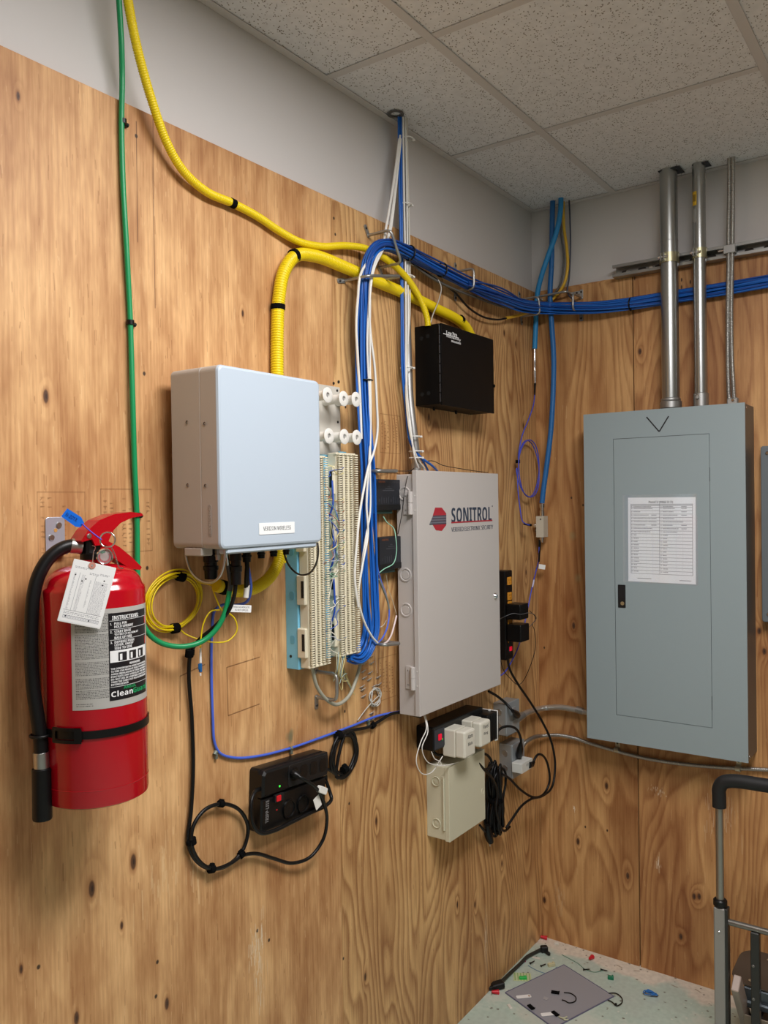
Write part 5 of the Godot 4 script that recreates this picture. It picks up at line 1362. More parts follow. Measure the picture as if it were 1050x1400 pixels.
func alarm_panel() -> void:
	var t := on_long("alarm_panel", "tall light grey steel alarm panel with hinged door and security logo", "alarm panel", 0.7375, 1.062, 0.0)
	var m := mt(c8(196, 190, 186), 0.45)
	var body := PackedVector2Array([Vector2(-0.2, -0.004), Vector2(0.22, -0.004), Vector2(0.22, 0.672), Vector2(-0.19, 0.672), Vector2(-0.2, 0.655)])
	part("cabinet", sh().box(V(-0.007, 0.334, 0.051), V(0.456, 0.672, 0.056), 0.0015), m, t)
	part("mounting_rail", sh().box(V(0, 0.334, 0.012), V(0.36, 0.6, 0.024), 0.001), m, t)
	var dr := part("door", sh().at(V(0, 0.34, 0)).slab(0.482, 0.68, 0.079, 0.095, 0.002, 0.0015, 2), m, t)
	for q in [[-0.19, 0.59], [-0.19, 0.105]]:
		var hz: float = q[1]
		var hg := part("hinge", sh().box(V(-0.2368, hz, 0.06), V(0.0045, 0.064, 0.024), 0.0006), m, t)
		part("knuckle", sh().at(V(-0.245, hz - 0.032, 0.075)).cyl(0.0068, 0, 0.032, 14, 0.0008), m, hg)
		part("knuckle", sh().at(V(-0.245, hz, 0.075)).cyl(0.0068, 0.0006, 0.032, 14, 0.0008), m, hg)
		for k in [-0.02, 0.02]:
			part("rivet", sh().at(V(-0.239, hz + k, 0.056), V(0, 0, PI / 2)).cyl(0.0022, 0, 0.0012, 10, 0.0004), mt(c8(150, 146, 142), 0.4, 0.5), hg)
			part("rivet", sh().at(V(-0.2412, hz + k, 0.088), V(0, 0, PI / 2)).cyl(0.0022, 0, 0.0009, 10, 0.0004), mt(c8(220, 216, 212), 0.4), hg)
	for q in [V(0.0575, 1.6782, 0.9725), V(0.0536, 1.4523, 0.9725), V(0.0519, 1.3543, 0.9725)]:
		var p := loc(t, q)
		part("knockout", sh().at(V(-0.235, p.y, 0.05), V(0, 0, PI / 2)).lathe([Vector2(0.0, 0.0016), Vector2(0.0118, 0.0016), Vector2(0.0128, 0.0002), Vector2(0.0145, 0.0002), Vector2(0.0158, 0.0022), Vector2(0.019, 0.0022), Vector2(0.02, 0)], 28), m, t)
	var lk := part("lock", sh().at(loc(t, V(0.0952, 1.3508, 0.528)), V(PI / 2, 0, 0)).lathe([Vector2(0, 0.006), Vector2(0.007, 0.006), Vector2(0.0078, 0.005), Vector2(0.009, 0.002), Vector2(0.0105, 0), Vector2(0, 0)].duplicate(), 20), _mm.chrome, dr)
	part("keyway", sh().at(loc(t, V(0.1013, 1.3523, 0.5396))).box(V(0, 0, 0.0002), V(0.0014, 0.006, 0.0006), 0.0002), _mm.dark, lk)
	# logo and name
	var z := 0.0952
	var red := mt(c8(172, 34, 48), 0.5)
	var navy := mt(c8(44, 56, 76), 0.5)
	var g := locs(t, [V(0.0952, 1.6381, 0.8841), V(0.0952, 1.6376, 0.8482), V(0.0952, 1.6203, 0.8242), V(0.0952, 1.5864, 0.8251), V(0.0952, 1.5704, 0.85), V(0.0952, 1.5736, 0.8819), V(0.0952, 1.595, 0.9049), V(0.0952, 1.6176, 0.8965)].map(func(p): return V(0.0952, p.y, p.z)))
	var oct := PackedVector2Array()
	for p in g:
		oct.append(Vector2(p.x, p.y))
	var lo := part("logo", sh().ext(oct, 0.095, 0.0953), red, dr)
	
	for i in 7:
		var yy := lerpf(loc(t, V(0.0952, 1.6159, 0.8649)).y, loc(t, V(0.0952, 1.5897, 0.8656)).y, (i + 0.5) / 7)
		var xl := lerpf(loc(t, V(0.0952, 1.6176, 0.8965)).x, loc(t, V(0.0952, 1.5913, 0.9185)).x, (i + 0.5) / 7)
		var xr := loc(t, V(0.0952, 1.6034, 0.8247)).x
		part("stripe", sh().box(V((xl + xr) / 2, yy, 0.0956), V(xr - xl, 0.0031, 0.0005), 0.0001), mt(c8(64, 72, 86) if i % 2 == 0 else c8(110, 116, 126), 0.5), lo)
	var p0 := loc(t, V(0.0952, 1.639, 0.7947))
	var p1 := loc(t, V(0.0952, 1.5895, 0.5461))
	part("lettering", sh().at(V((p0.x + p1.x) / 2, (p0.y + p1.y) / 2, 0.0953)).words("SONITROL", p1.x - p0.x, absf(p0.y - p1.y) * 0.88, 0, 0.0004, true), navy, dr)
	part("lettering", sh().at(V(p1.x + 0.006, p0.y - 0.001, 0.0953)).words("®", 0.005, 0.005, 0, 0.0003), navy, dr)
	var q0 := loc(t, V(0.0952, 1.593, 0.7959))
	var q1 := loc(t, V(0.0952, 1.5894, 0.5412))
	part("rule", sh().box(V((q0.x + q1.x) / 2, q0.y, 0.0955), V(q1.x - q0.x, 0.0042, 0.0005), 0.0001), red, dr)
	var r0 := loc(t, V(0.0952, 1.5834, 0.7962))
	var r1 := loc(t, V(0.0952, 1.5613, 0.5371))
	part("lettering", sh().at(V((r0.x + r1.x) / 2, (r0.y + r1.y) / 2, 0.0953)).words("VERIFIED ELECTRONIC SECURITY", r1.x - r0.x, 0.0125, 0, 0.0004), navy, dr)
	# the two black modules between bundle and panel
	var k := 0
	for q in [[V(0.035, 1.7177, 1.0863), V(0.035, 1.6336, 0.9694), "black power module beside the alarm panel, the upper one"], [V(0.035, 1.5602, 1.0734), V(0.035, 1.4713, 0.9626), "black power module beside the alarm panel, the lower one"]]:
		var b := long_box("power_module", q[2], "power module", q[0], q[1])
		part("case", sh().slab(d3.x, d3.y, 0, 0.035, 0.003, 0.0015), mt(c8(30, 33, 40), 0.5), b)
		part("terminal_strip", sh().box(V(-0.01, -d3.y / 2 - 0.004, 0.018), V(d3.x * 0.62, 0.012, 0.022), 0.001), mt(c8(28, 56, 50), 0.5), b)
		part("lower_step", sh().box(V(0, -d3.y * 0.4, 0.0355), V(d3.x * 0.98, d3.y * 0.17, 0.002), 0.0004), _mm.dark, b)
		part("lettering", sh().at(V(-d3.x * 0.27, d3.y * 0.42, 0.0351)).words("VIKING", 0.032, 0.0055, 0, 0.0002, true), mt(c8(110, 62, 36), 0.6), b)
		part("lettering", sh().at(V(d3.x * 0.3, d3.y * 0.42, 0.0351)).words("PS-120", 0.03, 0.0035, 0, 0.0002), mt(c8(74, 70, 68), 0.6), b)
		var mk := sh()
		for i in 9:
			mk.box(V(-d3.x * 0.38 + i * d3.x * 0.095, -d3.y * 0.18, 0.0351), V(0.0016, 0.008 + 0.012 * absf(sin(i * 1.9)), 0.0003), 0)
		for i in 3:
			mk.box(V(0, d3.y * (0.26 - i * 0.06), 0.0351), V(d3.x * (0.1 + 0.18 * i), 0.002, 0.0003), 0)
		part("print", mk, mt(c8(66, 68, 74), 0.6), b)
		k += 1
	# thin wiring around the modules
	var tw := [["thin black wire crossing from the grey ring to the panel top", [V(0.04, 1.7466, 1.0991), V(0.01, 1.7443, 0.9951), V(0.01, 1.7437, 0.9296), V(0.03, 1.7456, 0.9069), V(0.045, 1.7647, 0.8795), V(0.05, 1.7746, 0.8277), V(0.05, 1.7635, 0.7662), V(0.03, 1.7586, 0.6455), V(0.02, 1.7529, 0.5105), V(0.01, 1.7507, 0.4066)], 0.0011, _mm.black],
		["thin black wire looping down the panel side behind the modules", [V(0.05, 1.7508, 0.9221), V(0.06, 1.729, 0.9677), V(0.08, 1.6837, 1.0169), V(0.08, 1.648, 1.025), V(0.06, 1.6178, 1.0032), V(0.03, 1.5663, 0.9783)], 0.0011, _mm.black],
		["green and white pair from the upper module", [V(0.025, 1.6167, 1.0407), V(0.03, 1.6005, 1.0309), V(0.035, 1.5837, 1.0067), V(0.05, 1.5581, 1.0186), V(0.052, 1.5181, 1.019), V(0.05, 1.4887, 1.0309), V(0.045, 1.4754, 1.0692), V(0.04, 1.4616, 1.0963)], 0.0014, mt(c8(150, 206, 180), 0.5)],
		["blue wire running over the lower module", [V(0.05, 1.6261, 1.116), V(0.05, 1.5814, 1.1105), V(0.05, 1.5328, 1.1084), V(0.045, 1.4835, 1.0994), V(0.04, 1.4485, 1.0798), V(0.035, 1.3996, 1.0465), V(0.035, 1.3582, 1.0337), V(0.04, 1.3204, 1.0487), V(0.05, 1.2929, 1.0876), V(0.06, 1.2841, 1.1285)], 0.0024, _mm.patch],
		["copper and white pair beside the lower module", [V(0.05, 1.5916, 1.1267), V(0.05, 1.549, 1.1212), V(0.045, 1.5135, 1.1119), V(0.03, 1.4332, 1.0898), V(0.03, 1.3751, 1.098), V(0.03, 1.316, 1.0961), V(0.01, 1.2308, 1.0672), V(0.008, 1.1886, 1.0553)], 0.0012, mt(c8(206, 170, 140), 0.5)],
		["white twisted cable hanging between bundle and panel", [V(0.06, 1.2836, 1.1253), V(0.05, 1.2772, 1.0744), V(0.03, 1.2894, 1.0176), V(0.02, 1.3209, 0.9845), V(0.015, 1.3352, 0.9695)], 0.0026, mt(c8(232, 214, 214), 0.5)],
		["grey twisted splice hanging under the lower module", [V(0.04, 1.4686, 1.086), V(0.04, 1.4449, 1.1067), V(0.035, 1.4193, 1.1071), V(0.03, 1.4034, 1.0872)], 0.003, mt(c8(120, 124, 116), 0.6)],
		["grey braided splice above the blue wire", [V(0.04, 1.449, 1.0865), V(0.036, 1.419, 1.0613), V(0.035, 1.3849, 1.04), V(0.035, 1.3622, 1.0336)], 0.0032, mt(c8(128, 134, 130), 0.6)],
		["pale thread of wire drooping from the lower module", [V(0.02, 1.4571, 1.0237), V(0.012, 1.4144, 1.0028), V(0.01, 1.3771, 0.9794), V(0.012, 1.3386, 0.9651)], 0.0009, mt(c8(210, 204, 180), 0.6)],
		["pale thread of wire looped on the plywood below the module", [V(0.012, 1.3415, 1.074), V(0.01, 1.3146, 1.0514), V(0.01, 1.3154, 1.0271), V(0.01, 1.3278, 1.0128)], 0.0009, mt(c8(206, 206, 200), 0.6)]]
	for q in tw:
		cable("signal_wire", q[1], q[2], q[3], q[0], "wire", "", 6)


# power gear below and beside the alarm panel
func power_corner() -> void:
	# vertical outlet strip beside the panel
	var s := on_long("outlet_strip", "black upright outlet strip with orange sockets beside the alarm panel", "power strip", 0.332, 1.112, 0.0)
	var gs := part("housing", sh().at(V(0, 0.152, 0)).slab(0.056, 0.304, 0, 0.045, 0.004, 0.003), _mm.black, s)
	part("hanger_tab", sh().at(V(0, 0.308, 0)).box(V(0, 0, 0.002), V(0.012, 0.02, 0.003), 0.001), _mm.black, s)
	for i in 6:
		var yy: float = 0.268 - [0.0, 0.052, 0.083, 0.114, 0.145, 0.197][i]
		var o := part("socket", sh().at(V(0.004, yy, 0)).slab(0.03, 0.027, 0.044, 0.0468, 0.002, 0.0008), mt(c8(224, 150, 44), 0.5), s)
		for k in [[-0.006, 0.004], [0.006, 0.004], [0, -0.006]]:
			part("slot", sh().box(V(0.004 + k[0], yy + k[1], 0.0468), V(0.002, 0.006, 0.0006), 0.0001), _mm.dark, o)
	var sw := StandardMaterial3D.new()
	sw.albedo_color = c8(190, 8, 36)
	sw.emission_enabled = true
	sw.emission = c8(230, 10, 50)
	sw.emission_energy_multiplier = 0.5
	part("switch_bezel", sh().at(V(0.004, 0.042, 0)).slab(0.026, 0.042, 0.044, 0.047, 0.002, 0.0008), _mm.dark, s)
	part("rocker_switch", sh().at(V(0.004, 0.036, 0)).slab(0.018, 0.015, 0.046, 0.049, 0.002, 0.001), sw, s)
	for q in [[V(0.1, 1.3047, 0.36), V(0.1, 1.2523, 0.2938), "black plug-in adapter on the upright strip, the upper one"], [V(0.1, 1.2354, 0.3565), V(0.1, 1.1766, 0.2902), "black plug-in adapter on the upright strip, the lower one"]]:
		var a := long_box("plug_adapter", q[2], "power adapter", q[0], q[1], 0.047)
		part("case", sh().slab(d3.x, d3.y, 0, d3.z, 0.005, 0.003), _mm.black, a)
		part("cord_stub", sh().at(V(d3.x / 2, 0, d3.z * 0.5), V(0, 0, -PI / 2)).cyl(0.0035, 0, 0.008, 10), _mm.black, a)
	cable("adapter_lead", [V(0.07, 1.2675, 0.2241), V(0.06, 1.2413, 0.1614), V(0.05, 1.2215, 0.1344), V(0.05, 1.2115, 0.1592), V(0.04, 1.1792, 0.1203), V(0.03, 1.1158, 0.0944), V(0.03, 1.0674, 0.1269), V(0.03, 1.0132, 0.195), V(0.04, 1.0113, 0.2624), V(0.05, 1.0467, 0.3379), V(0.06, 1.0928, 0.4105), V(0.06, 1.1327, 0.4305)], 0.0013, _mm.black, "thin black lead wandering from the adapters down the corner", "wire", "", 6)
	cable("adapter_lead", [V(0.05, 1.2592, 0.4181), V(0.085, 1.2744, 0.4439), V(0.105, 1.2838, 0.4305), V(0.106, 1.274, 0.3677), V(0.1, 1.2705, 0.299), V(0.08, 1.2537, 0.2101), V(0.06, 1.2294, 0.1495), V(0.08, 1.2146, 0.2468)], 0.0013, mt(c8(84, 86, 90), 0.5), "thin grey lead strung across the upper black adapter", "wire", "", 6)
	# weatherproof outlet boxes near the corner
	var k := 0
	for q in [[V(0.05, 0.9663, 0.373), V(0.05, 0.8568, 0.2758), "grey steel outlet box with curved conduit, above its twin"], [V(0.05, 0.8175, 0.3334), V(0.05, 0.7014, 0.2397), "grey steel outlet box with a white tap plugged in, below its twin"]]:
		var b := long_box("outlet_box", q[2], "outlet box", q[0], q[1])
		part("box", sh().slab(d3.x, d3.y, 0, 0.046, 0.004, 0.002), mt(c8(150, 150, 148), 0.45, 0.35), b)
		part("cover", sh().slab(d3.x * 1.02, d3.y * 1.02, 0.046, 0.051, 0.006, 0.002), mt(c8(160, 166, 170), 0.4, 0.35), b)
		part("receptacle", sh().at(V(0.006, d3.y * 0.2, 0)).slab(0.03, 0.026, 0.05, 0.053, 0.008, 0.0008), _mm.grey, b)
		part("receptacle", sh().at(V(0.006, -d3.y * 0.2, 0)).slab(0.03, 0.026, 0.05, 0.053, 0.008, 0.0008), _mm.grey, b)
		for i in 2:
			part("knockout", sh().at(V(-d3.x / 2 - 0.0003, d3.y * (0.22 - 0.44 * i), 0.022), V(0, 0, PI / 2)).lathe([Vector2(0, 0.0002), Vector2(0.0095, 0.0002), Vector2(0.01, 0.001), Vector2(0.011, 0.001), Vector2(0.0115, 0)], 18), _mm.zinc, b)
		k += 1
	var tap := long_box("plug_tap", "white plug-in tap on the lower outlet box", "plug adapter", V(0.09, 0.7677, 0.3381), V(0.09, 0.7229, 0.2647), 0.055)
	part("case", sh().slab(d3.x + 0.012, 0.034, -0.002, 0.036, 0.003, 0.0015), mt(c8(216, 216, 210), 0.5), tap)
	for i in 2:
		part("slot", sh().box(V(-0.004 + i * 0.01, 0.004, 0.0362), V(0.002, 0.008, 0.0006), 0.0001), _mm.dark, tap)
	# cords
	var c1 := cable("power_cable", [V(0.05, 1.12, 0.3578), V(0.045, 1.0778, 0.3326), V(0.045, 1.0163, 0.2725), V(0.05, 0.9352, 0.1854), V(0.06, 0.8452, 0.1047), V(0.07, 0.7618, 0.0523), V(0.08, 0.6803, 0.0447), V(0.085, 0.6114, 0.0843), V(0.085, 0.6013, 0.167), V(0.08, 0.6147, 0.2584), V(0.075, 0.6081, 0.323), V(0.07, 0.5827, 0.3802), V(0.065, 0.5631, 0.414)], 0.0042, _mm.rubber, "black cord from the upright strip sweeping out and round to the cord bundle", "power cable", "", 10)
	var c2 := cable("power_cable", [V(0.02, 1.0204, 0.4404), V(0.03, 0.996, 0.3975), V(0.05, 0.9687, 0.3729), V(0.07, 0.9484, 0.3698), V(0.07, 0.9277, 0.3428)], 0.0044, _mm.rubber, "short black cord from behind the panel to the upper outlet box", "power cable", "", 10)
	part("plug", sh().tube([V(0.075, 0.9476, 0.3744), V(0.07, 0.929, 0.3372), V(0.054, 0.9136, 0.2995)], 0.011, 12, [0.006, 0.011, 0.012]), _mm.black, c2)
	var c3 := cable("power_cable", [V(0.06, 0.8922, 0.4735), V(0.07, 0.9065, 0.4458), V(0.08, 0.904, 0.4073), V(0.085, 0.8824, 0.3636), V(0.085, 0.8462, 0.3368), V(0.08, 0.8182, 0.3273)], 0.0042, _mm.rubber, "black cord arching from the transformer into the lower outlet box", "power cable", "", 10)
	part("plug", sh().tube([V(0.08, 0.8281, 0.327), V(0.075, 0.8063, 0.323), V(0.062, 0.7789, 0.3027), V(0.052, 0.771, 0.2881)], 0.011, 12, [0.006, 0.0115, 0.012, 0.012]), _mm.black, c3)
	var c4 := cable("power_cable", [V(0.09, 0.7415, 0.2583), V(0.095, 0.7648, 0.2267), V(0.095, 0.743, 0.1725), V(0.095, 0.6942, 0.1364), V(0.09, 0.6361, 0.1206), V(0.085, 0.6054, 0.1545), V(0.08, 0.6135, 0.2288), V(0.07, 0.6615, 0.3112), V(0.06, 0.7187, 0.3781), V(0.055, 0.7446, 0.4212)], 0.0042, _mm.rubber, "black cord looping from the white tap back into the cord bundle", "power cable", "", 10)
	part("plug", sh().tube([V(0.09, 0.7442, 0.2874), V(0.09, 0.7405, 0.2642), V(0.092, 0.7475, 0.2506)], 0.009, 12, [0.011, 0.01, 0.005]), _mm.black, c4)
	# cords gathered in a hank
	var rg := RandomNumberGenerator.new()
	rg.seed = 9
	var hc := V(0.03, 0.6545, 0.4228)
	for i in 14:
		var pts := []
		var ph := rg.randf() * TAU
		var hw := rg.randf_range(0.016, 0.05)
		var top := rg.randf_range(0.095, 0.125)
		var low := rg.randf_range(0.09, 0.12)
		var off := 0.012 + 0.0032 * i
		var zo := rg.randf_range(-0.016, 0.016)
		for j in 17:
			var a := TAU * j / 16.0 + 0.4
			var e := sin(a)
			var pinch := 0.5 + 0.5 * smoothstep(0.0, 0.7, absf(e))
			pts.append(V(off + 0.008 * cos(a + ph), hc.y + e * (top if e > 0 else low), hc.z + zo * e - cos(a) * hw * pinch))
		solo("hanked_cable", sh().tube(cr(pts, 4), 0.0042, 8), _mm.rubber, "black cord turn in the hank hanging beside the cream box", "power cable", "cord turns in the black hank")
	strap("velcro_wrap", V(0.04, 0.6606, 0.4366), V(0, 1, 0.1), 0.026, 0.012, _mm.velcro, "black tie round the middle of the hanked cords", "strap", "", false)
	cable("power_cable", [V(0.07, 0.8635, 0.6532), V(0.075, 0.8298, 0.6259), V(0.075, 0.803, 0.5693), V(0.075, 0.8074, 0.5247), V(0.07, 0.8364, 0.5394), V(0.07, 0.8617, 0.6017), V(0.07, 0.861, 0.6347), V(0.08, 0.8161, 0.5975), V(0.07, 0.7532, 0.5117), V(0.06, 0.692, 0.4637), V(0.06, 0.6473, 0.4753), V(0.055, 0.5733, 0.4365), V(0.055, 0.5483, 0.4054), V(0.055, 0.5506, 0.3675)], 0.0042, _mm.rubber, "black cord curling off the transformer into the hank", "power cable", "", 10)
	cable("power_cable", [V(0.03, 0.6037, 0.5309), V(0.03, 0.5693, 0.492), V(0.03, 0.5507, 0.4362), V(0.03, 0.5621, 0.3884)], 0.004, _mm.rubber, "black cord end peeking out under the cream box", "power cable", "", 8)
	var pb := thing("hanging_plug", "black moulded plug hanging at the foot of the cord hank", "plug", "", V(0.03, 0.5488, 0.4672))
	part("body", sh().tube(locs(pb, [V(0.03, 0.5875, 0.4814), V(0.03, 0.5618, 0.477), V(0.03, 0.5392, 0.4675), V(0.03, 0.5237, 0.4577)]), 0.014, 12, [0.008, 0.014, 0.013, 0.01]), _mm.black, pb)
	part("blade", sh().tube(locs(pb, [V(0.03, 0.532, 0.4677), V(0.03, 0.511, 0.4631)]), 0.0018, 6), _mm.steel, pb)
	# strip and transformers under the panel
	var ps := long_box("power_strip", "black power strip with lit red switch under the alarm panel", "power strip", V(0.06, 1.0229, 0.8555), V(0.06, 0.9854, 0.5165))
	ps.position = V(0, 0.963, 0.705)
	part("housing", sh().at(V(0, 0, 0)).slab(0.3, 0.07, 0, 0.06, 0.006, 0.003), _mm.black, ps)
	part("control_panel", sh().at(V(-0.118, -0.002, 0)).slab(0.056, 0.056, 0.058, 0.062, 0.003, 0.001), mt(c8(40, 44, 54), 0.5), ps)
	part("rocker_switch", sh().at(V(-0.118, 0.002, 0)).slab(0.016, 0.018, 0.06, 0.065, 0.002, 0.001), sw, ps)
	var gm := StandardMaterial3D.new()
	gm.albedo_color = c8(20, 140, 50)
	gm.emission_enabled = true
	gm.emission = c8(30, 200, 60)
	gm.emission_energy_multiplier = 0.5
	part("indicator", sh().box(V(-0.103, -0.008, 0.0622), V(0.004, 0.006, 0.001), 0.0003), gm, ps)
	var tq := [["beige transformer with handwritten marks on the power strip, the lower one", V(0.125, 1.0003, 0.7996), V(0.125, 0.9001, 0.7592), 0.06, "transformer"], ["beige transformer with handwritten marks beside its twin, higher up", V(0.115, 0.9905, 0.6758), V(0.115, 0.9049, 0.6361), 0.06, "transformer"]]
	for i in 2:
		var q = tq[i]
		var b := long_box(q[4], q[0], "transformer", q[1], q[2], 0.05)
		d3 = V(0.066, 0.082, 0.075) if i == 0 else V(0.066, 0.078, 0.07)
		b.position = [V(0.055, 0.9421, 0.7625), V(0.055, 0.9461, 0.6565)][i]
		part("case", sh().slab(d3.x, d3.y, 0, d3.z * 0.55, 0.005, 0.002), mt(c8(214, 210, 196), 0.5), b)
		part("cap", sh().slab(d3.x * 0.97, d3.y * 0.96, d3.z * 0.53, d3.z, 0.006, 0.006), mt(c8(220, 216, 202), 0.5), b)
		part("lettering", sh().at(V(0, 0.022, d3.z)).words("Alarm" if i == 0 else "Panel", 0.03, 0.012, 0, 0.0003), _mm.ink, b)
		part("lettering", sh().at(V(0, 0.0, d3.z)).words("Main" if i == 0 else "Ring", 0.026, 0.01, 0, 0.0003), _mm.ink, b)
	var bt := on_long("brick_transformer", "black ribbed transformer strapped with a white tie behind the beige pair", "transformer", V(0.03, 0.9368, 0.551).z, V(0.03, 0.9368, 0.551).y, 0.02)
	part("case", sh().slab(0.075, 0.088, 0, 0.075, 0.006, 0.003), _mm.black, bt)
	for i in 6:
		part("rib", sh().box(V(-0.03 + i * 0.012, 0, 0.0755), V(0.004, 0.08, 0.002), 0.0006), _mm.black, bt)
	part("tie", sh().tube([V(0.022, 0.046, -0.01), V(0.022, 0.047, 0.078), V(0.022, -0.046, 0.078), V(0.022, -0.046, 0.0)], 0.002, 6).box(V(0.022, 0.046, 0.05), V(0.007, 0.006, 0.008), 0.001).box(V(0.022, -0.046, 0.07), V(0.008, 0.008, 0.008), 0.002), _mm.white, bt)
	cable("power_cable", [V(0.02, 0.9658, 0.8009), V(0.02, 0.9266, 0.8019), V(0.03, 0.9054, 0.7979), V(0.03, 0.8892, 0.7521), V(0.03, 0.8894, 0.7001)], 0.0042, _mm.rubber, "black cord curving down from the strip onto the cream box", "power cable", "", 8)
	for q in [["white wire trailing out of the alarm panel, the wide loop", [V(0.07, 1.0555, 0.9216), V(0.085, 1.0204, 0.9307), V(0.09, 0.9895, 0.9697), V(0.09, 0.9449, 0.9931), V(0.09, 0.9038, 0.9682), V(0.085, 0.8882, 0.9071), V(0.08, 0.9037, 0.8589), V(0.08, 0.9153, 0.8383)]], ["white wire trailing out of the alarm panel, the narrow loop", [V(0.07, 1.0539, 0.9139), V(0.09, 1.011, 0.9312), V(0.09, 0.9735, 0.9626), V(0.088, 0.93, 0.9379), V(0.086, 0.9031, 0.8847), V(0.086, 0.8859, 0.8202), V(0.075, 0.8696, 0.7249)]], ["white wire end poking above the cream box", [V(0.085, 0.946, 0.9056), V(0.086, 0.9239, 0.892), V(0.086, 0.9051, 0.8606), V(0.086, 0.8936, 0.8569)]]]:
		cable("white_wire", q[1], 0.0015, _mm.white, q[0], "wire", "", 6)
	# cream junction box
	var cb := on_long("junction_box", "cream steel junction box with hinged cover below the power strip", "junction box", 0.694, 0.654, 0.0)
	var cm := mt(c8(206, 202, 178), 0.5)
	part("body", sh().at(V(0, 0.108, 0)).slab(0.216, 0.218, 0, 0.064, 0.003, 0.0015, 3), cm, cb)
	part("cover", sh().at(V(0, 0.108, 0)).slab(0.22, 0.222, 0.064, 0.08, 0.002, 0.0015, 2), cm, cb)
	for yy in [0.17, 0.045]:
		part("knockout", sh().at(V(-0.1083, yy, 0.034), V(0, 0, PI / 2)).lathe([Vector2(0, 0.0003), Vector2(0.0105, 0.0003), Vector2(0.0108, 0.0001), Vector2(0.0118, 0.0001), Vector2(0.0126, 0.0026), Vector2(0.0142, 0.0026), Vector2(0.0148, 0)], 22), cm, cb)
	part("hinge", sh().box(V(-0.1085, 0.108, 0.058), V(0.002, 0.16, 0.012), 0.0005).at(V(-0.112, 0.03, 0.062)).cyl(0.003, 0, 0.156, 8, 0.0004), cm, cb)
	part("latch", sh().at(V(0.094, 0.09, 0.08), V(PI / 2, 0, 0)).lathe([Vector2(0.0, -0.0005), Vector2(0.007, -0.0005), Vector2(0.0074, 0.0008), Vector2(0.0085, 0.0008), Vector2(0.009, 0)], 20), cm, cb)


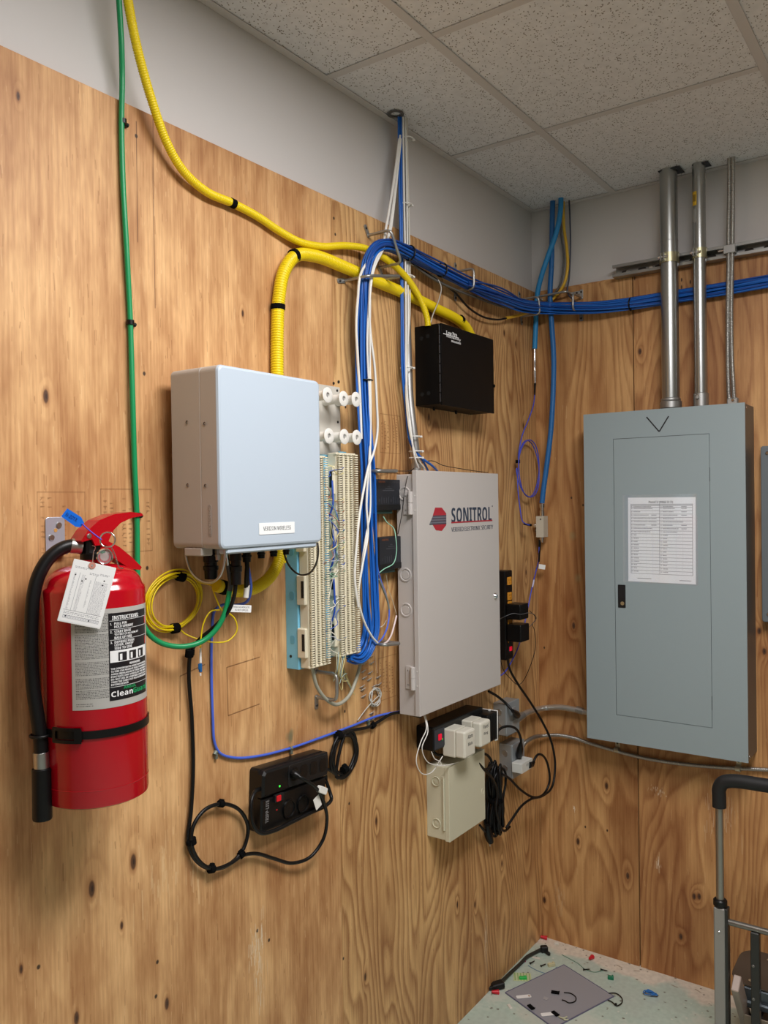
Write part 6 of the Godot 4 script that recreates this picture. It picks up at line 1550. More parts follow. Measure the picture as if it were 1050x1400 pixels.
func surge_strip() -> void:
	var t := on_long("surge_protector", "black eight-outlet surge protector mounted slightly tilted on the plywood", "surge protector", 1.441, 0.982, 0.0)
	t.rotation.z = 0.0
	t.basis = Basis(Vector3.UP, PI / 2) * Basis(Vector3.BACK, -0.06)
	var m := mt(c8(15, 15, 16), 0.32, 0.0, 0.45)
	part("base", sh().at(V(0.006, 0, 0)).slab(0.228, 0.142, 0, 0.03, 0.008, 0.002), m, t)
	var up := PackedVector2Array([Vector2(-0.11, 0.01), Vector2(-0.055, 0.01), Vector2(-0.02, 0.012), Vector2(0.121, 0.012), Vector2(0.121, 0.069), Vector2(-0.103, 0.069), Vector2(-0.11, 0.06)])
	part("upper_shell", sh().ext_eased(up, 0.028, 0.046, 0.005), m, t)
	part("lower_shell", sh().ext_eased(PackedVector2Array([Vector2(-0.108, -0.066), Vector2(-0.098, -0.07), Vector2(0.119, -0.07), Vector2(0.119, 0.009), Vector2(-0.02, 0.009), Vector2(-0.055, 0.006), Vector2(-0.108, 0.006)]), 0.028, 0.041, 0.004), m, t)
	part("outlet_well", sh().at(V(0.045, 0.041, 0)).slab(0.144, 0.05, 0.044, 0.0472, 0.008, 0.001), mt(c8(18, 18, 20), 0.5), t)
	for i in 4:
		var o := part("outlet", sh().at(V(-0.008 + i * 0.035, 0.043, 0)).slab(0.026, 0.032, 0.0468, 0.0485, 0.008, 0.0006), m, t)
		for q in [[-0.005, 0.005], [0.005, 0.005], [0, -0.006]]:
			part("slot", sh().box(V(-0.008 + i * 0.035 + q[0], 0.043 + q[1], 0.0486), V(0.002, 0.006, 0.0005), 0.0001), _mm.dark, o)
	for i in 2:
		var o := part("outlet", sh().at(V(-0.018 + i * 0.05, -0.035, 0), V(PI / 2, 0, 0)).at(V(-0.018 + i * 0.05, -0.035, 0.04), V(PI / 2, 0, 0)).lathe([Vector2(0, 0.003), Vector2(0.017, 0.003), Vector2(0.018, 0.006), Vector2(0.0205, 0.006), Vector2(0.021, 0)], 26), m, t)
		for q in [[-0.006, 0.005], [0.006, 0.005], [0, -0.006]]:
			part("slot", sh().box(V(-0.018 + i * 0.05 + q[0], -0.035 + q[1], 0.0432), V(0.002, 0.007, 0.0005), 0.0001), _mm.dark, o)
	var rs := StandardMaterial3D.new()
	rs.albedo_color = c8(170, 10, 20)
	rs.emission_enabled = true
	rs.emission = c8(220, 20, 30)
	rs.emission_energy_multiplier = 0.25
	part("switch_bezel", sh().at(V(-0.056, 0.0, 0)).slab(0.03, 0.018, 0.04, 0.0475, 0.002, 0.0008), _mm.dark, t)
	part("rocker_switch", sh().at(V(-0.06, 0.0, 0)).slab(0.014, 0.013, 0.046, 0.05, 0.002, 0.001), rs, t)
	var gm := StandardMaterial3D.new()
	gm.albedo_color = c8(40, 170, 50)
	gm.emission_enabled = true
	gm.emission = c8(70, 255, 80)
	gm.emission_energy_multiplier = 0.9
	part("indicator", sh().box(V(-0.056, 0.026, 0.0465), V(0.0045, 0.0045, 0.001), 0.0004), gm, t)
	part("indicator", sh().box(V(-0.058, -0.028, 0.0415), V(0.003, 0.003, 0.001), 0.0004), rs, t)
	part("lettering", sh().basis(Basis(Vector3.BACK, PI / 2), V(-0.09, -0.024, 0.0412)).words("TRIPP·LITE", 0.05, 0.01, 0, 0.0005, true), mt(c8(120, 118, 118), 0.4), t)
	# its own cord
	cable("power_cable", [V(0.034, 1.0172, 1.5475), V(0.042, 1.0203, 1.5697), V(0.05, 1.0084, 1.5896), V(0.054, 0.9825, 1.5965), V(0.056, 0.9521, 1.5903), V(0.056, 0.9302, 1.5679), V(0.056, 0.9218, 1.5281), V(0.056, 0.9216, 1.4717), V(0.05, 0.919, 1.3922), V(0.04, 0.9131, 1.3223), V(0.03, 0.9176, 1.2898), V(0.02, 0.9365, 1.2857), V(0.016, 0.9596, 1.2918)], 0.0046, _mm.rubber, "black cord of the surge protector curling under it", "power cable", "", 10)
	var cl := []
	var c0 := V(0.008, 1.0058, 1.2122)
	cl.append_array([V(0.012, 0.9611, 1.2869), V(0.012, 0.9867, 1.2862)])
	for i in 37:
		var a := -2.2 - TAU * i / 12.0
		var g := 1.0 + 0.12 * sin(i * 0.9)
		cl.append(V(0.008 + 0.009 * (0.5 + 0.5 * sin(i * 0.53)), c0.y + sin(a) * 0.054 * g, c0.z - cos(a) * 0.056 * g))
	cl.append_array([V(0.014, 1.0591, 1.2094), V(0.01, 1.0581, 1.1668), V(0.008, 1.0501, 1.0993), V(0.008, 1.0557, 1.0448), V(0.01, 1.0632, 0.9945), V(0.02, 1.0601, 0.9546), V(0.03, 1.0316, 0.8752)])
	cable("power_cable", cl, 0.0042, _mm.rubber, "black cord coiled three times beside the surge protector then up to the panel", "power cable", "", 9, 4)
	for q in [[V(0.014, 1.06, 1.2367), V(0, -0.3, -1), "black hook-and-loop wrap at the top of the small cord coil"], [V(0.014, 0.9677, 1.2147), V(0, 0.1, -1), "black hook-and-loop wrap at the bottom of the small cord coil"], [V(0.008, 1.0494, 1.0792), V(0, 0.3, -1), "black hook-and-loop wrap on the cord near the alarm panel"]]:
		strap("velcro_wrap", q[0], q[1], 0.0105 if q[0].x > 0.01 else 0.0075, 0.016, _mm.velcro, q[2], "strap")



func build_back_wall() -> void:
	strut_and_conduits()
	breaker_panel()
	corner_fiber()


func strut_and_conduits() -> void:
	# slotted strut channel
	var st := on_back("strut_channel", "galvanized strut channel bolted level along the plywood top edge", "strut channel", 0.955, 2.453, 0.0)
	var L := 1.28
	var s := sh()
	s.box(V(0, 0, 0.0014), V(L, 0.041, 0.0026), 0.0003)
	for k in [-1, 1]:
		s.box(V(0, 0.0195 * k, 0.0205), V(L, 0.0026, 0.041), 0.0004)
		s.box(V(0, 0.0155 * k, 0.0398), V(L, 0.0095, 0.0026), 0.0006)
		s.box(V(0, 0.0118 * k, 0.0365), V(L, 0.0024, 0.0075), 0.0004)
	part("channel", s, mt(c8(170, 170, 168), 0.38, 0.9), st)
	for i in 22:
		part("slot", sh().at(V(-L / 2 + 0.035 + i * 0.058, 0, 0.0027)).slab(0.028, 0.013, 0, 0.0004, 0.006, 0.0001), mt(c8(60, 54, 48), 0.8), st)
	for x in [0.36, 0.44, 0.86, 1.2]:
		part("bolt", sh().at(V(x - 0.955, -0.002, 0.004), V(PI / 2, 0, 0)).cyl(0.009, 0, 0.004, 6, 0.001), _mm.chrome, st)
	# two rigid conduits and a pair of flexible ones
	var cz := mt(c8(178, 180, 178), 0.3, 0.95)
	for q in [["wide galvanized conduit rising from the breaker panel", 0.521, 0.0285, 0.071], ["narrower galvanized conduit with a yellow sticker rising from the breaker panel", 0.6165, 0.0205, 0.064]]:
		var c := on_back("conduit", q[0], "conduit", q[1], 1.953, q[3])
		var r: float = q[2]
		part("pipe", sh().cyl(r, 0.0, 0.80, 32, 0.001), cz, c)
		if r > 0.025:
			part("locknut", sh().cyl(r * 1.28, 0.0, 0.026, 8, 0.003).cyl(r * 1.1, 0.026, 0.036, 24, 0.002), _mm.zinc, c)
			part("coupling_seam", sh().cyl(r + 0.0008, 0.498, 0.501, 32, 0.0004).cyl(r + 0.0008, 0.555, 0.557, 32, 0.0004), _mm.zinc, c)
		else:
			part("set_screw_fitting", sh().cyl(r * 1.16, 0.0, 0.045, 24, 0.002).at(V(-0.004, 0.03, r * 1.16), V(PI / 2, 0, 0)).cyl(0.006, -0.002, 0.006, 10, 0.001), _mm.zinc, c)
			part("yellow_sticker", ext_label(r + 0.0005, -0.95, -0.1, 0.655, 0.7), mt(c8(220, 180, 50), 0.5), c)
			part("white_sticker", ext_label(r + 0.0005, -0.95, -0.1, 0.6, 0.645), mt(c8(150, 150, 146), 0.5), c)
			part("sticker_print", ext_label(r + 0.0009, -0.8, -0.25, 0.668, 0.69), mt(c8(150, 120, 40), 0.5), c)
		# two-piece clamp hooked in the strut
		var cl := on_back("pipe_clamp", "galvanized clamp tying the %s conduit to the strut channel" % ("wide" if r > 0.025 else "narrower"), "pipe clamp", q[1], 2.453, q[3])
		part("band", sh().lathe([Vector2(r + 0.0005, -0.016), Vector2(r + 0.0032, -0.016), Vector2(r + 0.0032, 0.016), Vector2(r + 0.0005, 0.016)], 32), mt(c8(190, 184, 150), 0.35, 0.9), cl)
		part("ear", sh().box(V(-r * 0.55, 0.0, r + 0.006), V(0.004, 0.026, 0.016), 0.001).box(V(-r * 0.55 + 0.009, 0.0, r + 0.006), V(0.004, 0.026, 0.016), 0.001), _mm.zinc, cl)
		part("bolt", sh().at(V(-r * 0.55 - 0.012, 0.0, r + 0.007), V(0, 0, -PI / 2)).cyl(0.0035, 0, 0.034, 8, 0.0006).at(V(-r * 0.55 - 0.008, 0.0, r + 0.007), V(0, 0, -PI / 2)).cyl(0.0075, 0, 0.005, 6, 0.001), _mm.chrome, cl)
		solo("ceiling_collar", sh().at(V(q[1] + 0.008, 2.741, q[3] - 0.006)).box(V(0, 0, 0), V(r * 2.5, 0.0025, r * 2.2), 0.0008), mt(c8(44, 46, 54), 0.6), "dark cut edge in the ceiling tile round the %s conduit" % ("wide" if r > 0.025 else "narrower"), "collar")
	var fl := mt(c8(176, 174, 170), 0.34, 0.9)
	for q in [["flexible metal conduit into the panel, nearer the rigid conduits", [V(0.7082, 2.7494, 0.05), V(0.7072, 2.6442, 0.05), V(0.7041, 2.5034, 0.052), V(0.7033, 2.4096, 0.052), V(0.7004, 2.2684, 0.055), V(0.6999, 2.1029, 0.06), V(0.7017, 2.0084, 0.062), V(0.7036, 1.9706, 0.062)]], ["flexible metal conduit into the panel, farther from the rigid conduits", [V(0.7193, 2.7466, 0.05), V(0.7183, 2.6416, 0.05), V(0.7164, 2.501, 0.052), V(0.7144, 2.4076, 0.052), V(0.7115, 2.2667, 0.055), V(0.7133, 2.1014, 0.06), V(0.7173, 2.007, 0.062), V(0.7191, 1.9693, 0.062)]]]:
		solo("flexible_conduit", ribbed(q[1], 0.0074, 0.0056, 0.0019, 12), fl, q[0], "flexible conduit")
	var fc := on_back("duplex_connector", "zinc duplex connector where the flexible conduits enter the panel", "connector", 0.715, 1.952, 0.062)
	part("body", sh().box(V(0, 0.011, 0), V(0.034, 0.022, 0.022), 0.003), _mm.zinc, fc)
	part("screw", sh().at(V(0.002, 0.014, 0.011), V(PI / 2, 0, 0)).cyl(0.005, 0, 0.003, 10, 0.001), _mm.chrome, fc)
	var fcl := on_back("pipe_clamp", "galvanized clamp tying the flexible conduit pair to the strut channel", "pipe clamp", 0.7085, 2.453, 0.052)
	part("band", sh().box(V(0, 0, 0.01), V(0.036, 0.026, 0.003), 0.001).box(V(0.017, 0, 0), V(0.003, 0.026, 0.022), 0.001).box(V(-0.017, 0, 0), V(0.003, 0.026, 0.022), 0.001), _mm.zinc, fcl)
	part("bolt", sh().at(V(-0.036, 0.0, 0.004), V(0, 0, -PI / 2)).cyl(0.0032, 0, 0.026, 8, 0.0006), _mm.chrome, fcl)
	# conduits that leave the outlet boxes for the panel
	var e1 := [V(0.03, 0.8843, 0.2629), V(0.035, 0.8938, 0.2088), V(0.03, 0.8885, 0.1135), V(0.0354, 0.8796, 0.03), V(0.0936, 0.89, 0.03), V(0.1505, 0.8894, 0.03), V(0.2006, 0.8854, 0.03), V(0.2336, 0.8872, 0.03)]
	var ec := solo("curved_conduit", sh().tube(cr(e1, 8), 0.0105, 16), mt(c8(200, 200, 196), 0.35, 0.8), "curved pale conduit from the upper outlet box round the corner to the panel", "conduit")
	part("coupling", sh().tube([V(0.159, 0.8905, 0.03), V(0.184, 0.8871, 0.03)], 0.0128, 14), _mm.zinc, ec)
	part("coupling", sh().tube([V(0.03, 0.8856, 0.2571), V(0.035, 0.8938, 0.2148)], 0.013, 14), _mm.zinc, ec)
	var e2 := [V(0.04, 0.7725, 0.252), V(0.045, 0.7943, 0.2325), V(0.04, 0.7973, 0.1622), V(0.0251, 0.7741, 0.03), V(0.0814, 0.7841, 0.025), V(0.145, 0.7817, 0.02), V(0.1933, 0.7718, 0.015), V(0.2932, 0.758, 0.013), V(0.3975, 0.7488, 0.012), V(0.5227, 0.7495, 0.012), V(0.6534, 0.7596, 0.012), V(0.733, 0.7685, 0.012), V(0.8209, 0.779, 0.012), V(0.9467, 0.7941, 0.012)]
	solo("flexible_conduit", ribbed(e2, 0.0074, 0.0056, 0.0018, 12), fl, "flexible metal conduit from the lower outlet box along under the panel", "flexible conduit")
	for q in [[V(0.3011, 0.7747, 0.012), "one-hole strap on the flexible conduit below the panel door"], [V(0.7084, 0.7787, 0.012), "one-hole strap on the flexible conduit below the panel corner"]]:
		var c := on_back("pipe_strap", q[1], "pipe strap", q[0].x, q[0].y, 0.0)
		part("tab", sh().at(V(0, 0.004, 0)).slab(0.016, 0.03, 0, 0.003, 0.007, 0.0006), mt(c8(206, 200, 178), 0.4, 0.5), c)
		part("saddle", sh().at(V(0, -0.014, 0.012), V(0, 0, PI / 2)).lathe([Vector2(0.0076, -0.008), Vector2(0.0098, -0.008), Vector2(0.0098, 0.008), Vector2(0.0076, 0.008)], 16), mt(c8(196, 190, 172), 0.4, 0.6), c)
		part("screw", sh().at(V(0, 0.008, 0.003), V(PI / 2, 0, 0)).cyl(0.004, 0, 0.0025, 10, 0.0008), mt(c8(90, 86, 80), 0.4, 0.7), c)


func breaker_panel() -> void:
	var x0 := 0.2425
	var x1 := 0.7665
	var y0 := 0.826
	var y1 := 1.949
	var t := on_back("breaker_panel", "grey electrical breaker panel marked with a handwritten V and a circuit chart", "breaker panel", (x0 + x1) / 2, y0, 0.0)
	var w := x1 - x0
	var h := y1 - y0
	var g := mt(c8(147, 160, 164), 0.5)
	var gal := mt(c8(104, 102, 100), 0.45, 0.5)
	part("cabinet", sh().box(V(0, h / 2, 0.0675), V(w - 0.004, h - 0.004, 0.135), 0.001), gal, t)
	# trim frame round the door
	var dx0 := 0.347 - (x0 + x1) / 2
	var dx1 := 0.6605 - (x0 + x1) / 2
	var dy0 := 0.92 - y0
	var dy1 := 1.859 - y0
	var f := sh()
	f.box(V((-w / 2 + dx0) / 2, h / 2, 0.1375), V(dx0 + w / 2, h, 0.004), 0)
	f.box(V((w / 2 + dx1) / 2, h / 2, 0.1375), V(w / 2 - dx1, h, 0.004), 0)
	f.box(V((dx0 + dx1) / 2, dy0 / 2, 0.1375), V(dx1 - dx0, dy0, 0.004), 0)
	f.box(V((dx0 + dx1) / 2, (dy1 + h) / 2, 0.1375), V(dx1 - dx0, h - dy1, 0.004), 0)
	part("trim_frame", f, g, t)
	var cx := (dx0 + dx1) / 2
	var cy := (dy0 + dy1) / 2
	var d := part("door", sh().box(V(cx, cy, 0.1376), V(dx1 - dx0 - 0.0026, dy1 - dy0 - 0.0026, 0.004), 0.0006), g, t)
	part("gap", sh().box(V(cx, cy, 0.1353), V(dx1 - dx0, dy1 - dy0, 0.0008), 0), _mm.dark, t)
	for yy in [dy0 + 0.08, dy1 - 0.13]:
		part("hinge", sh().box(V(dx1 - 0.0006, yy, 0.1384), V(0.0018, 0.045, 0.003), 0.0004), mt(c8(60, 64, 66), 0.4, 0.4), d)
	var lk := part("latch", sh().at(V(0.371 - 0.5045, 1.326 - y0, 0)).slab(0.026, 0.078, 0.139, 0.1415, 0.002, 0.0008), mt(c8(16, 16, 18), 0.35), d)
	part("latch_tongue", sh().at(V(0.371 - 0.5045, 1.34 - y0, 0)).slab(0.02, 0.038, 0.141, 0.1428, 0.002, 0.0006), mt(c8(22, 22, 24), 0.3), lk)
	part("lock", sh().at(V(0.3735 - 0.5045, 1.302 - y0, 0.1415), V(PI / 2, 0, 0)).cyl(0.0065, 0, 0.002, 18, 0.0006), mt(c8(200, 180, 140), 0.3, 0.9), lk)
	# marker V
	var va := loc(t, V(0.4616, 1.9255, 0.1401))
	var vb := loc(t, V(0.502, 1.8746, 0.1401))
	var vc := loc(t, V(0.5333, 1.9228, 0.1401))
	var mk := sh()
	for q in [[va, vb], [vb, vc]]:
		var dd: Vector3 = (q[1] - q[0]).normalized()
		var n := V(-dd.y, dd.x, 0) * 0.0026
		mk.ext(PackedVector2Array([Vector2(q[0].x - n.x, q[0].y - n.y), Vector2(q[1].x - n.x * 0.8, q[1].y - n.y * 0.8), Vector2(q[1].x + n.x * 0.8, q[1].y + n.y * 0.8), Vector2(q[0].x + n.x * 0.6, q[0].y + n.y * 0.6)]), 0.1393, 0.1398)
	part("marker_letter", mk, mt(c8(20, 20, 22), 0.7), t)
	for q in [[w / 2 - 0.006, 0.014], [w / 2 - 0.006, h - 0.014]]:
		part("screw", sh().at(V(w / 2 - 0.002, q[1], 0.115), V(0, 0, -PI / 2)).cyl(0.004, 0, 0.002, 10, 0.0006), _mm.chrome, t)
	# circuit chart in its clear sleeve
	var pc := [V(0.3922, 1.6552, 0.1402), V(0.6115, 1.6591, 0.1402), V(0.6178, 1.3807, 0.1402), V(0.3977, 1.3722, 0.1402)]
	var ch := on_back("circuit_chart", "printed circuit directory sheet in a clear sleeve on the breaker panel door", "paper sheet", (pc[0].x + pc[2].x) / 2, (pc[0].y + pc[2].y) / 2, 0.1396)
	var cw: float = 0.5 * (pc[0].distance_to(pc[1]) + pc[3].distance_to(pc[2]))
	var chh: float = 0.5 * (pc[1].distance_to(pc[2]) + pc[0].distance_to(pc[3]))
	var W := 430
	var H := 560
	var im := Image.create(W, H, false, Image.FORMAT_RGB8)
	im.fill(c8(238, 240, 244))
	var rg := RandomNumberGenerator.new()
	rg.seed = 17
	var y := 52
	var ink := c8(74, 76, 84)
	for r in 22:
		im.fill_rect(Rect2i(18, y, 394, 2), c8(96, 98, 106))
		if r < 21:
			for side in 2:
				var x := 22 + side * 190
				im.fill_rect(Rect2i(x, y + 6, 6, 5), c8(130, 132, 140))
				var l := rg.randi_range(24, 130) if r < 9 else rg.randi_range(20, 34)
				var xx := x + 14
				while xx < x + 14 + l:
					var k := rg.randi_range(3, 9)
					im.fill_rect(Rect2i(xx, y + 6, k, 5), c8(126, 128, 138))
					xx += k + 2
				if r < 8 and rg.randf() < 0.5:
					im.fill_rect(Rect2i(x + 130, y + 6, 34, 5), c8(150, 152, 160))
		y += 22 if r > 0 else 12
	im.fill_rect(Rect2i(18, 42, 394, 10), c8(190, 192, 198))
	for x in [18, 204, 410]:
		im.fill_rect(Rect2i(x, 42, 2, y - 62), c8(96, 98, 106))
	for x in [28, 120, 160, 214, 310, 350]:
		im.fill_rect(Rect2i(x, 42, 1, y - 62), c8(206, 208, 214))
	im.fill_rect(Rect2i(60, 535, 90, 4), c8(120, 122, 130))
	im.fill_rect(Rect2i(330, 538, 70, 4), c8(120, 122, 130))
	part("sheet", sh().at(V(0, 0, 0), V(0, 0, -0.006)).box(V(0, 0, 0.0003), V(cw, chh, 0.0004), 0), _mm.paper, ch)
	part("print", sh().at(V(0, 0, 0.0006), V(0, 0, -0.006)).sheet(cw, chh), tex_mat(ImageTexture.create_from_image(im), 0.5), ch)
	part("heading", sh().at(V(0, chh * 0.445, 0.0007), V(0, 0, -0.006)).words("Panel V (9966 St D)", cw * 0.36, 0.0095, 0, 0.0002, true), mt(ink, 0.6), ch)
	part("clear_sleeve", sh().at(V(-0.006, 0.003, 0.0012)).box(V(0, 0, 0), V(cw + 0.024, chh + 0.014, 0.0002), 0), glass(0.06), ch)
	# edge of the next panel
	var np := on_back("disconnect_cover", "dark grey flush cover panel at the edge of view with corner screws", "panel", 0.985, 1.258, 0.0)
	part("cover", sh().at(V(0, 0.279, 0)).slab(0.384, 0.558, 0.0, 0.05, 0.008, 0.002), mt(c8(104, 110, 114), 0.5), np)
	for yy in [0.025, 0.535]:
		part("screw", sh().at(V(-0.172, yy, 0.05), V(PI / 2, 0, 0)).cyl(0.006, 0, 0.003, 12, 0.0012), _mm.chrome, np)


func corner_fiber() -> void:
	var lb := mt(c8(38, 136, 196), 0.42)
	var d1 := [V(0.1324, 2.77, 0.05), V(0.1286, 2.697, 0.05), V(0.1128, 2.6196, 0.055), V(0.0856, 2.5494, 0.06), V(0.0588, 2.4822, 0.06), V(0.0359, 2.421, 0.05), V(0.0244, 2.3436, 0.04), V(0.0205, 2.2765, 0.04), V(0.0168, 2.2173, 0.04)]
	solo("innerduct", ribbed(d1, 0.0095, 0.0045, 0.0005), lb, "sky blue innerduct ending in a silver tube in the corner", "innerduct")
	var d2 := [V(0.0969, 2.781, 0.04), V(0.0928, 2.6807, 0.04), V(0.0878, 2.5216, 0.04), V(0.0783, 2.4039, 0.035), V(0.085, 2.3083, 0.04), V(0.094, 2.1727, 0.045), V(0.0916, 2.0389, 0.05), V(0.0812, 1.906, 0.05), V(0.0621, 1.7727, 0.05), V(0.0494, 1.6922, 0.05), V(0.043, 1.6437, 0.05)]
	solo("innerduct", ribbed(d2, 0.0098, 0.0045, 0.0005), mt(c8(34, 104, 168), 0.42), "long medium blue innerduct running down to the fiber coupler box", "innerduct")
	var ft := thing("fiber_ferrule", "slim silver tube on the end of the sky blue innerduct", "fiber tube", "", V(0.0159, 2.155, 0.04))
	part("tube", sh().tube(locs(ft, [V(0.0169, 2.2254, 0.04), V(0.0162, 2.1767, 0.04), V(0.0162, 2.1713, 0.04), V(0.0161, 2.1659, 0.04), V(0.0157, 2.1388, 0.04), V(0.0156, 2.1333, 0.04), V(0.0165, 2.0898, 0.04)]), 0.0052, 12, [0.0055, 0.0055, 0.007, 0.0055, 0.0055, 0.007, 0.0048]), _mm.chrome, ft)
	part("boot", sh().tube(locs(ft, [V(0.0166, 2.0952, 0.04), V(0.0144, 2.0438, 0.04)]), 0.0042, 10, [0.0046, 0.0026]), _mm.black, ft)
	var pb := mt(c8(70, 82, 196), 0.42)
	var pts := [V(0.0145, 2.0466, 0.04), V(0.03, 2.0005, 0.0872), V(0.025, 1.9448, 0.1214), V(0.022, 1.8894, 0.165), V(0.02, 1.8227, 0.1924)]
	var c0 := V(0.02, 1.7645, 0.1161)
	var ry := absf(V(0.02, 1.8685, 0.1131).y - c0.y)
	var rz := absf(V(0.02, 1.7623, 0.2116).z - c0.z)
	for i in range(1, 37):
		var a := PI + TAU * i / 18.0 * -1.0
		var g := 1.0 + 0.06 * sin(i * 0.37) - 0.02 * i / 44.0
		pts.append(V(0.018 + 0.012 * (0.5 + 0.5 * sin(i * 0.45)), c0.y + sin(a) * ry * g, c0.z - cos(a) * rz * g))
	pts.append_array([V(0.02, 1.7702, 0.2056), V(0.025, 1.6972, 0.2121), V(0.03, 1.6271, 0.2068), V(0.035, 1.5828, 0.2008), V(0.04, 1.572, 0.1878), V(0.05, 1.5664, 0.1731)])
	cable("fiber_jumper", pts, 0.0021, pb, "violet blue fiber cord looped beside the corner innerduct", "fiber cable", "", 7, 3)
	strap("velcro_wrap", V(0.022, 1.7936, 0.2032), V(0, 1, 0.05), 0.0085, 0.012, _mm.velcro, "small black wrap on the violet blue fiber loop", "strap", "", false)
	var cb := on_back("fiber_coupler", "small beige coupler box under the long blue innerduct in the corner", "coupler", V(0.0418, 1.5572, 0.05).x, V(0.0418, 1.5572, 0.05).y, 0.03)
	part("case", sh().slab(0.03, 0.078, 0, 0.04, 0.002, 0.001), mt(c8(196, 188, 172), 0.45), cb)
	part("collar", sh().at(V(0.002, 0.039, 0.02)).cyl(0.0098, 0, 0.02, 16, 0.001).cyl(0.0075, 0.02, 0.032, 16, 0.001).cyl(0.0105, 0.03, 0.046, 16, 0.001), _mm.chrome, cb)
	part("side_port", sh().at(V(-0.015, 0.004, 0.03), V(0, 0, PI / 2)).cyl(0.0075, 0, 0.012, 12, 0.001).cyl(0.01, 0.004, 0.008, 6, 0.001), _mm.chrome, cb)
	part("side_port", sh().at(V(-0.015, -0.014, 0.02), V(0, 0, PI / 2)).cyl(0.0075, 0, 0.012, 12, 0.001), mt(c8(110, 90, 76), 0.4, 0.6), cb)
	part("lower_port", sh().at(V(0.0, -0.039, 0.02), V(PI, 0, 0)).cyl(0.009, 0, 0.012, 12, 0.001).cyl(0.0065, 0.012, 0.02, 12, 0.001), _mm.chrome, cb)
	part("screw", sh().at(V(0.004, 0.028, 0.04), V(PI / 2, 0, 0)).cyl(0.003, 0, 0.0015, 10, 0.0005), mt(c8(110, 106, 100), 0.4, 0.6), cb)
	var fb := cable("fiber_jumper", [V(0.0324, 1.5083, 0.05), V(0.0289, 1.4703, 0.05), V(0.0208, 1.426, 0.04), V(0.0068, 1.392, 0.03), V(0.03, 1.3329, 0.1191), V(0.03, 1.2574, 0.158), V(0.03, 1.1912, 0.1958), V(0.03, 1.1349, 0.2384), V(0.03, 1.0945, 0.2909), V(0.035, 1.07, 0.3514), V(0.04, 1.0644, 0.4148), V(0.03, 1.0577, 0.4376)], 0.0022, pb, "violet blue fiber cord running from the coupler behind the black adapters", "fiber cable", "", 8)
	part("boot", sh().tube([V(0.0324, 1.5083, 0.05), V(0.026, 1.4265, 0.045)], 0.0045, 10, [0.0052, 0.0028]), _mm.black, fb)
	part("label_tag", sh().at(V(0.0398, 1.4083, 0.05), V(0, 0.3, -0.15)).slab(0.024, 0.017, -0.0005, 0.0005, 0.001, 0.0001), _mm.paper, fb)
	part("splice_sleeve", sh().tube([V(0.03, 1.3633, 0.0996), V(0.03, 1.3377, 0.1128)], 0.0032, 8), mt(c8(190, 188, 214), 0.4), fb)
	part("plug", sh().tube([V(0.037, 1.5709, 0.1934), V(0.05, 1.566, 0.161)], 0.0042, 10, [0.0028, 0.005]), _mm.black, fb)


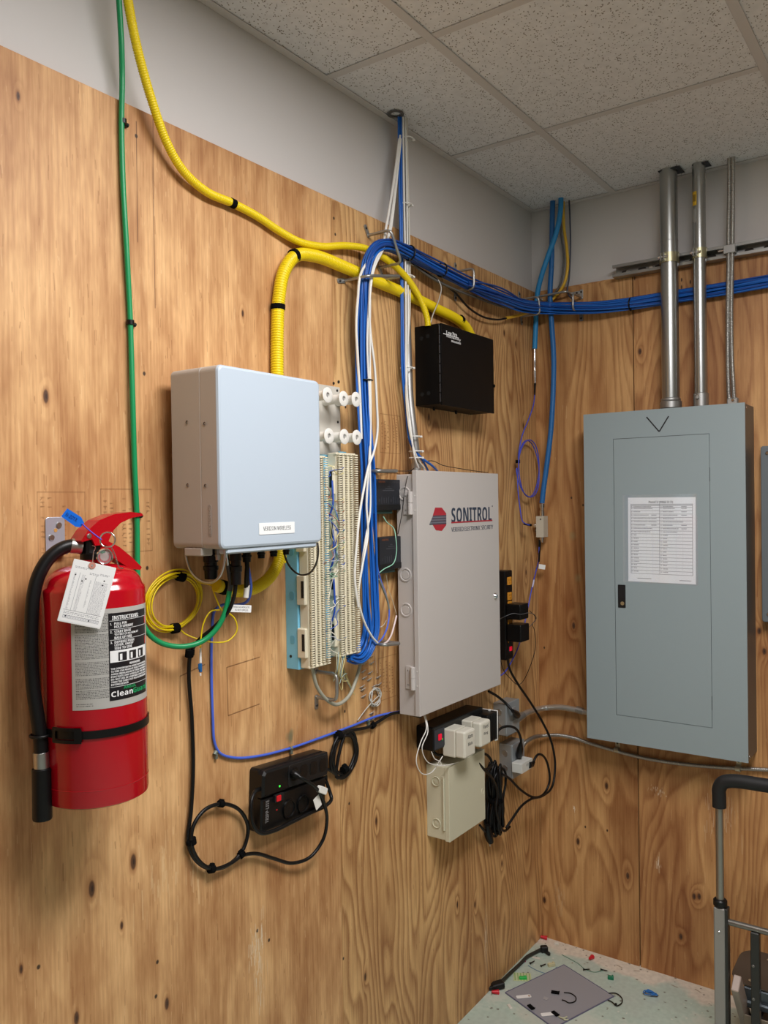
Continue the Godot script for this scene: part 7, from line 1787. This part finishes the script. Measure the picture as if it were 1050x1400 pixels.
func build_floor_things() -> void:
	hand_truck()
	# clear grey plastic sheet, its corners from the photograph's floor
	var a := V(0.1468, 0, 0.1418)
	var b := V(0.3583, 0, 0.2262)
	var d := V(0.0509, 0, 0.4074)
	var c := b + d - a
	var t := thing("plastic_sheet", "translucent grey plastic floor protector sheet lying in the corner", "floor mat", "", (a + c) / 2)
	var pl := PackedVector2Array()
	for p in [a, b, c, d]:
		pl.append(Vector2(p.x - t.position.x, -(p.z - t.position.z)))
	part("sheet", sh().at(Vector3.ZERO, V(-PI / 2, 0, 0)).ext(pl, 0.0003, 0.003), mt(c8(152, 153, 160), 0.35), t)
	var rim := sh()
	var cs := [a, b, c, d]
	for i in 4:
		rim.tube([cs[i] - t.position + V(0, 0.002, 0), cs[(i + 1) % 4] - t.position + V(0, 0.002, 0)], 0.0022, 6)
	part("edge", rim, mt(c8(104, 104, 128), 0.3), t)
	var h := 0.0032
	# black wrap offcuts, white tags and a tie on the sheet
	for q in [[V(0.1913, 0.0032, 0.3198), 0.3, "black hook-and-loop offcut near the middle of the grey sheet"], [V(0.1591, 0.0032, 0.4384), -0.5, "black hook-and-loop offcut near the edge of the grey sheet"], [V(0.2382, 0.0032, 0.4272), -0.45, "black hook-and-loop offcut lying over a white tag"]]:
		var o := thing("velcro_offcut", q[2], "offcut", "", q[0], q[1])
		part("strip", sh().box(V(0, 0.0035, 0), V(0.026, 0.004, 0.014), 0.001), _mm.velcro, o)
		part("curl", sh().at(V(0.011, 0.0045, 0), V(0, 0, 0.5)).box(V(0, 0, 0), V(0.008, 0.003, 0.014), 0.001), _mm.velcro, o)
	for q in [[V(0.1131, 0.0032, 0.397), 0.75, "white punched tag on the grey sheet"], [V(0.2207, 0.0032, 0.4389), 0.75, "white tag partly under a black offcut"]]:
		var o := thing("paper_tag", q[2], "tag", "", q[0], q[1])
		part("card", sh().at(V(0, 0.001, 0), V(-PI / 2, 0, 0)).slab(0.05, 0.017, 0, 0.0008, 0.004, 0.0002), _mm.paper, o)
		part("eyelet", sh().at(V(0.019, 0.0018, 0)).lathe([Vector2(0.0015, 0), Vector2(0.004, 0), Vector2(0.004, 0.0006), Vector2(0.0015, 0.0006)], 14), mt(c8(180, 150, 130), 0.7), o)
	solo("tie_scrap", sh().tube(cr([V(0.2158, 0.006, 0.304), V(0.2356, 0.006, 0.2957), V(0.2577, 0.006, 0.3057), V(0.2651, 0.006, 0.3299), V(0.2523, 0.006, 0.3481), V(0.2357, 0.006, 0.3448), V(0.2261, 0.006, 0.3464)]), 0.0018, 6), _mm.black, "curled black tie scrap on the grey sheet", "cable tie")
	solo("tie_scrap", sh().tube(cr([V(0.34, 0.005, 0.2238), V(0.3601, 0.005, 0.2103), V(0.3846, 0.005, 0.2235), V(0.3942, 0.005, 0.2509), V(0.3859, 0.005, 0.2756), V(0.3671, 0.005, 0.2643), V(0.351, 0.005, 0.2607)]), 0.0018, 6).at(V(0.3812, 0.005, 0.2693)).box(V(0, 0, 0), V(0.007, 0.006, 0.006), 0.001), _mm.black, "black cable tie ring beside the grey sheet corner", "cable tie")
	solo("tape_square", sh().box(V(0.1775, 0.004, 0.3653), V(0.016, 0.001, 0.016), 0.0003), mt(c8(170, 168, 170), 0.5), "small pale square of tape on the grey sheet", "tape")
	solo("crumpled_film", sh().tube(cr([V(0.2543, 0.006, 0.4355), V(0.2702, 0.008, 0.4378), V(0.2755, 0.006, 0.4213), V(0.2738, 0.006, 0.4405), V(0.2853, 0.006, 0.4328)]), 0.0022, 6), mt(c8(200, 200, 170), 0.3), "crumpled bit of clear film beside the black offcut", "litter")
	# wire nuts
	for q in [[V(0.0132, 0, 0.0167), 0.4, "red wire nut in the very corner of the floor"], [V(0.2123, 0, 0.0526), 1.5, "red wire nut on the bare strip along the back wall"], [V(0.0243, 0, 0.4302), 0.8, "red wire nut beside the black cable on the floor"]]:
		var o := thing("wire_nut", q[2], "wire nut", "", q[0], q[1])
		part("cap", sh().at(V(0, 0.007, 0), V(0, 0, 1.4)).lathe([Vector2(0, 0.013), Vector2(0.004, 0.012), Vector2(0.0055, 0.004), Vector2(0.0075, -0.008), Vector2(0.0085, -0.012), Vector2(0.006, -0.012), Vector2(0, -0.008)], 12), mt(c8(206, 26, 44), 0.4), o)
	# small offcuts
	for q in [[V(0.3145, 0, 0.1331), 0.3, c8(16, 120, 84), "small green connector on the bare concrete", V(0.02, 0.012, 0.01)], [V(0.064, 0, 0.3007), 0.6, c8(40, 190, 80), "bright green connector on the striped card", V(0.026, 0.01, 0.01)], [V(0.1121, 0, 0.1705), 0.9, c8(206, 200, 160), "ivory terminal block on the floor", V(0.026, 0.011, 0.011)], [V(0.0678, 0, 0.0239), 0.2, c8(226, 222, 210), "pale chip of plaster in the corner", V(0.016, 0.006, 0.01)], [V(0.0448, 0, 0.1528), 0.2, c8(216, 212, 200), "flat pale paper scrap by the black cable", V(0.03, 0.002, 0.012)], [V(0.0978, 0, 0.4685), -0.7, c8(222, 218, 208), "pale scrap with a wire end near the wall", V(0.024, 0.004, 0.01)], [V(0.0202, 0, 0.198), 0.5, c8(150, 60, 90), "small magenta tab by the black cable", V(0.01, 0.006, 0.006)]]:
		var o := thing("floor_scrap", q[3], "litter", "", q[0], q[1])
		part("piece", sh().box(V(0, q[4].y / 2, 0), q[4], 0.001), mt(q[2], 0.5), o)
		part("nub", sh().box(V(q[4].x * 0.3, q[4].y, 0), V(q[4].x * 0.25, q[4].y * 0.6, q[4].z * 0.7), 0.0008), mt(q[2], 0.5), o)
	for q in [[V(0.2256, 0, 0.128), 0.7, "dark screw lying beyond the sheet edge"], [V(0.2781, 0, 0.0983), 0.2, "dark screw near the bare strip"], [V(0.0482, 0, 0.1907), 1.3, "dark screw beside the black cable"], [V(0.0885, 0, 0.1863), 1.2, "short dark screw near the ivory block"]]:
		var o := thing("wood_screw", q[2], "screw", "", q[0], q[1])
		part("shank", sh().at(V(0, 0.0045, 0), V(0, 0, PI / 2)).lathe([Vector2(0, -0.014), Vector2(0.0018, -0.008), Vector2(0.002, 0.008), Vector2(0.0044, 0.012), Vector2(0, 0.0125)], 10), mt(c8(44, 46, 44), 0.45, 0.6), o)
	var card := thing("striped_card", "small green and yellow striped card on the floor", "card", "", V(0.0561, 0, 0.2901), 0.5)
	part("card", sh().at(V(0, 0.0008, 0)).box(V(0, 0, 0), V(0.062, 0.0014, 0.05), 0.0003), mt(c8(196, 204, 160), 0.6), card)
	for i in 6:
		part("stripe", sh().box(V(-0.025 + i * 0.01, 0.0016, 0), V(0.003, 0.0004, 0.046), 0.0001), mt(c8(140, 176, 110), 0.6), card)
	var rg := RandomNumberGenerator.new()
	rg.seed = 3
	var bl := V(0.458, 0, 0.1495)
	var bp := []
	for i in 26:
		bp.append(bl + V(rg.randf_range(-0.022, 0.022), 0.004 + rg.randf() * 0.012, rg.randf_range(-0.014, 0.014)))
	cable("string_tangle", bp, 0.0013, mt(c8(50, 120, 196), 0.6), "tangled blue string on the concrete near the hand truck", "string", "", 5)
	cable("string_scrap", [V(0.1131, 0.002, 0.0824), V(0.1836, 0.002, 0.1045), V(0.2192, 0.002, 0.1255), V(0.2515, 0.002, 0.1258), V(0.2736, 0.002, 0.1001)], 0.0011, mt(c8(110, 150, 130), 0.7), "thin green string trailing across the concrete", "string", "", 5)
	cable("string_scrap", [V(0.0429, 0.002, 0.2155), V(0.0845, 0.002, 0.2265), V(0.1239, 0.002, 0.222), V(0.1327, 0.002, 0.1667)], 0.0011, mt(c8(120, 150, 176), 0.7), "thin blue grey string by the striped card", "string", "", 5)
	# flattened black cable along the foot of the wall
	var fc := cable("floor_cable", [V(0.0047, 0.008, 0.4243), V(0.0168, 0.012, 0.3782), V(0.0167, 0.008, 0.3009), V(0.0182, 0.006, 0.2293), V(0.0207, 0.008, 0.1747), V(0.0323, 0.008, 0.1318), V(0.044, 0.008, 0.0942)], 0.006, mt(c8(40, 42, 38), 0.5), "broken black cable lying along the foot of the plywood", "cable")
	part("end_connector", sh().at(V(0.0165, 0.012, 0.3991), V(0, 0.9, 0.1)).box(V(0, 0, 0), V(0.045, 0.02, 0.028), 0.003).at(V(0.0065, 0.01, 0.4171), V(0, 0.5, 0.2)).box(V(0, 0, 0), V(0.026, 0.012, 0.016), 0.002), _mm.dark, fc)
	part("end_connector", sh().at(V(0.0531, 0.014, 0.1015), V(0, 0.7, 0.0)).box(V(0, 0, 0), V(0.026, 0.02, 0.02), 0.003).at(V(0.0676, 0.008, 0.1083), V(0, -0.5, 0.0)).box(V(0, 0, 0), V(0.03, 0.01, 0.01), 0.002), _mm.dark, fc)


func hand_truck() -> void:
	var t := thing("hand_truck", "folding grey hand truck with black foam handle parked at the back wall", "hand truck", "", V(0.98, 0, 0.5))
	var alu := mt(c8(150, 148, 144), 0.45, 0.35)
	var drk := mt(c8(56, 56, 54), 0.4, 0.5)
	var dx := 0.215
	for s in [-1, 1]:
		var x: float = s * dx
		part("rail", sh().box(V(x, 0.29, 0), V(0.03, 0.47, 0.03), 0.003), alu, t)
		part("rail_liner", sh().box(V(x - s * 0.0175, 0.29, 0.0), V(0.009, 0.47, 0.026), 0.001), drk, t)
		part("collar", sh().at(V(x, 0.525, 0)).cyl(0.0185, 0, 0.02, 18, 0.003), _mm.black, t)
		part("telescoping_tube", sh().at(V(x, 0.54, 0)).cyl(0.0105, 0, 0.3, 16, 0.001), mt(c8(150, 146, 140), 0.28, 0.85), t)
		part("pin", sh().at(V(x, 0.46, 0.015), V(PI / 2, 0, 0)).cyl(0.003, 0, 0.003, 10, 0.001), _mm.chrome, t)
		# sloping struts that carry the wheels and the rear bracket
		part("strut", sh().at(V(x * 0.82, 0.2, -0.09), V(0.62, 0, 0)).box(V(0, 0, 0), V(0.02, 0.3, 0.045), 0.002), mt(c8(176, 160, 150), 0.5, 0.2), t)
		var wh := part("wheel", sh().at(V(x * 0.66, 0.1, -0.12), V(0, 0, PI / 2)).lathe([Vector2(0.035, -0.018), Vector2(0.06, -0.02), Vector2(0.085, -0.02), Vector2(0.098, -0.014), Vector2(0.1, 0), Vector2(0.098, 0.014), Vector2(0.085, 0.02), Vector2(0.06, 0.02), Vector2(0.035, 0.018), Vector2(0.035, -0.018)], 40), mt(c8(30, 30, 31), 0.6), t)
		part("hub", sh().at(V(x * 0.66, 0.1, -0.12), V(0, 0, PI / 2)).cyl(0.036, -0.021, 0.021, 20, 0.003), mt(c8(96, 94, 92), 0.45, 0.5), wh)
		part("foot_bracket", sh().box(V(x, 0.035, 0.0), V(0.045, 0.07, 0.05), 0.004), drk, t)
		part("bolt", sh().at(V(x * 0.93, 0.16, 0.016), V(PI / 2, 0, 0)).cyl(0.008, 0, 0.006, 6, 0.001), _mm.chrome, t)
	var top := 0.878
	part("foam_handle", sh().tube(cr([V(-dx, 0.8, 0), V(-dx, 0.83, 0), V(-dx, top - 0.028, 0), V(-dx + 0.01, top - 0.009, 0), V(-dx + 0.032, top, 0), V(-0.1, top + 0.004, 0), V(0.1, top + 0.004, 0), V(dx - 0.032, top, 0), V(dx - 0.01, top - 0.009, 0), V(dx, top - 0.028, 0), V(dx, 0.83, 0), V(dx, 0.8, 0)], 6), 0.0185, 20), mt(c8(14, 14, 15), 0.65), t)
	part("crossbar", sh().at(V(-dx, 0.487, 0.0), V(0, 0, -PI / 2)).cyl(0.0085, 0, dx * 2, 14, 0.001), mt(c8(130, 126, 120), 0.35, 0.8), t)
	for x in [-0.125, 0.125]:
		part("inner_rail", sh().box(V(x, 0.255, 0.0), V(0.022, 0.45, 0.022), 0.002), drk, t)
		for k in 4:
			part("rivet", sh().at(V(x - 0.004, 0.12 + k * 0.09, 0.011), V(PI / 2, 0, 0)).cyl(0.004, 0, 0.002, 10, 0.0008), mt(c8(120, 118, 114), 0.4, 0.6), t)
	# folded toe plate
	var tp := sh()
	tp.at(V(0, 0.272, -0.2), V(-PI / 2 + 0.05, 0, 0)).slab(0.44, 0.19, -0.002, 0.002, 0.05, 0.001)
	part("toe_plate", tp, mt(c8(92, 84, 76), 0.42, 0.5), t)
	for q in [[-0.14, -0.26], [-0.05, -0.25], [0.05, -0.25], [-0.165, -0.13]]:
		part("plate_hole", sh().at(V(q[0], 0.2745 + (q[1] + 0.2) * -0.05, q[1])).cyl(0.006, 0, 0.001, 14, 0.0002), mt(c8(170, 150, 120), 0.5), t)
	part("hinge_bar", sh().box(V(0, 0.245, -0.115), V(0.36, 0.034, 0.02), 0.003).box(V(0, 0.222, -0.105), V(0.36, 0.02, 0.03), 0.004), mt(c8(96, 104, 110), 0.3, 0.7), t)
	part("axle", sh().at(V(-0.17, 0.1, -0.12), V(0, 0, -PI / 2)).cyl(0.008, 0, 0.34, 12, 0.001), _mm.zinc, t)
	part("cross_plate", sh().box(V(0, 0.16, -0.06), V(0.34, 0.1, 0.004), 0.001), mt(c8(128, 114, 98), 0.45, 0.3), t)



func _ready() -> void:
	var cam := Camera3D.new()
	cam.name = "camera"
	cam.fov = 63.2855
	cam.position = Vector3(1.3373, 1.6541, 2.8945)
	cam.rotation = Vector3(-0.01118, 0.61508, -0.01458)
	cam.near = 0.05
	cam.far = 50.0
	add_child(cam)
	var env := Environment.new()
	env.background_mode = Environment.BG_COLOR
	env.background_color = c8(0, 0, 0)
	env.tonemap_mode = Environment.TONE_MAPPER_LINEAR
	env.tonemap_exposure = 1.0
	env.sdfgi_enabled = true
	env.ssao_enabled = true
	env.ssil_enabled = true
	var we := WorldEnvironment.new()
	we.name = "environment"
	we.environment = env
	add_child(we)
	# the troffer above the long wall, and one further back in the room
	for q in [[V(1.22, 2.745, 1.83), 5.4], [V(3.66, 2.745, 4.88), 1.5]]:
		var a := AreaLight3D.new()
		a.name = numbered(self, "troffer_light")
		a.area_size = Vector2(0.55, 1.15)
		a.light_color = c8(251, 249, 250)
		a.light_energy = q[1]
		a.area_range = 8.0
		a.area_attenuation = 2.0
		a.shadow_enabled = true
		a.position = q[0]
		a.rotation = V(-PI / 2, 0, 0)
		add_child(a)

	build_room()
	build_long_wall()
	build_back_wall()
	build_floor_things()
